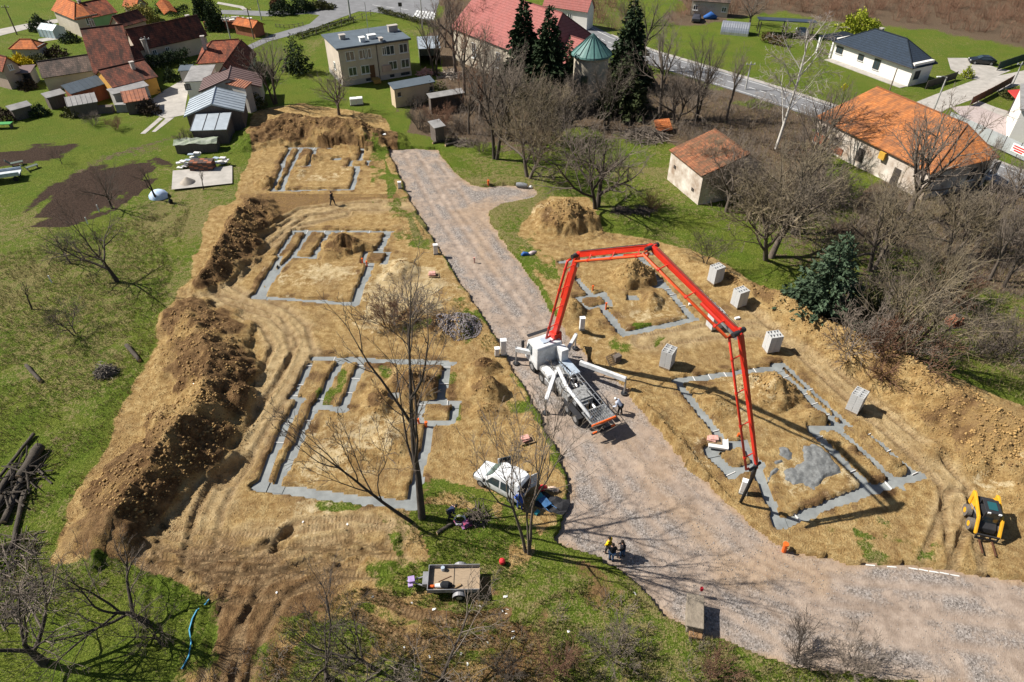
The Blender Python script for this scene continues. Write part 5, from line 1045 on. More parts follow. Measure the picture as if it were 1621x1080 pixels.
c = g(1240,56); t = thing('carport', 'carport with dark blue panel roof left of the bungalow', 'carport', (c.x, c.y, 0), -.2); MB().box((0, 0, 2.9), (11, 4.5, .15), rx=-.12).build('roof', mat('solar_panel_blue', (.02, .035, .075), .3, .3, 1), t)
for x in (-5, 0, 5):
    for y in (-1.9, 1.9): MB().box((x, y, 1.4), (.18, .18, 2.8)).build('post', W_WOOD, t)
# --- derelict houses
t, wl, rf, hw, hl = house_e('small derelict house with weathered orange tile roof and stained plaster wall', (1059,237), (1111,279), (1130,209), 4.0, R_MOSS, W_OLD, w2=2.2, name='derelict_house', cat='derelict house', over=.3)
for x, z in ((-2.4, 2.3), (2.2, 1.4)): MB().box((x, -hw-.01, z), (.5, .1, .4)).build('hole', M_FRD, wl)
t, wl, rf, hw, hl = house_e('large old house with bright orange patched tile roof and crumbling walls', (1292,184), (1475,275), (1386,144), 3.8, R_OLD, W_OLD, up=.6, w2=1.1, hipA=.0, hipB=4.4, name='old_house', cat='house', over=.45, wins=[('b', -2, 2.2, 1.1, 1.6, {'frame': M_FRD}), ('b', 2.2, 2.2, 1.1, 1.6, {'frame': M_FRD})])
for x, z, w_, h_ in ((-8, 2.4, .9, 1), (-5.6, 2.0, .6, .6), (-1, 1.6, 1.1, 1.7), (5, 1.2, 1, 2.2)): MB().box((x, -hw-.01, z), (w_, .14, h_)).build('window_opening', M_FRD, wl)
MB().box((-8, -hw-.03, 1.0), (2.6, .12, 1.3)).box((-5, -hw-.03, .7), (2.2, .12, .9)).build('exposed_brick', W_BRICK, wl); MB().box((2.4, -hw-.35, 3.0), (.9, .3, .9)).build('yellow_board', mat('board_yellow', (.62, .36, .05), .8, .3, 3), wl)
# --- right edge: white building, fence panels, sign
a, b = g(1596,228), g(1640,150); t = thing('white_building', 'white building cut by the right edge of the photo behind the fence', 'building', (g(1640,215).x, g(1640,215).y, 0), 1.05); MB().box((0, 0, 2.2), (11, 7.5, 5.4)).build('wall', W_WHITE, t); MB().box((0, 0, 5.0), (11.6, 8, .25)).build('roof', R_GSHEET, t)
p0, p1 = g(1497,199), g(1660,275); t = thing('panel_fence', 'grey sheet metal panel fence along the road at the right edge', 'fence', (p0.x, p0.y, 0), math.atan2((p1-p0).y, (p1-p0).x)); L = (p1-p0).length; n_ = int(L/2.4); M_PAN = mat('fence_sheet', (.44, .46, .47), .5, .2, .8, metal=.2)
for i in range(n_): MB().box((2.4*i+1.2, 0, 1.15), (2.34, .05, 1.9)).build('panel', M_PAN, t); MB().box((2.4*i, 0, 1.1), (.08, .1, 2.2)).build('post', M_FRD, t)
p = g(1612,249); s = thing('fence_sign', 'white sign board with red lettering on the panel fence', 'sign', p0+(p1-p0).normalized()*((p-p0).length)+Vector((-.03, -.08, 1.2)), math.atan2((p1-p0).y, (p1-p0).x)); MB().box((0, 0, 0), (2.2, .04, 1.1)).build('board', M_WHITE, s)
for i, (z, w_) in enumerate(((.28, 1.7), (-.02, 1.8), (-.3, 1.3))): MB().box((0, -.03, z), (w_, .015, .17)).build('lettering', mat('sign_red', (.62, .02, .02), .6, .1, 3), s)
o = MB().slab([(-4, -1.5, 2.4), (4, -1.5, 2.4), (4, 1.5, 3.2), (-4, 1.5, 3.2)], .15).build('red_canopy', mat('canopy_red', (.55, .06, .05), .6, .2, 1)); p = g(1628,178); o.location = (p.x, p.y, 0); o.rotation_euler = (0, 0, .2); tag(o, 'red canopy roof at the right edge above the white building', 'canopy')
for x in (-3.6, 3.6):
    q = MB().box((x, 0, 1.3), (.15, .15, 2.8)).build('post', M_FRD, o)
# garden fence and gate by the driveway
def fence(label, pxs, h_, name, m_post, m_rail, step=2.2, board=False):
    P = [g(*p) for p in pxs]; t = thing(name, label, 'fence', (P[0].x, P[0].y, 0))
    for i in range(len(P)-1):
        a, b = P[i]-P[0], P[i+1]-P[0]; L = (b-a).length; n_ = max(1, int(L/step)); rz = math.atan2((b-a).y, (b-a).x)
        for k in range(n_+(1 if i == len(P)-2 else 0)):
            q = a.lerp(b, k/n_); MB().box((q.x, q.y, h_/2), (.1, .1, h_), rz).build('post', m_post, t)
        for k in range(n_):
            q = a.lerp(b, (k+.5)/n_)
            if board: MB().box((q.x, q.y, h_*.52), (L/n_-.12, .05, h_*.85), rz).build('panel', m_rail, t)
            else:
                for z in (.3, .9): MB().box((q.x, q.y, h_*z), (L/n_-.1, .03, .06), rz).build('rail', m_rail, t)
    return t
fence('dark metal fence panels beside the bungalow driveway', [(1465,141),(1512,126)], 1.4, 'panel_fence', M_FRD, M_FRD, 2, True); fence('dark fence section beyond the parked car', [(1578,112),(1622,97)], 1.6, 'panel_fence', M_FRD, mat('fence_green', (.03, .06, .045), .7, .2, 2), 2, True)
fence('brown wooden gate rails along the right driveway', [(1535,168),(1570,150),(1600,133)], 1.5, 'rail_fence', W_WOOD, mat('rail_brown', (.16, .06, .035), .8, .2, 3), 2, True); fence('thin wire fence with posts behind the apartment block', [(480,62),(560,36),(600,20),(640,28),(690,42)], 1.2, 'wire_fence', W_WOOD, M_STEEL, 3)
fence('wooden rail fence round the bungalow terrace', [(1298,86),(1318,92),(1330,84)], 1.1, 'rail_fence', W_WOOD, W_WOOD, 1.6); fence('white mesh fence along the bungalow lawn', [(1352,104),(1390,116),(1418,122)], 1.0, 'mesh_fence', M_STEEL, M_STEEL, 2.2)
fence('dark picket edging around the green island', [(437,43),(450,45),(466,44),(480,41)], .7, 'picket_fence', W_WOOD, W_WOOD, .8)
# ---- poles, signs
M_CPOLE = mat('pole_concrete', (.42, .41, .39), .9, .2, 2); M_WPOLE = mat('pole_wood', (.20, .15, .11), .9, .3, 3)
def pole(label, base, top, m_, kind='utility', r=.14):
    b = g(*base); h_ = topz(base, top); t = thing('utility_pole' if kind != 'lamp' else 'street_lamp', label, 'pole' if kind != 'lamp' else 'street lamp', b, 0, 'poles along the streets'); MB().tube([(0, 0, -.5), (0, 0, h_)], [r, r*.65], 10).build('shaft', m_, t)
    if kind == 'utility':
        MB().box((0, 0, h_-.4), (1.5, .1, .1)).build('crossarm', m_, t)
        for x in (-.65, 0, .65): MB().cyl((x, 0, h_-.34), .05, .18, 8).build('insulator', M_WHITE, t)
    if kind == 'lamp': MB().tube([(0, 0, h_-.1), (-.5, 0, h_+.15), (-1.1, -.2, h_+.15)], .05, 8).build('arm', m_, t); MB().box((-1.35, -.25, h_+.12), (.6, .25, .12)).build('lamp_head', M_WHITE, t)
pole('leaning wooden pole beside the far left lane', (27,55), 8, M_WPOLE); pole('pole in front of the long house with three small windows', (244,106), 58, M_CPOLE); pole('thin pole at the right end of the long house', (316,79), 32, M_CPOLE, 'plain', .1); pole('pole left of the low brick wall', (365,62), 24, M_CPOLE); pole('pole right of the half roofed brick building', (402,62), 12, M_WPOLE); pole('pole on the green island by the street', (414,32), -4, M_CPOLE)
pole('tall thick pole at the street junction behind the apartment block', (555,31), -25, M_CPOLE, 'plain', .22); pole('pole by the crosswalk at the lawn corner', (669,45), -8, M_CPOLE, 'lamp'); pole('grey pole beside the road across from the church', (1180,142), 98, M_CPOLE); pole('street lamp pole behind the large old house', (1476,180), 122, M_CPOLE, 'lamp'); pole('dark wooden pole at the edge of the bungalow lawn', (1406,150), 108, M_WPOLE, 'plain', .12); pole('pole at the right edge by the driveway', (1601,138), 98, M_CPOLE)
b = g(1330,160); h_ = topz((1330,160), 134); t = thing('road_sign', 'yellow road sign facing the road by the bungalow lawn', 'road sign', b, .2); MB().tube([(0, 0, -.3), (0, 0, h_)], .04, 8).build('post', M_STEEL, t); MB().box((0, -.06, h_-.35), (.9, .04, .9), ry=R(45)).build('plate', mat('sign_yellow', (.75, .65, .02), .5, .1, 3), t)
b = g(635,26); t = thing('road_sign', 'small dark road sign at the street junction', 'road sign', b); MB().tube([(0, 0, -.3), (0, 0, 2.6)], .05, 8).build('post', M_STEEL, t); MB().box((0, -.05, 2.4), (.8, .04, .8)).build('plate', M_FRD, t)
# ---- cars
def car(label, px, py, rz, m_, name='parked_car'):
    p = g(px, py); t = thing(name, label, 'car', (p.x, p.y, .04), rz, 'parked cars')
    b = sharp(car_body('body', [(2.15, .7, .6, .3, .6, .64), (2.0, .84, .78, .26, .7, .78), (1.1, .88, .8, .25, .88, .96), (.9, .88, .78, .25, .9, .99), (.2, .89, .62, .25, .92, 1.38), (-.8, .89, .62, .25, .94, 1.44), (-1.55, .88, .62, .25, .94, 1.2), (-1.9, .86, .74, .28, .9, .98), (-2.15, .8, .7, .35, .8, .88)], m_, t), 30)
    for s in (-1, 1): MB().add([(.75, s*.875, .95), (.2, s*.765, 1.3), (-.8, s*.765, 1.33), (-1.4, s*.87, .97)], [(0, 1, 2, 3)]).build('side_window', M_GL, b); MB().box((2.05, s*.6, .64), (.16, .34, .12)).build('headlight', M_WHITE, t)
    MB().add([(.92, -.72, 1.0), (.92, .72, 1.0), (.24, .58, 1.365), (.24, -.58, 1.365)], [(0, 1, 2, 3)]).build('windscreen', M_GL, t); wheels(t, (1.35, -1.35), .8)
    return t
car('black estate car parked in the bungalow driveway', 1553, 101, 2.9, mat('car_black', (.012, .014, .018), .2, .1, 2, spec=.6)); car('dark car under the bare trees beside the far lawn', 1102, 33, 1.3, mat('car_grey', (.05, .05, .06), .3, .1, 2)); car('white car half hidden left of the bungalow carport', 1268, 55, 1.4, mat('car_white', (.6, .62, .64), .3, .1, 2))
# ================================================================== TREES
M_BARK = mat('bark_grey', (.15, .12, .095), .95, .45, 3, .5, 12, stretch=(3, 3, .6)); M_BARKD = mat('bark_dark', (.075, .06, .048), .95, .45, 3, .5, 12, stretch=(3, 3, .6)); M_TWIG = mat('twigs_brown', (.21, .17, .135), .9, .35, .8); M_TWIGD = mat('twigs_dark', (.11, .088, .07), .9, .35, .8); M_TWIGY = mat('twigs_lichen', (.27, .215, .12), .9, .45, .35, col2=(.14, .115, .09))
M_BIRCH = mat('birch_bark', (.66, .62, .56), .8, .4, 4, stretch=(2, 2, 6)); M_TWIGB = mat('twigs_birch', (.36, .31, .27), .9, .4, 1); M_TWIGR = mat('twigs_reddish', (.22, .12, .075), .9, .35, .8)
class Tree:
    def __init__(s, seed): s.r = random.Random(seed); s.V = [[], []]; s.F = [[], []]
    def tube(s, k, pts, rad):
        V, F = s.V[k], s.F[k]; n = 7 if rad[0] > .09 else (5 if rad[0] > .04 else 3); o = len(V); d0 = (pts[-1]-pts[0]); ref = Vector((1, .1, 0)) if abs(d0.z) > abs(d0.x) else Vector((0, .1, 1))
        for i, p in enumerate(pts):
            d = pts[min(i+1, len(pts)-1)]-pts[max(i-1, 0)]; u = d.cross(ref); u.normalize(); v = u.cross(d); v.normalize(); r_ = rad[i]
            for j in range(n): a = 6.2832*j/n; c, s_ = math.cos(a)*r_, math.sin(a)*r_; V.append((p.x+u.x*c+v.x*s_, p.y+u.y*c+v.y*s_, p.z+u.z*c+v.z*s_))
        for i in range(len(pts)-1):
            for j in range(n): a, b = o+i*n+j, o+i*n+(j+1) % n; F.append((a, b, b+n, a+n))
    def grow(s, p, d, L, r, lev, P):
        R_ = s.r; n = 5 if lev == 0 else (5 if lev == 1 else (4 if lev == 2 else 3)); pts = [p.copy()]; rad = [r]; dd = d.copy(); wob = P['wob'][min(lev, len(P['wob'])-1)]; end = P.get('taper', .35) if lev < P['lev'] else .3
        for i in range(n):
            dd = dd+Vector((R_.gauss(0, wob), R_.gauss(0, wob), R_.gauss(0, wob)+P['up'][min(lev, len(P['up'])-1)])); dd.normalize()
            p = p+dd*(L/n); pts.append(p.copy()); rad.append(max(P['rmin'], r*(1-(1-end)*(i+1)/n)))
        s.tube(0 if lev <= P.get('split', 1) and r > .03 else 1, pts, rad)
        if lev >= P['lev']: return
        nc = P['n'][lev]; nc = max(1, int(nc+R_.uniform(-.5, .99)))
        t0 = P['start'][min(lev, len(P['start'])-1)]; az = R_.uniform(0, 6.28)
        for c in range(nc):
            t = t0+(1-t0)*((c+R_.uniform(.1, .9))/nc); f = t*n; i = min(int(f), n-1); q = pts[i].lerp(pts[i+1], f-i); ax = (pts[i+1]-pts[i]).normalized()
            az += 2.4+R_.uniform(-.5, .5); sp = P['ang'][min(lev, len(P['ang'])-1)]*R_.uniform(.75, 1.25)
            u = ax.cross(Vector((math.cos(az), math.sin(az), .3))); u.normalize(); nd = ax*math.cos(sp)+u*math.sin(sp)
            if lev == 0 and 'flat' in P: nd.z *= P['flat']; nd.normalize()
            cl_ = L*P['len'][min(lev, len(P['len'])-1)]*R_.uniform(.7, 1.2)*(1.15-.45*(t-t0)/(1-t0+.01)); cr = max(P['rmin'], min(rad[i]*.75, r*P['rr'][min(lev, len(P['rr'])-1)]*R_.uniform(.8, 1.15)))
            s.grow(q, nd, cl_, cr, lev+1, P)
        if lev <= 2 and P.get('lead', True): s.grow(pts[-1], dd, L*P['len'][min(lev, len(P['len'])-1)]*.8, rad[-1], lev+1, P)
    def meshes(s, name, mb, mt):
        out = []
        for k, m in ((0, mb), (1, mt)):
            me = bpy.data.meshes.new(name+('_trunk', '_crown')[k]); me.from_pydata(s.V[k], [], s.F[k]); me.materials.append(m); me.shade_smooth(); out.append(me)
        z = [v[2] for v in s.V[1]] or [1]; out.append(sorted(z)[int(len(z)*.985)]); return out
ORCH = dict(lev=4, n=[5, 5, 5, 4], start=[.45, .25, .2, .15], ang=[.85, .75, .7, .65], len=[1.35, .62, .55, .5], rr=[.62, .5, .42, .5], wob=[.09, .12, .14, .16], up=[0, .06, .05, .03], rmin=.007)
TALL = dict(lev=4, n=[7, 5, 5, 4], start=[.35, .25, .2, .15], ang=[.55, .6, .65, .6], len=[.6, .55, .5, .5], rr=[.5, .45, .42, .5], wob=[.05, .1, .13, .15], up=[.02, .10, .08, .04], rmin=.007, split=1)
ROUND = dict(lev=4, n=[7, 6, 5, 5], start=[.3, .2, .15, .1], ang=[.7, .7, .7, .7], len=[.95, .6, .52, .5], rr=[.6, .48, .42, .5], wob=[.06, .12, .15, .16], up=[.02, .05, .04, .02], rmin=.007)
SHRUB = dict(lev=3, n=[5, 5, 4], start=[.2, .2, .15], ang=[.5, .6, .65], len=[.6, .55, .5], rr=[.6, .55, .5], wob=[.1, .14, .16], up=[.05, .05, .03], rmin=.006, split=-1)
BIRCH = dict(lev=4, n=[13, 5, 5, 4], start=[.22, .2, .15, .1], ang=[.6, .6, .7, .7], len=[.36, .55, .55, .5], rr=[.34, .42, .45, .5], wob=[.035, .09, .14, .16], up=[.03, .09, -.02, -.10], rmin=.007, lead=False)
GAUNT = dict(lev=3, n=[5, 4, 4], start=[.4, .3, .2], ang=[.6, .65, .6], len=[.6, .5, .45], rr=[.5, .42, .4], wob=[.08, .14, .16], up=[.0, .08, .06], rmin=.009)
def single(seed, P, L=3.0, r=.16, mb=None, mt=None, lean=(0, 0), stems=1, spread=.35, name='tree'):
    t = Tree(seed)
    for k in range(stems):
        a = t.r.uniform(0, 6.28) if stems < 2 else 6.28*k/stems+t.r.uniform(-.4, .4); sp = 0 if stems == 1 else spread*t.r.uniform(.5, 1.2)
        d = Vector((math.cos(a)*sp+lean[0], math.sin(a)*sp+lean[1], 1)).normalized(); t.grow(Vector((math.cos(a)*.12*(stems > 1), math.sin(a)*.12*(stems > 1), -.15)), d, L*t.r.uniform(.85, 1.15), r*(1 if stems == 1 else t.r.uniform(.6, 1)), 0, P)
    return t.meshes(name, mb or M_BARK, mt or M_TWIG)
LIB = {}
def plant(kind, label, base, top, rz=0, wide=1.0, cat='tree', name='bare_tree', group=None, hgt=None):
    me = LIB[kind]; p = gz(*base); h_ = hgt or max(.5, topz(base, top)); sc_ = h_/me[2]
    t = thing(name, label, cat, p, rz, group); t.scale = (sc_*wide, sc_*wide, sc_)
    if len(me[0].vertices): link_mesh('trunk', me[0], t)
    link_mesh('crown', me[1], t); return t
LIB['orch1'] = single(3, ORCH, 2.2, .17, M_BARKD, M_TWIGD); LIB['orch2'] = single(8, ORCH, 2.0, .15, M_BARKD, M_TWIGD); LIB['orch3'] = single(15, ORCH, 1.5, .12, M_BARKD, M_TWIGD, stems=2)
LIB['gaunt'] = single(5, GAUNT, 2.4, .14, M_BARKD, M_TWIGD); LIB['round1'] = single(21, ROUND, 2.6, .19, M_BARK, M_TWIG); LIB['round2'] = single(22, ROUND, 2.8, .18, M_BARKD, M_TWIG, stems=2, spread=.3)
LIB['tall1'] = single(31, TALL, 6, .22, M_BARK, M_TWIG); LIB['tall2'] = single(32, TALL, 6, .20, M_BARKD, M_TWIG, stems=2, spread=.2); LIB['tall3'] = single(33, TALL, 6, .2, M_BARK, M_TWIGR)
LIB['birch'] = single(41, dict(BIRCH, rmin=.013), 11, .13, M_BIRCH, M_TWIGB, lean=(.05, 0)); LIB['willow'] = single(51, SHRUB, 3.2, .09, M_BARK, M_TWIGY, stems=7, spread=.55); LIB['lichen'] = single(61, ROUND, 2.4, .2, M_BARK, M_TWIGY, stems=2, spread=.35)
for k in range(3): LIB['shrub%d' % k] = single(70+k, SHRUB, 1.3, .035, M_TWIG, (M_TWIG, M_TWIGR, M_TWIGD)[k], stems=9, spread=.7)
# field on the left
F1 = 'bare fruit trees on the left meadow'
plant('orch1', 'largest bare fruit tree in the middle of the left meadow', (186,446), 335, 1.0, .95, group=F1); plant('orch2', 'bare fruit tree left of and behind the largest one on the meadow', (112,417), 360, 2.2, 1.15, group=F1); plant('orch1', 'bare fruit tree at the lower edge of the dark ploughed plot', (177,330), 255, 3.4, .8, group=F1); plant('gaunt', 'slim bare tree beside the white tarpaulin dome', (247,316), 258, .5, group=F1); plant('gaunt', 'small crooked bare tree with few branches at the left side', (50,490), 443, 2.5, .8, group=F1); plant('orch3', 'small spreading bare tree nearest the large soil bank', (117,529), 484, 1.0, 1.2, group=F1)
plant('orch2', 'small bare tree between the two ploughed plots', (98,260), 233, 1.0, group=F1); plant('gaunt', 'thin bare sapling beside the stacked building materials', (322,300), 265, 2.0, .8, group=F1)
# by the apartment block and the church
plant('round1', 'wide bare tree standing behind the long soil bank on the lawn', (537,182), 108, .3, 1.0); plant('tall2', 'dark bare tree between the barn row and the lawn', (436,165), 62, 1.2, 1.1); plant('tall1', 'tall bare tree beside the garage', (722,118), -15, .4, 1.0); plant('tall3', 'reddish brown bare tree left of the church roof', (705,75), -20, 2.4, 1.2); plant('tall2', 'tall bare tree above the head of the gravel road', (784,252), 70, 2.9, .9); plant('tall1', 'tall many branched bare tree between the garage and the spruces', (760,190), 40, 4.0, 1.0); plant('tall3', 'bare brown tree in front of the garage', (735,150), 12, 1.3, 1.2)
plant('lichen', 'bare tree with leaning trunk right of the gravel road head', (836,281), 150, 2.0, .9); plant('round2', 'round crowned bare tree above the yellow soil heap', (944,329), 182, .6, 1.05)
plant('orch2', 'small dark bare tree in front of the round turret', (930,188), 118, 1.8, .8); plant('tall1', 'bare tree right of the large evergreen by the road', (1044,188), 30, .9, .9); plant('tall2', 'bare tree standing above the brush pile by the road', (1102,188), 55, 2.2, .8); plant('tall1', 'slender bare tree close to the grey roadside pole', (1150,190), 75, 5.0, .7)
plant('round1', 'dark bare tree at the top edge beside the metal arched shed', (1186,40), -18, 1.1, 1.0); plant('tall3', 'brown bare tree beyond the church roof', (1000,40), -30, 3.3, 1.4); plant('tall2', 'bare tree behind the evergreen at the bend of the road', (1010,110), -5, .1, 1.2)
# right hand orchard and ruin
plant('birch', 'tall white barked birch left of the large old house', (1228,236), 25, 0, 1.15); plant('lichen', 'bare tree with two pale trunks near the blue spruce', (1216,409), 225, .4, 1.0); plant('round2', 'bare tree behind the two trunked tree by the small derelict house', (1257,372), 240, 1.5, .9); plant('orch3', 'small bare bush tree at the earth edge beyond the block stacks', (1116,418), 368, 2.0, .9, 'tree'); plant('round1', 'dark bare tree in front of the large orange roof', (1436,345), 160, 2.6, .85); plant('lichen', 'yellowish bare tree below the large old house', (1380,428), 285, 3.4, .9)
plant('willow', 'many stemmed pale shrub tree right of the blue spruce', (1424,556), 395, .2, 1.0, 'tree', 'shrub_tree'); plant('tall1', 'thin bare tree near the right edge', (1566,444), 315, 1.2, .8); plant('gaunt', 'small bare tree beside the rusty brick heap', (1490,500), 395, .2, .9); plant('gaunt', 'small dark bare tree at the right edge below the thin one', (1590,455), 385, 3.0, 1.0); plant('tall2', 'bare tree by the road below the panel fence', (1545,300), 215, 1.0, .7)
plant('willow', 'pale stemmed shrub tree left of the small derelict house', (1185,345), 262, 2.1, .9, 'tree', 'shrub_tree')
WG = 'bare trees of the overgrown orchard'
for i, (kd, b, tp, lab) in enumerate([('round1',(1150,335),230,'bare tree growing against the right wall of the small derelict house'), ('tall2',(1275,305),180,'bare tree left of the large old house front wall'), ('willow',(1475,480),370,'pale many stemmed shrub tree above the rusty brick heap'), ('tall2',(1292,258),130,'slim bare tree just right of the birch'), ('lichen',(1505,405),300,'bare tree in the middle of the brown weeds at the right'), ('tall1',(1545,392),270,'slim bare tree in the brown weeds near the right edge'), ('round1',(803,222),90,'bare tree in front of the leftmost spruce'), ('lichen',(852,232),120,'bare tree with yellowish twigs below the second spruce'), ('round2',(884,222),130,'bare tree left of the round crowned tree below the church'), ('tall3',(742,212),95,'reddish bare tree above the small wooden hut'), ('round1',(905,200),120,'bare tree right below the round turret'), ('tall2',(960,205),95,'bare tree right of the turret in the undergrowth'), ('round2',(1070,195),95,'bare tree above the branch pile near the road'), ('tall3',(775,95),-10,'reddish bare tree beside the church roof edge'), ('tall2',(690,120),15,'bare tree between the garage and the lawn'), ('round1',(1600,330),240,'bare tree at the right edge below the panel fence'), ('lichen',(1130,300),215,'yellowish twigs over the lower corner of the small derelict house')]): plant(kd, lab, b, tp, i*2.3, .95, group=WG)
# foreground trees, each grown on its own
def own(label, me, base, top, rz=0, wide=1.0, hgt=None):
    LIB['own'] = me; return plant('own', label, base, top, rz, wide, hgt=hgt)
BIG = dict(lev=4, n=[6, 4, 3, 3], start=[.3, .25, .2, .15], ang=[.42, .45, .55, .6], len=[.62, .55, .48, .42], rr=[.42, .42, .42, .5], wob=[.04, .10, .13, .15], up=[.0, .10, .07, .03], rmin=.008)
own('tall bare tree in front of the nearest left foundation', single(101, BIG, 8.5, .17, M_BARKD, M_TWIGD, lean=(-.06, .02)), (668,820), 485, .9, 1.15)
LIB['limb'] = single(105, BIG, 5, .085, M_BARKD, M_TWIGD, lean=(-.75, .05)); plant('limb', 'lower leaning stem beside the tall bare tree, reaching left over the foundation', (656,826), 640, .0, 1.0)
own('broad bare tree beside the white van, many pale branches', single(113, dict(ROUND, n=[4, 4, 3, 3], start=[.5, .3, .2, .15], ang=[.42, .5, .6, .7], len=[.8, .6, .5, .45], up=[.03, .08, .05, .0], rmin=.009), 4.2, .13, M_BARK, M_TWIG, stems=3, spread=.14), (836,874), 600, 5.2, .66)
B2 = dict(ORCH, n=[5, 5, 4, 4])
own('bare tree leaning over the lower left meadow', single(121, B2, 2.4, .18, M_BARKD, M_TWIGD), (232,985), 868, 1.4, 1.0); own('smaller bare tree just below the leaning one in the lower left', single(122, B2, 2.0, .13, M_BARKD, M_TWIGD), (258,1020), 958, 2.2, .9); own('bare tree in the bottom left corner', single(123, B2, 2.4, .2, M_BARKD, M_TWIG), (70,1050), 940, .6, 1.1)
own('bare tree at the bottom edge below the trailer', single(124, B2, 2.6, .17, M_BARKD, M_TWIGD), (592,1058), 965, 3.1, .85); own('bare tree behind the bottom edge tree, crown over the wheel track', single(125, ORCH, 2.2, .13, M_BARKD, M_TWIGD), (520,1075), 975, .4, 1.0); own('low bare tree at the bottom centre', single(126, B2, 1.6, .10, M_BARKD, M_TWIG), (700,1085), 1010, 2.0, 1.4)
SG = 'twiggy shrubs along the lower edge'
for i, (b, tp, lab) in enumerate([((975,1042),985,'grey twiggy shrub on the grass bank below the three people'), ((880,1065),1010,'twiggy shrub at the bottom centre on the rough grass'), ((1265,1050),990,'brown twiggy shrub on the kerb of the gravel road, leftmost of two'), ((1345,1062),1005,'brown twiggy shrub on the edge of the gravel road, rightmost of two'), ((1130,1075),1030,'low twiggy shrub at the bottom edge of the gravel road'), ((800,1075),1025,'low twiggy shrub near the bottom below the wheel tracks')]): plant('shrub%d' % (i % 3), lab, b, b[1]-(b[1]-tp)*.62, i*1.1, .95, 'shrub', 'shrub', SG)
SG = 'bare shrubs around the site'
for i, (b, tp, lab) in enumerate([((762,240),212,'round brown shrub at the head of the gravel road'), ((700,205),165,'tall brown shrub beside the small wooden hut'), ((665,205),172,'brown shrub behind the long soil bank by the hut'), ((650,510),455,'thin upright twigs growing beside the grey gravel heap'), ((615,515),470,'thin upright twigs left of the grey gravel heap'), ((1335,330),285,'grey shrub under the front wall of the large old house'), ((1165,330),255,'brambles leaning on the small derelict house'), ((1030,330),305,'pile of cut branches on the grass below the small derelict house'), ((1290,330),262,'bare shrub between the two houses'), ((1355,565),480,'dark shrub at the foot of the blue spruce'), ((1400,590),515,'brown shrub at the base of the pale shrub tree'), ((1530,350),305,'brown shrub beside the road below the large old house'), ((1600,560),500,'brown shrub at the right edge above the bank'), ((1500,480),430,'low grey shrub above the rusty brick heap'), ((300,232),205,'small vine stake shrub beside the covered wood pile'), ((150,198),178,'pruned vine row shrub below the village sheds'), ((185,205),185,'pruned vine row shrub beside the yard track')]): plant('shrub%d' % (i % 3), lab, b, tp, i*1.7, 1.0, 'shrub', 'shrub', SG)
# ------------------------------------------------------------------ leaf cards
def rand_unit(rng, n): v = rng.normal(size=(n, 3)); return v/np.linalg.norm(v, axis=1, keepdims=True)
def cards(C_, D, ln, wd, rng):
    """diamond shaped leaf sprays at C_, pointing along D, bent in the middle so they have depth"""
    n = len(C_); U = np.cross(D, rand_unit(rng, n)); U /= np.linalg.norm(U, axis=1, keepdims=True)+1e-9; W_ = np.cross(D, U); ln = np.asarray(ln).reshape(-1, 1); wd = np.asarray(wd).reshape(-1, 1)
    a = C_; b = C_+D*ln*.5+U*wd*.5+W_*wd*.25; c = C_+D*ln; d = C_+D*ln*.5-U*wd*.5+W_*wd*.25
    V_ = np.stack([a, b, c, d], 1).reshape(-1, 3); i = np.arange(n)*4
    return V_, np.concatenate([np.stack([i, i+1, i+2], 1), np.stack([i, i+2, i+3], 1)])
def leafmat(name, c1, c2):
    m = mat(name, c2, .8, .5, .9, col2=c1, spec=.15); return m
L_SPR = leafmat('needles_dark', (.012, .022, .010), (.035, .055, .022)); L_BLUE = leafmat('needles_blue_green', (.028, .048, .026), (.09, .13, .075)); L_THU = leafmat('thuja_green', (.018, .03, .014), (.045, .07, .025)); L_YEL = leafmat('leaves_yellow_green', (.16, .20, .02), (.34, .36, .03)); L_OLV = leafmat('leaves_olive', (.05, .055, .018), (.12, .12, .04)); L_FORS = leafmat('blossom_yellow', (.40, .30, .01), (.62, .50, .02)); L_WILL = leafmat('catkins_yellow', (.16, .14, .03), (.33, .29, .08))
def spruce(seed, h_, rad, m, dens=1.0, droop=.25, name='spruce', big=1.0):
    rng = np.random.default_rng(seed); V_ = []; F_ = []; o = 0; lv = int(h_/.42); Cs = []; Ds = []; Ln = []
    for k in range(lv):
        t = (k+.5)/lv; z = h_*(.06+.93*t); L = rad*(1-t)**.85*rng.uniform(.8, 1.15)+.15; nb = max(4, int(9*(1-t)+4))
        for b_ in range(nb):
            a = 6.28*b_/nb+rng.uniform(-.4, .4)+k; Lb = L*rng.uniform(.7, 1.15); n_ = max(3, int(Lb*7*dens)); s_ = rng.uniform(.12, 1, n_)
            x = np.cos(a)*Lb*s_; y = np.sin(a)*Lb*s_; zz = z-droop*Lb*s_+.18*Lb*s_**2+rng.normal(0, .05, n_)
            Cs.append(np.stack([x, y, zz], 1)+rng.normal(0, .06, (n_, 3))); dv = np.stack([np.full(n_, math.cos(a)), np.full(n_, math.sin(a)), np.full(n_, -.25)], 1)+rng.normal(0, .55, (n_, 3)); Ds.append(dv/np.linalg.norm(dv, axis=1, keepdims=True)); Ln.append(rng.uniform(.3, .62, n_)*(.75+.4*(1-t)))
    Cs = np.concatenate(Cs); Ds = np.concatenate(Ds); Ln = np.concatenate(Ln); Ln = Ln*big; V_, F_ = cards(Cs, Ds, Ln, Ln*.5, rng)
    tr_m = MB().tube([(0, 0, -.3), (0, 0, h_*.5), (0, 0, h_*.97)], [h_*.018, h_*.01, .02], 8).mesh(name+'_trunk', M_BARKD); return tr_m, npmesh(name+'_crown', V_, F_, m)
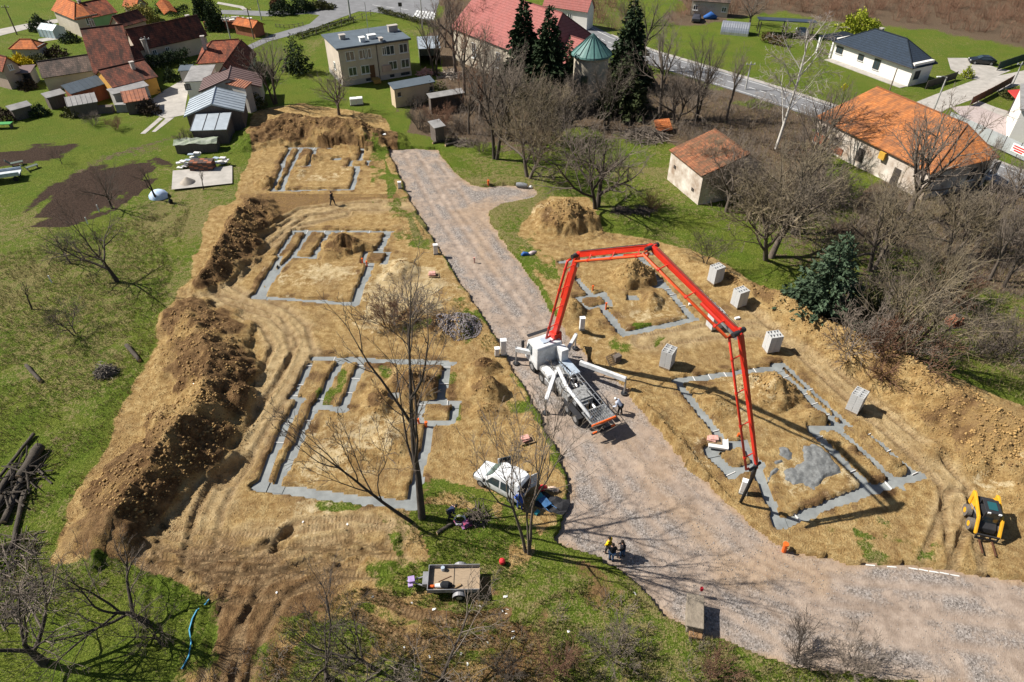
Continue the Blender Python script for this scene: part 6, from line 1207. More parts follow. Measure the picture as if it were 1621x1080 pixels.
def conifer(label, base, top, rad, m, seed, dens=1., droop=.25, name='spruce_tree', cat='spruce', group=None):
    p = gz(*base); h_ = topz(base, top); a, b = spruce(seed, h_, rad, m, dens, droop, big=1.7 if group else 1.0); t = thing(name, label, cat, p, seed*.7, group); link_mesh('trunk', a, t); link_mesh('crown', b, t); return t
SPG = 'spruces beside the church'
conifer('tall dark spruce in front of the church, leftmost', (828,158), -10, 4.0, L_SPR, 1, 1.7, .35, group=SPG); conifer('tall dark spruce in front of the church, second from left', (866,170), 8, 4.2, L_SPR, 2, 1.7, .35, group=SPG); conifer('small spruce squeezed against the church turret', (898,150), 62, 1.8, L_SPR, 3, 1, .3, group=SPG); conifer('tall dark evergreen right of the turret', (992,140), -6, 3.6, L_SPR, 4, 1.6, .3, group=SPG)
conifer('broad evergreen below the tall one right of the turret', (985,178), 90, 4.0, leafmat('needles_olive', (.02, .03, .012), (.06, .07, .026)), 5, 1.5, .2, group=SPG); conifer('blue green spruce at the corner of the earth site', (1296,503), 366, 3.9, L_BLUE, 6, 2.6, .15, 'spruce_tree'); conifer('dark pine on the lawn left of the apartment block', (472,115), 52, 2.6, L_SPR, 7, 1.0, .1, 'pine_tree', 'pine'); conifer('narrow evergreen behind the garage and bare trees', (770,70), 5, 2.0, L_SPR, 8, 1.4, .3, group=SPG)
def bush_mesh(seed, rx, ry, rz_, m, n=2600, ln=.28, name='bush', hollow=.55):
    rng = np.random.default_rng(seed); d = rand_unit(rng, n); d[:, 2] = np.abs(d[:, 2])*1.0-.15*(rng.random(n)); lump = 1+.28*np.sin(d[:, 0]*5+seed)*np.cos(d[:, 1]*4.3+seed*2)+.16*np.sin(d[:, 2]*9+d[:, 0]*7); r = (hollow+(1-hollow)*rng.random(n)**.5)*lump
    C_ = d*r[:, None]*np.array([rx, ry, rz_]); C_[:, 2] = np.abs(C_[:, 2])+.05; D = d*.7+rng.normal(0, .6, (n, 3)); D /= np.linalg.norm(D, axis=1, keepdims=True); L = ln*rng.uniform(.6, 1.3, n); V_, F_ = cards(C_, D, L, L*.6, rng); return npmesh(name, V_, F_, m)
def bush(label, px, py, rx, ry, rz_, m, seed, n=2600, ln=.28, name='evergreen_bush', cat='bush', group=None):
    p = gz(px, py); t = thing(name, label, cat, p, 0, group); link_mesh('crown', bush_mesh(seed, rx, ry, rz_, m, n, ln), t); MB().tube([(0, 0, -.2), (0, 0, rz_*.7)], [.12, .05], 6).build('trunk', M_BARKD, t); return t
def column(label, base, top, r, m, seed): p = gz(*base); h_ = topz(base, top); return bush(label, base[0], base[1], r, r, h_*.95, m, seed, 3000, .4, 'columnar_tree', 'tree')
column('tall dark columnar conifer beside the half roofed brick building', (342,48), -8, 1.5, L_THU, 11); column('columnar conifer left of the tall one at the village edge', (322,30), -12, 1.6, L_THU, 12)
bush('round dark evergreen at the far left garden', 65, 47, 1.9, 1.9, 2.6, L_THU, 13, 1800, .35); bush('yellow green willow crown behind the long house', 228, 40, 3.2, 3.0, 4.2, L_WILL, 14, 2600, .4, 'willow_tree', 'tree'); bush('bright yellow blossoming bush beside the carport', 34, 104, 2.6, 1.6, 1.6, L_FORS, 15, 1800, .35, 'flowering_bush')
bush('bright yellow green bush behind the bungalow', 1358, 50, 3.6, 3.0, 3.6, L_YEL, 16, 2600, .45); bush('dark evergreen group on the green island by the street, left', 447, 22, 2.6, 2.2, 2.8, L_THU, 17, 1800, .4); bush('reddish brown evergreen on the green island by the street', 440, 12, 1.6, 1.6, 2.6, leafmat('leaves_russet', (.06, .025, .012), (.15, .06, .03)), 18, 1400, .35); bush('low dark bush at the tip of the green island', 508, 14, 3.0, 1.6, 1.5, L_OLV, 19, 1800, .4); bush('rounded evergreen on the green island by the street, right', 478, 18, 2.4, 2.0, 2.6, L_THU, 20, 1800, .4)
bush('olive green evergreen shrub right of the blue spruce', 1378, 510, 2.2, 2.0, 3.0, L_OLV, 21, 2600, .3); bush('dark ivy covered shrub behind the gravel road head', 690, 158, 2.4, 1.8, 2.6, L_OLV, 22, 1800, .3); bush('small clipped evergreen by the bungalow driveway', 1530, 122, .9, .9, 1.6, L_YEL, 23, 700, .25); bush('round green bush at the right edge garden', 1600, 155, 1.4, 1.2, 1.4, L_OLV, 24, 900, .3); bush('dark thuja beside the ochre house wall', 247, 146, 1.0, .9, 1.1, L_THU, 25, 700, .25); bush('dark evergreen shrub beside the concrete yard', 272, 128, 1.1, 1.0, 2.0, L_THU, 26, 900, .3)
VG = 'dark garden shrubs between the village houses'
for i, (px, py, rx, rz_, lab) in enumerate([(112,66,1.6,1.6,'dark shrub below the greenhouse'), (60,100,1.4,1.3,'dark shrub between the carport and the long low building'), (90,88,1.8,1.5,'dark evergreen in front of the garden outbuilding'), (300,122,1.6,2.2,'dark evergreen at the top of the concrete yard'), (222,112,1.5,2.0,'dark evergreen between the ochre house and the long house'), (12,190,1.8,1.6,'dark shrub beside the green garden table'), (62,182,1.5,1.3,'dark shrub in front of the weathered sheds'), (118,182,1.6,1.3,'dark shrub below the slab roofed shed'), (238,178,1.6,1.8,'dark shrub in the shade right of the rusty roofed shed'), (412,128,2.0,3.0,'dark evergreen right of the brown roofed barn'), (405,170,1.8,2.0,'dark shrub between the metal barn and the soil bank'), (150,30,1.8,2.6,'dark evergreen behind the old barn'), (262,20,2.0,2.4,'dark evergreen at the back of the long house'), (20,128,1.2,1.5,'dark shrub against the pink wall'), (45,140,1.4,1.2,'dark shrub in the small yard by the pink house')]): bush(lab, px, py, rx, rx*.9, rz_, (L_THU, L_OLV, leafmat('shrub_brown', (.03, .022, .014), (.085, .06, .036)))[i % 3], 40+i, 900, .34, 'garden_shrub', 'shrub', VG)
def hedge(label, pxs, w_, h_, m, seed):
    P = [gz(*p) for p in pxs]; c = P[0]; rng = np.random.default_rng(seed); C_ = []
    for i in range(len(P)-1):
        L = (P[i+1]-P[i]).length; n = int(L*w_*h_*130); t = rng.random((n, 1)); a = np.array(P[i]); b = np.array(P[i+1]); q = a+(b-a)*t; q[:, :2] += rng.normal(0, w_*.3, (n, 2)); q[:, 2] = rng.random(n)**.6*h_*(1+.12*np.sin(t[:, 0]*L*2)); C_.append(q)
    C_ = np.concatenate(C_)-np.array([c.x, c.y, 0]); D = rand_unit(rng, len(C_)); D[:, 2] = np.abs(D[:, 2]); V_, F_ = cards(C_, D, np.full(len(C_), .3), np.full(len(C_), .18), rng); o = link_mesh('hedge', npmesh('hedge', V_, F_, m), None, (c.x, c.y, 0)); return tag(o, label, 'hedge')
hedge('dark clipped hedge below the long house windows', [(236,112),(300,98)], 1.2, 2.2, L_THU, 1); hedge('brown hedge in front of the blue roofed carport', [(1205,66),(1240,74)], 1.0, 1.6, leafmat('hedge_brown', (.05, .028, .014), (.13, .075, .035)), 2); hedge('row of small clipped shrubs along the lawn behind the apartment block', [(600,20),(640,31),(680,42)], .8, 1.0, L_OLV, 3); hedge('thuja row behind the peach gabled outbuilding', [(268,30),(300,24)], .8, 2.0, L_THU, 4); hedge('dark hedge strip along the lane to the street', [(470,62),(520,46),(560,34)], .9, .9, L_OLV, 5)
# ================================================================== SMALL THINGS OF THE SITE
def put(name, label, cat, mb, m, p, rz=0, group=None, bevel=.01, smooth=False, rx=0, ry=0):
    o = mb.build(name, m, bevel=bevel, smooth=smooth); o.location = p; o.rotation_euler = (rx, ry, rz); return tag(o, label, cat, group)
def cabinet(label, px, py, w_, d_, h_, rz=.1):
    p = gz(px, py); p.z -= .05; t = thing('utility_cabinet', label, 'utility cabinet', p, rz, 'white utility cabinets'); MB().box((0, 0, h_/2), (w_, d_, h_)).build('body', M_WHITE, t, bevel=.02); MB().box((0, 0, h_+.02), (w_+.06, d_+.06, .05)).build('lid', M_WHITE, t); MB().box((0, -d_/2-.012, h_*.62), (w_*.86, .02, h_*.66)).build('door', M_BOARD, t); MB().box((0, 0, .08), (w_+.04, d_+.04, .2)).build('plinth', M_CON, t)
cabinet('white utility cabinet on the earth right of the truck cab', 921, 521, .45, .35, 1.35); cabinet('tall white cabinet at the road bend left of the truck', 797, 561, .5, .4, 1.7); cabinet('short white cabinet beside the tall one at the road bend', 787, 563, .4, .35, .9); cabinet('white cabinet beside the hanging end of the boom hose', 1176, 781, .55, .35, 1.4, -.4); cabinet('white cabinet on the road edge beside the middle left foundation', 690, 402, .45, .35, 1.2); cabinet('small white cabinet on the turf strip near the walking person', 633, 298, .4, .35, .9); cabinet('white cabinet at the top of the gravel road', 610, 226, .45, .35, 1.3)
def stub(label, px, py, h_, r=.08, lean=(0, 0), m=None, z=None):
    p = gz(px, py)
    if z is not None: p = g(px, py, z)
    o = MB().tube([(0, 0, -.4), (lean[0]*h_, lean[1]*h_, h_)], r, 12).tube([(lean[0]*h_, lean[1]*h_, h_-.12), (lean[0]*h_, lean[1]*h_, h_+.005)], r*1.25, 12).build('drain_pipe', m or M_ORANGE); o.location = p; tag(o, label, 'pipe', 'orange drain pipes')
stub('orange pipe stub in the trench crossing of the far right foundation', 938, 462, .75, z=-.2); stub('orange pipe stub by the square island of the far right foundation', 959, 490, .8, z=-.2); stub('orange pipe stub by the square island of the nearest left foundation, left one', 664, 670, .5, .09, (-.2, 0), z=-.2); stub('orange pipe stub by the square island of the nearest left foundation, right one', 674, 675, .5, .10, (.1, 0), z=-.2); stub('orange pipe stub at the middle left foundation, left one', 574, 416, .55, z=-.2); stub('orange pipe stub at the middle left foundation, right one', 581, 421, .6, z=-.2); stub('leaning orange pipe stub in the nearest right foundation', 1165, 694, .55, .08, (.25, 0), z=-.2); stub('short wide orange pipe standing on the gravel by the road edge', 1243, 868, .5, .15, (-.1, 0)); stub('small orange marker pipe at the mouth of the side road', 773, 291, .5, .12)
# pallets and trays
def bags(label, px, py, rz, m, n=3, base=True):
    p = gz(px, py); t = thing('bag_stack', label, 'bag stack', p, rz); link_mesh('pallet', PALM, t).scale = (.9, .8, 1)
    for i in range(n): MB().box((random.uniform(-.1, .1)-.15, random.uniform(-.08, .08), .2+.1*i), (.7, .5, .1), random.uniform(-.2, .2)).build('bag', m, t, bevel=.04)
M_BAGR = mat('bag_red', (.50, .16, .12), .7, .4, 5, col2=(.55, .42, .36)); bags('pallet with red paper bags on the pale sand by the road', 687, 437, .1, M_BAGR); bags('pallet with red and white bags beside the nearest right trench', 1131, 698, -.2, M_BAGR, 2); bags('pallet of red bricks on the grass bank left of the pump truck', 834, 698, .3, M_BAGR, 3)
put('wooden_tray', 'white tray with rim under the bags beside the nearest right trench', 'tray', MB().box((0, 0, .06), (1.5, 1.1, .08)).box((0, -.52, .14), (1.5, .06, .14)).box((.72, 0, .14), (.06, 1.1, .14)), M_BOARD, gz(1137, 703)-Vector((0, 0, .04)), -.2)
put('wooden_pallet', 'empty wooden pallet leaning at the earth edge behind the truck', 'pallet', pallet_mesh(), M_PAL, gz(969, 574)+Vector((0, 0, .35)), .6, rx=R(48)); put('wooden_crate', 'dark wooden crate under the leaning pallet', 'crate', MB().box((0, 0, .35), (.7, .5, .7)), W_WOOD, gz(976, 572), .6)
put('pipe_roll', 'grey roll of drain pipe at the end of the side road', 'pipe roll', MB().tube([(-.7, 0, .32), (-.2, 0, .34), (.3, .05, .34), (.7, 0, .3)], [.28, .34, .33, .26], 14), mat('roll_grey', (.22, .23, .24), .7, .4, 6), gz(826, 297), -.3, smooth=True); put('white_sack', 'small white sack beside the grey pipe roll', 'sack', MB().tube([(-.3, 0, .15), (0, 0, .2), (.3, 0, .12)], [.1, .2, .1], 10), M_WHITE, gz(840, 298), .2, smooth=True)
put('cloth_heap', 'blue cloth lying on the grass beside the road', 'cloth', MB().tube([(-.4, 0, .08), (-.1, .1, .16), (.3, 0, .1), (.5, -.2, .05)], [.12, .25, .2, .08], 8), mat('cloth_blue', (.03, .12, .38), .8, .3, 5), gz(831, 404), .4, smooth=True); put('cloth_heap', 'white and pink cloth heap beside the blue cloth', 'cloth', MB().tube([(-.5, .1, .06), (0, 0, .14), (.4, .15, .1), (.8, .3, .04)], [.1, .24, .2, .06], 8), mat('cloth_pink', (.62, .50, .50), .8, .3, 5), gz(841, 403), .4, smooth=True)
put('marker_post', 'small reddish marker post standing on the gravel road', 'post', MB().box((0, 0, .25), (.12, .12, .6)).box((0, 0, .6), (.2, .2, .12)), M_BAGR, gz(751, 416)); put('survey_stake', 'white survey stake lying on the earth near the crossed block stack', 'stake', MB().box((0, 0, .1), (.5, .25, .18)), M_WHITE, gz(1167, 505), .3); put('plaster_lump', 'white lump on the earth left of the crossed block stack', 'lump', MB().tube([(-.2, 0, .1), (.2, 0, .12)], [.15, .12], 8), M_WHITE, gz(1093, 483))
# concrete block beside the road with red marker
p = gz(1097, 985); t = thing('concrete_pillar', 'old concrete gate pillar lying at the lower edge of the gravel road', 'concrete pillar', p, 1.35); M_OLDC = mat('old_concrete', (.27, .225, .17), .95, .4, 2, .6, 9); MB().box((.1, 0, .5), (2.1, .95, 1.1)).build('block', M_OLDC, t, bevel=.06); MB().box((.1, .05, 1.12), (2.2, 1.05, .16)).build('cap', M_OLDC, t, bevel=.04); MB().box((-1.05, -.1, .3), (.5, .8, .6)).build('broken_end', mat('rust_stain', (.26, .15, .07), .9, .4, 4), t, bevel=.05)
t = thing('marker_stake', 'red topped marker stake beside the concrete pillar', 'stake', gz(1107, 945)); MB().tube([(0, 0, -.2), (0, 0, .9)], .025, 6).build('stake', M_WHITE, t); MB().box((0, 0, .92), (.16, .16, .3)).build('flag', mat('flag_red', (.7, .03, .05), .6, .1, 3), t)
CL = [gz(1372,894).xy.lerp(gz(1440,899).xy, t/4) for t in range(4)]+[gz(1440,899).xy.lerp(gz(1522,913).xy, t/5) for t in range(6)]
for i in range(len(CL)-1):
    if i in (1, 3): continue
    q = CL[i].lerp(CL[i+1], .5); zz = float(road_z(np.array([q.x]), np.array([q.y]))[0]); structure(MB().prism(ribbon([CL[i]+Vector((0, .03*(i % 2))), CL[i].lerp(CL[i+1], .75)], .08), zz-.05, zz+.03).build('chalk_line', M_LINE))
# blue hose
P = [gz(*q)+Vector((0, 0, .06)) for q in ((331,950),(325,958),(312,967),(305,980),(300,998),(303,1018),(299,1040),(288,1060))]; o = MB().tube(P, .045, 8).build('hose', mat('hose_blue', (.10, .40, .62), .5, .2, 3)); tag(o, 'light blue hose snaking over the grass in the lower left', 'hose')
# logs
M_LOG = mat('log_bark', (.085, .07, .055), .95, .45, 3, .7, 9, stretch=(1, 1, 3)); M_CUT = mat('cut_wood', (.52, .36, .20), .9, .3, 6)
def log(label, a, b, r, za=0, zb=0, group='felled logs on the meadow'):
    A_, B_ = gz(*a), gz(*b); A_.z += r*.85+za; B_.z += r*.85+zb; d = (B_-A_); t = thing('log', label, 'log', A_, 0, group); n = 6
    MB().tube([d*(i/n)+Vector((random.uniform(-1, 1), random.uniform(-1, 1), random.uniform(-1, 1)))*r*.12 for i in range(n+1)], [r*random.uniform(.92, 1.08)*(1-.15*i/n) for i in range(n+1)], 12).build('bark', M_LOG, t, True)
    u = d.normalized(); MB().tube([-u*.01-u*.0, -u*.012], r*.85, 12).build('cut_face', M_CUT, t); MB().tube([d+u*.004, d+u*.012], r*.72, 12).build('cut_face', M_CUT, t)
log('thick dark log at the top of the left log pile', (66,712), (34,762), .42); log('long grey branch log lying along the left log pile', (55,690), (0,760), .14, .1, .1); log('log with pale cut end lying below the thick one', (36,762), (8,830), .26); log('short log with pale cut end in the middle of the left pile', (22,752), (-8,800), .24, .2, .1); log('thin log at the lower side of the left pile', (40,780), (20,870), .18); log('log reaching out of the left edge of the photo', (5,790), (-20,850), .28)
log('log lying on the grass beside the large soil bank', (201,549), (222,573), .19, group='single logs'); log('crooked log piece lying on the left meadow', (42,580), (66,606), .16, group='single logs'); log('short log beside the tools under the tall tree', (692,846), (722,826), .13, group='single logs'); log('pale log by the hut at the head of the gravel road', (685,228), (712,222), .16, group='single logs'); log('log lying beside the pale one by the hut', (705,232), (738,224), .2, group='single logs')
def sticks(label, px, py, rx, ry, h_, n, seed, m, name='brush_pile', r=.035, L=1.2, cat='brush pile'):
    rng = random.Random(seed); p = gz(px, py); mb = MB()
    for i in range(n):
        a = rng.uniform(0, 6.28); q = rng.random()**.5; x, y = rx*q*math.cos(a), ry*q*math.sin(a); z = h_*(1-q)*rng.uniform(.2, 1)+.05; d = Vector((rng.gauss(0, 1), rng.gauss(0, 1), rng.gauss(0, .25))).normalized()*L*rng.uniform(.4, .7); c = Vector((x, y, z)); mb.tube([c-d, c+Vector((rng.gauss(0, .04), rng.gauss(0, .04), .03)), c+d], [r, r*.8, r*.4], 4, False)
    o = mb.build(name, m); o.location = p; return tag(o, label, cat)
sticks('pile of cut sticks on the left meadow', 168, 592, .75, .65, 1.5, 240, 1, mat('stick_grey', (.22, .19, .155), .9, .4, 4), L=.8); sticks('heap of cut branches behind the left log pile', 22, 880, 1.6, 1.8, .8, 110, 2, M_TWIG, L=1.6); sticks('grey brushwood beneath the heap of cut branches', 30, 950, 1.8, 1.5, .5, 80, 3, M_TWIG, L=1.6); sticks('tangle of dark branches over the left log pile', 30, 765, 1.4, 2.4, 1.1, 46, 12, M_LOG, L=2.6, r=.075); sticks('pile of boards and sticks beside the garage', 713, 120, 2.0, 1.6, 1.4, 60, 4, mat('board_pale', (.42, .36, .30), .9, .3, 3), L=2.2, r=.07); sticks('pile of reddish scrap timber behind the beige shed', 675, 118, 1.8, 1.4, 1.2, 60, 5, M_BAGR, L=1.6, r=.07)
sticks('large pile of branches and roof scrap near the small derelict house', 1022, 218, 3.4, 2.6, 1.8, 220, 6, M_TWIG, L=2.2, r=.05); sticks('dark brush pile on the grass under the round crowned tree', 985, 335, 1.2, .9, .5, 120, 7, M_TWIGD, L=1.2); sticks('second dark brush pile below the round crowned tree', 1020, 335, 1.2, .9, .5, 120, 8, M_TWIGD, L=1.2); sticks('pile of firewood at the right beside the old house', 1543, 308, .9, .7, .7, 70, 9, mat('wood_pale', (.40, .33, .24), .9, .3, 3), L=.8, r=.06); sticks('twigs and roots under the tall bare tree', 757, 818, .9, .7, .3, 60, 10, M_TWIGD, L=1.2); sticks('cut branches on the rough grass below the hut', 735, 228, 1.8, 1.2, .6, 90, 11, M_TWIG, L=1.6)
put('roof_fragment', 'piece of orange tiled roof lying by the branch pile', 'roof piece', MB().slab([(-1.2, -1, .5), (1.2, -1, .6), (1.3, 1, 1.5), (-1, 1.1, 1.4)], .15), R_ORANGE, gz(1048, 208), .2)
# brick heap on the right
p = gz(1510, 512); t = thing('brick_heap', 'rusty red brick heap standing alone on the rough grass at the right', 'brick heap', p, .3); bm_ = MB().box((0, 0, 0), (.3, .15, .1)).mesh('brick', W_BRICK); random.seed(4)
for lay in range(7):
    for i in range(16):
        q = (1-.09*lay); o = link_mesh('brick', bm_, t, (random.uniform(-.85, .85)*q, random.uniform(-.6, .6)*q, .06+lay*.11), random.uniform(0, 3.1)); o.rotation_euler = (random.uniform(-.2, .2), random.uniform(-.2, .2), random.uniform(0, 3.1)); o.scale = (1.25, 1.4, 1.1)
MB().box((.1, 0, .95), (.5, .4, .12), .4).build('scrap', M_DK, t)
# junk around the van and under the tall tree
JG = 'tools and bags lying around the van'
m = MB(); random.seed(9)
for i in range(8):
    for k in range(6): e_ = i in (0, 7) or k in (0, 5); m.v.append((-1.1+i*.32+random.uniform(-.1, .1), -.7+k*.28+random.uniform(-.1, .1), .03 if e_ else random.uniform(.06, .28)))
m.f = [(i*6+k, (i+1)*6+k, (i+1)*6+k+1, i*6+k+1) for i in range(7) for k in range(5)]
put('tarpaulin', 'black tarpaulin spread behind the van', 'tarpaulin', m, mat('tarp_dark', (.03, .03, .033), .8, .5, 4), gz(874, 797), -.4, JG, bevel=0)
put('tool_bag', 'red bag behind the van', 'bag', MB().tube([(-.3, 0, .2), (0, 0, .3), (.3, 0, .18)], [.15, .25, .15], 10), mat('bag_bright_red', (.60, .03, .04), .7, .3, 4), gz(859, 776), .6, JG, smooth=True); put('paper_sack', 'pale paper sack lying beside the red bag', 'sack', MB().tube([(-.4, 0, .15), (0, 0, .2), (.4, 0, .13)], [.14, .22, .14], 10), mat('sack_paper', (.55, .42, .32), .8, .3, 4), gz(876, 777), -.3, JG, smooth=True)
put('tool_case', 'teal tool case behind the van', 'case', MB().box((0, 0, .15), (.6, .4, .3)), mat('case_teal', (.03, .25, .28), .6, .3, 4), gz(853, 789), .5, JG); put('tool_case', 'second teal case nearer to the tree trunk', 'case', MB().box((0, 0, .1), (.4, .25, .2)), mat('case_teal', (.03, .25, .28)), gz(850, 813), .9, JG); put('wheelbarrow_tray', 'blue wheelbarrow lying upside down behind the van', 'wheelbarrow', MB().box((0, 0, .25), (.9, .6, .12)).box((.3, 0, .12), (.2, .5, .2)).tube([(-.4, .25, .2), (-1.0, .3, .35)], .025, 6).tube([(-.4, -.25, .2), (-1.0, -.3, .35)], .025, 6), mat('barrow_blue', (.05, .14, .30), .6, .3, 4), gz(862, 798), 2.2, JG)
put('plate_compactor', 'red and blue compactor machine beside the log', 'compactor', MB().box((0, 0, .08), (.7, .45, .1)).box((0, 0, .3), (.4, .35, .35)).tube([(-.2, .2, .3), (-.8, .2, .9), (-.8, -.2, .9), (-.2, -.2, .3)], .025, 6).cyl((.1, 0, .45), .1, .2, 10), mat('machine_red', (.45, .04, .05), .5, .3, 4, col2=(.06, .12, .30)), gz(738, 833), .5, JG); put('cable_coil', 'pale cable coil beside the compactor', 'cable', MB().tube([(.4*math.cos(a*.5), .4*math.sin(a*.5), .06+.01*a) for a in range(28)], .025, 6), M_WHITE, gz(728, 826), 0, JG); put('red_canister', 'round red canister on the grass right of the trailer', 'canister', MB().tube([(0, 0, 0), (0, 0, .1), (0, 0, .35), (0, 0, .45)], [.14, .2, .2, .06], 12), mat('bag_bright_red', (.60, .03, .04)), gz(795, 892), 0, smooth=True)
random.seed(11)
LPX = [(550,830),(438,938),(590,945),(652,955),(687,965),(800,945),(795,967),(812,1000),(780,1010),(730,1035),(740,1052),(680,1040),(660,1060),(772,1018),(640,1025),(480,826),(803,965),(812,1010),(802,972),(1005,940),(900,1000),(760,960)]
sm = MB().add([(-.12, -.07, 0), (.02, -.09, .03), (.13, -.03, .0), (-.1, .08, .02), (.03, .06, .05), (.12, .1, .01)], [(0, 1, 4, 3), (1, 2, 5, 4), (3, 4, 1, 0), (4, 5, 2, 1)]).mesh('litter_scrap', M_WHITE)
for q in LPX:
    o = link_mesh('litter_scrap', sm, None, gz(*q)+Vector((0, 0, .02)), random.uniform(0, 3)); o.scale = (random.uniform(.5, 1.1), random.uniform(.4, .9), .8); tag(o, 'small white scrap of litter on the trampled ground near the bottom', 'litter', 'scraps of litter')
# ------------------------------------------------------------------ gardens on the left
p = gz(252, 312); t = thing('tarpaulin_dome', 'white and blue tarpaulin dome on the left meadow', 'tarpaulin', p, .2); m = MB(); N = 12
for i in range(7):
    x = -1.1+2.2*i/6; s_ = max(.08, math.sqrt(max(0, 1-(x/1.2)**2))); m.v += [(x, -1.0*s_*math.cos(math.pi*k/N), 1.0*s_*math.sin(math.pi*k/N)) for k in range(N+1)]
m.f = [(i*(N+1)+k, (i+1)*(N+1)+k, (i+1)*(N+1)+k+1, i*(N+1)+k+1) for i in range(6) for k in range(N)]; m.build('cover', mat('tarp_white_blue', (.70, .74, .80), .5, .5, 1.1, col2=(.30, .48, .75)), t, True); MB().tube([(-1.1, -.1, .1), (1.1, -.1, .12)], .05, 6).build('pole', W_WOOD, t)
put('sack', 'dark sack standing right of the tarpaulin dome', 'sack', MB().tube([(0, 0, 0), (0, 0, .4), (0, 0, .6)], [.22, .26, .1], 10), M_BLK, gz(271, 322), 0, smooth=True)
p = gz(12, 285); t = thing('flat_wagon', 'white flat wagon standing on the grass at the left edge', 'wagon', p, .35); MB().box((0, 0, .8), (3.6, 1.8, .15)).build('bed', mat('wagon_pale', (.55, .58, .60), .7, .3, 2), t); MB().box((0, .85, 1.0), (3.6, .08, .4)).box((0, -.85, 1.0), (3.6, .08, .4)).build('side_board', M_BLU, t)
for x in (-1.2, 1.2):
    for y in (-.8, .8): link_mesh('wheel', CW, t, (x, y, .32))
for i, (px, py) in enumerate(((28,262),(52,268))):
    t = thing('garden_lounger', ('dark folding lounger beside the white wagon', 'second lounger, right of the one at the white wagon')[i], 'lounger', gz(px, py), .6+i*.3, 'garden loungers'); MB().box((0, 0, .45), (1.5, .6, .06)).box((-.95, 0, .75), (.7, .6, .06), ry=.9).build('seat', mat('lounger_green', (.10, .13, .11), .8, .3, 3), t)
    for x in (-.6, .6): MB().box((x, 0, .22), (.05, .6, .44)).build('leg', W_WOOD, t)
t = thing('garden_table', 'green garden table at the left edge', 'table', gz(8, 203), .1); MB().box((0, 0, .75), (2.4, 1, .06)).build('top', mat('table_green', (.06, .30, .08), .6, .2, 3), t)
for x in (-1, 1): MB().box((x, 0, .37), (.1, .8, .74)).build('leg', W_WOOD, t)
t = thing('covered_wood_pile', 'wood pile under a mossy green tarpaulin below the metal lean to', 'wood pile', gz(315, 238), .12); MB().box((0, 0, .65), (5.4, 1.8, 1.3)).build('stack', W_WOOD, t)
m = MB(); 
for i in range(9):
    for k in range(5): m.v.append((-2.9+i*.725, -1.05+k*.525, 1.35+.25*math.sin(k*.8)+random.uniform(-.12, .16)))
m.f = [(i*5+k, (i+1)*5+k, (i+1)*5+k+1, i*5+k+1) for i in range(8) for k in range(4)]; m.build('cover', mat('tarp_mossy', (.17, .21, .13), .9, .5, 1.5, col2=(.34, .36, .30)), t)
pad = sheet('slab_pad', [(274,272),(368,264),(368,292),(330,296),(272,302)], M_PAVE, .17)
t = thing('brick_stack', 'dark stack of old bricks on the slab pad', 'brick stack', gz(322, 268), .05)
for i in range(5):
    for j in range(3):
        for k in range(6): MB().box((-1.2+i*.6, -.5+j*.5, .12+k*.2), (.57, .46, .19), random.uniform(-.04, .04)).build('brick', W_BRICK if (i+j+k) % 3 == 0 else mat('brick_dark', (.10, .07, .06), .9, .4, 3), t)
for i, (px, py, lab) in enumerate(((292,266,'pile of white bags left of the dark brick stack'), (352,262,'pile of wrapped white blocks right of the dark brick stack'), (312,252,'row of pale roof tiles behind the dark brick stack'))):
    t = thing('material_pile', lab, 'pile', gz(px, py), .1, 'stacked building materials')
    for k in range(8): MB().box((random.uniform(-.7, .7), random.uniform(-.5, .5), .2+.12*k), (.8, .5, .16), random.uniform(-.5, .5)).build('bag', M_BOARD if k % 3 else M_BLU, t, bevel=.04)
put('sand_cone', 'small grey cone of sand on the slab pad', 'sand pile', MB().tube([(0, 0, 0), (0, 0, .5), (0, 0, .9)], [1.2, .6, .1], 16), mat('sand_grey', (.40, .35, .29), .95, .3, 3), gz(298, 292)+Vector((0, 0, .1)), smooth=True)
for i, (px, py, lab) in enumerate(((560,166,'white container tank beside the bare tree on the lawn'), (570,165,'second white container tank, right of the first on the lawn'))): t = thing('water_tank', lab, 'tank', gz(px, py), .2, 'white tanks on the lawn'); MB().box((0, 0, .6), (1.0, 1.0, 1.0)).build('tank', M_WHITE, t, bevel=.08); MB().box((0, 0, .08), (1.1, 1.1, .14)).build('pallet', W_WOOD, t)
t = thing('blue_tarpaulin', 'blue tarpaulin over a heap beside the far lawn', 'tarpaulin', gz(1124, 30), 0); MB().tube([(-1.4, 0, .3), (0, 0, .7), (1.4, 0, .3)], [.3, .8, .3], 10).build('cover', mat('cloth_blue', (.03, .12, .38)), t, True)
t = thing('junk_row', 'blue barrel and boards stacked along the village garden edge', 'junk', gz(165, 178), .1); MB().tube([(-2, 0, 0), (-2, 0, .9)], .4, 12).build('barrel', mat('barrel_blue', (.10, .32, .42), .6, .3, 3), t); MB().box((0, 0, .5), (3, 1, 1)).build('board_stack', W_WOOD, t); MB().box((3, .2, .6), (2, 1, 1.2)).build('crate', R_GSHEET, t); MB().box((6, .3, .7), (2.4, 1.2, 1.4)).build('crate', W_WOOD, t)
random.seed(5)
for q, lab in (((38,444),'x'),):
    pass
for px, py, lab in ((139,355,'white grave like marker post on the meadow behind the largest tree'), (157,335,'short white marker post near the ploughed plot'), (82,448,'white marker post on the open meadow left')): put('marker_post', lab, 'post', MB().box((0, 0, .4), (.1, .1, 1.0)), M_WHITE, gz(px, py), .2, 'white marker posts')
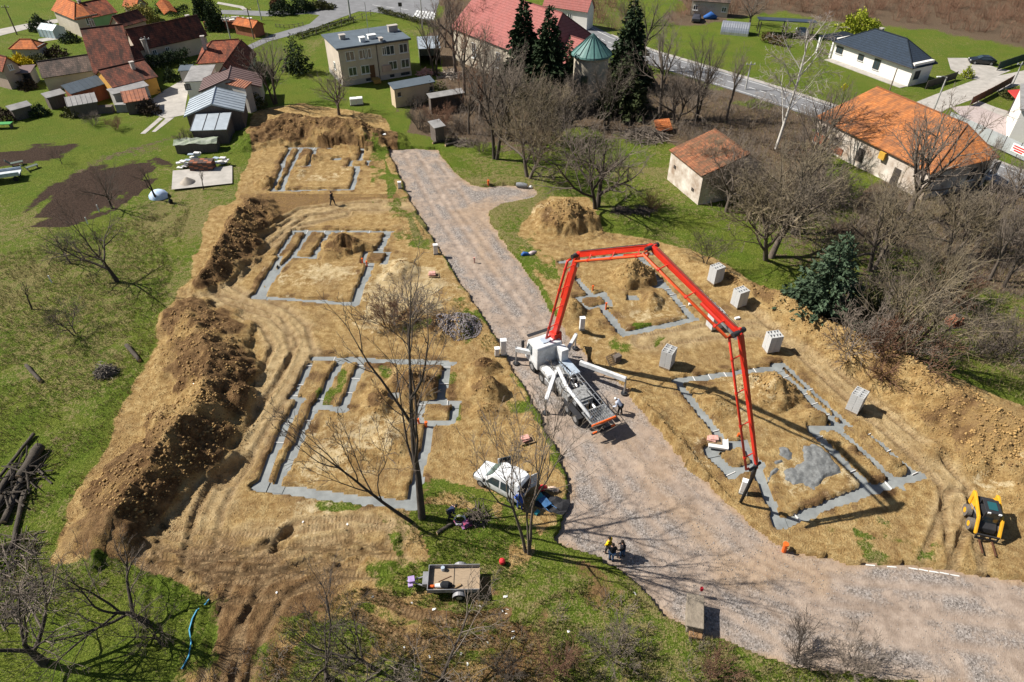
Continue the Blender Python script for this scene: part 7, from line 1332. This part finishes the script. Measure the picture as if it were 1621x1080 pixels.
# ================================================================== SCATTERED STUFF
rng = np.random.default_rng(7)
def in_poly(px, n):
    P = np.array(gp(px)); out = []
    while sum(len(o) for o in out) < n:
        q = rng.uniform(P.min(0), P.max(0), (n*2, 2)); out.append(q[sdist(P, q[:, 0], q[:, 1]) > 0])
    return np.concatenate(out)[:n]
def zroad(x, y):
    r = sdist(ROAD, x, y); z = ground_z(x, y); rz2 = road_z(x, y); return np.where(r > .05, rz2, np.maximum(z, -.4)), r
def scatter(name, base_v, base_f, pts, z, scl, m, smooth=False, tilt=.0, zscl=None):
    n = len(pts); a = rng.uniform(0, 6.283, n); c, s_ = np.cos(a)[:, None], np.sin(a)[:, None]; B = base_v[None]*scl[:, None, None]
    if zscl is not None: B[..., 2] *= zscl[:, None]
    X = B[..., 0]*c-B[..., 1]*s_+pts[:, :1]; Y = B[..., 0]*s_+B[..., 1]*c+pts[:, 1:2]; Zz = B[..., 2]+z[:, None]
    V_ = np.stack([X, Y, Zz], -1).reshape(-1, 3); F_ = (base_f[None]+(np.arange(n)*len(base_v))[:, None, None]).reshape(-1, base_f.shape[1])
    return link_mesh(name, npmesh(name, V_, F_, m, smooth))
octv = np.array([(1, 0, 0), (-.9, .15, .1), (.1, .8, 0), (0, -.85, .1), (.1, 0, .7), (0, .1, -.7)]); octf = np.array([(0, 2, 4), (2, 1, 4), (1, 3, 4), (3, 0, 4), (2, 0, 5), (1, 2, 5), (3, 1, 5), (0, 3, 5)])
# earth clods on banks, heaps and open soil
def clods():
    pts = []
    for cr in RIDGES:
        A = np.array(cr)
        for i in range(len(cr)-1):
            L = math.hypot(*(A[i+1, :2]-A[i, :2])); n = int(L*(230 if cr is not RIDGES[2] else 130)*A[i, 2]/2.2); t = rng.random((n, 1)); q = A[i, :2]+(A[i+1, :2]-A[i, :2])*t; d = (A[i+1, :2]-A[i, :2])/L; nn = np.array([-d[1], d[0]]); o = rng.uniform(-1.25, 1.25, (n, 1)); wd = np.where(o > 0, A[i, 4], A[i, 3]); pts.append(q+nn*o*wd)
    for x, y, h_, rx, ry in HEAPS:
        n = int(55*h_*rx*ry)+10; a = rng.uniform(0, 6.28, n); r = rng.random(n)**.6*1.25; pts.append(np.stack([x+np.cos(a)*r*rx, y+np.sin(a)*r*ry], 1))
    for poly, n in (([(350,460),(700,300),(640,240),(400,240),(330,440)], 1500), ([(300,800),(430,520),(700,520),(780,560),(850,700),(860,860),(600,930),(350,960)], 4500), ([(880,500),(1000,380),(1200,460),(1500,600),(1640,700),(1600,900),(1300,880),(1110,750)], 5000)): pts.append(in_poly(poly, n))
    pts = np.concatenate(pts); z, r = zroad(pts[:, 0], pts[:, 1]); E = earth_mask(pts[:, 0], pts[:, 1]); ss = strip_sd(pts[:, 0], pts[:, 1]); k = (r < -.25) & (E > .3) & (ss < -.15); pts, z = pts[k], z[k]; M2 = mound_h(pts[:, 0], pts[:, 1]); s_ = .026+.085*rng.random(len(pts))**4*(.5+np.clip(M2, 0, 1.4))
    return pts, z, s_
pts, z, s_ = clods()
o = scatter('earth_clods', octv, octf, pts, z+s_*.25, s_, mat('clod_soil', (.42, .27, .105), .95, .5, .5, col2=(.15, .085, .036)), zscl=rng.uniform(.6, 1.2, len(pts))); stuff(o, 'loose clods of brown and yellow soil on the banks and bare earth', 'soil clods')
# loose gravel on the road
q = in_poly(ROAD_PX, 16000); wmask = rng.random(len(q)) < .35+.65*(fbm(q[:, 0]*.25, q[:, 1]*.25, 55, 3) > .02); q = q[wmask]
s_ = .022+.05*rng.random(len(q))**3; o = scatter('loose_gravel', octv, octf, q, road_z(q[:, 0], q[:, 1])+s_*.2, s_, mat('gravel_stone', (.36, .32, .29), .9, .5, 1.5, col2=(.15, .13, .115))); stuff(o, 'loose pale gravel stones strewn over the gravel road', 'gravel')
# grey gravel heap and sand heap stones
for (px, py, n, rx, ry) in ((728,520,1500,2.1,1.9),):
    c = g(px, py); a = rng.uniform(0, 6.28, n); r = rng.random(n)**.5; q = np.stack([c.x+np.cos(a)*r*rx, c.y+np.sin(a)*r*ry], 1); s_ = .05+.07*rng.random(n); o = scatter('stone_heap', octv, octf, q, ground_z(q[:, 0], q[:, 1])+.03, s_, mat('stone_grey', (.34, .30, .29), .9, .5, 2, col2=(.16, .14, .14))); stuff(o, 'heap of grey crushed stone beside the turf strip', 'stone heap')
# grass tufts: three bent blades each
bl = []; bf = []
for k in range(3):
    a = k*2.1; o_ = len(bl); c, s2 = math.cos(a), math.sin(a); bl += [(c*.04-s2*.05, s2*.04+c*.05, 0), (c*.04+s2*.05, s2*.04-c*.05, 0), (c*.13+s2*.025, s2*.13-c*.025, .6), (c*.3, s2*.3, 1.0)]; bf += [(o_, o_+1, o_+2), (o_, o_+2, o_+3)]
bl = np.array(bl); bf = np.array(bf)
def tufts(name, polys, m, hmin, hmax, label, need='grass'):
    q = np.concatenate([in_poly(p, n) for p, n in polys]); z, r = zroad(q[:, 0], q[:, 1]); E = earth_mask(q[:, 0], q[:, 1]); k = (r < -.1) & (strip_sd(q[:, 0], q[:, 1]) < -.2) & (mound_h(q[:, 0], q[:, 1]) < .3)
    if need == 'grass': k &= E < .35
    k &= (fbm(q[:, 0]*.5, q[:, 1]*.5, 77, 3) > -.12)
    q, z = q[k], z[k]; s_ = rng.uniform(hmin, hmax, len(q)); o = scatter(name, bl, bf, q, z-.02, s_, m); return stuff(o, label, 'grass')
G_GR = mat('blade_green', (.16, .215, .03), .9, .5, .35, col2=(.055, .09, .012)); G_DRY = mat('blade_dry', (.40, .34, .17), .95, .4, .4, col2=(.20, .16, .07))
MEAD = [(-60,420),(250,340),(300,330),(240,560),(110,830),(100,860),(-60,900)]
tufts('meadow_grass', [(MEAD, 26000), ([(690,240),(760,300),(770,340),(850,440),(870,390),(820,350),(860,300),(1000,370),(1200,450),(1320,490),(1180,330),(880,250)], 8000), ([(-60,880),(240,890),(330,960),(320,1100),(-60,1100)], 9000)], G_GR, .07, .2, 'short green grass of the meadows')
tufts('verge_grass', [([(610,795),(700,778),(800,800),(832,850),(826,930),(700,945),(600,940),(655,880)], 4500), ([(430,1000),(560,930),(840,960),(960,900),(1060,985),(1250,1055),(1621,1090),(1621,1150),(430,1150)], 14000), ([(628,335),(662,335),(694,392),(640,382)], 500), ([(700,468),(728,460),(792,545),(770,560)], 900), ([(588,222),(612,228),(642,300),(628,322),(600,318)], 500)], G_GR, .08, .26, 'tufts of green grass on the trampled verges', 'any')
tufts('dry_grass', [(MEAD, 9000), ([(430,1000),(560,930),(840,960),(960,900),(1060,985),(1250,1055),(1621,1090),(1621,1150),(430,1150)], 9000), ([(1400,290),(1600,290),(1700,330),(1700,540),(1480,420),(1330,360)], 7000), ([(880,130),(1040,140),(1290,180),(1330,240),(1300,330),(1060,215)], 5000), ([(1330,480),(1480,430),(1640,500),(1640,640),(1460,570)], 5000)], G_DRY, .12, .38, 'dry straw coloured grass on the rough ground', 'any')
# scrub: bundles of bare stems, too many to count
def clump(seed, n, L, sp):
    t = Tree(seed)
    for i in range(n):
        a = t.r.uniform(0, 6.28); q = t.r.random()**.5*.5; d = Vector((math.cos(a)*sp*t.r.random(), math.sin(a)*sp*t.r.random(), 1)).normalized(); p = Vector((math.cos(a)*q, math.sin(a)*q, 0)); l_ = L*t.r.uniform(.5, 1.1)
        b = p+d*l_*.5; e = b+(d+Vector((t.r.gauss(0, .3), t.r.gauss(0, .3), 0))).normalized()*l_*.5; t.tube(1, [p, b, e], [.022, .014, .006])
        for k in range(2): f = b.lerp(e, t.r.random()*.7); t.tube(1, [f, f+Vector((t.r.gauss(0, .3), t.r.gauss(0, .3), .3))*l_*.5], [.01, .005])
    return np.array(t.V[1]), np.array(t.F[1])
def scrub(name, polys, seed, L, sp, smin, smax, m, label, n=16):
    v, f = clump(seed, n, L, sp); q = np.concatenate([in_poly(p, k) for p, k in polys]); z, r = zroad(q[:, 0], q[:, 1]); keep = (r < -.5); q, z = q[keep], z[keep]; o = scatter(name, v, f, q, z-.05, rng.uniform(smin, smax, len(q)), m); return stuff(o, label, 'scrub')
scrub('hillside_scrub', [([(1060,35),(1240,15),(1360,38),(1480,40),(1621,70),(1760,80),(1760,-40),(1100,-30)], 750), ([(860,-20),(980,-25),(1010,60),(930,35)], 60)], 1, 2.6, .8, .8, 1.6, M_TWIGR, 'dense brown leafless scrub on the slope beyond the bungalow', 15)
scrub('orchard_scrub', [([(1400,295),(1600,295),(1700,330),(1700,540),(1560,470),(1480,420),(1330,360)], 260), ([(1130,285),(1300,285),(1480,420),(1400,420),(1290,400)], 130), ([(1330,440),(1480,440),(1600,530),(1600,600),(1420,560)], 120)], 2, 1.3, .9, .6, 1.4, M_TWIG, 'grey brown weeds and bare saplings around the old house')
scrub('churchyard_scrub', [([(640,165),(720,125),(800,115),(900,150),(890,225),(780,230),(700,225)], 210), ([(960,115),(1090,132),(1180,155),(1290,185),(1320,240),(1150,270),(1060,212),(960,205)], 240)], 3, 1.5, .8, .7, 1.5, M_TWIG, 'bare brown undergrowth below the church and beside the road')
scrub('verge_scrub', [([(300,1060),(460,1000),(840,985),(960,930),(1060,1000),(1250,1065),(1500,1095),(1500,1150),(300,1150)], 130), ([(-40,860),(90,860),(230,890),(60,1000),(-40,1000)], 25), ([(560,500),(700,470),(720,540),(600,545)], 30)], 4, .9, 1.1, .5, 1.1, M_TWIG, 'thin bare weeds along the lower edge')
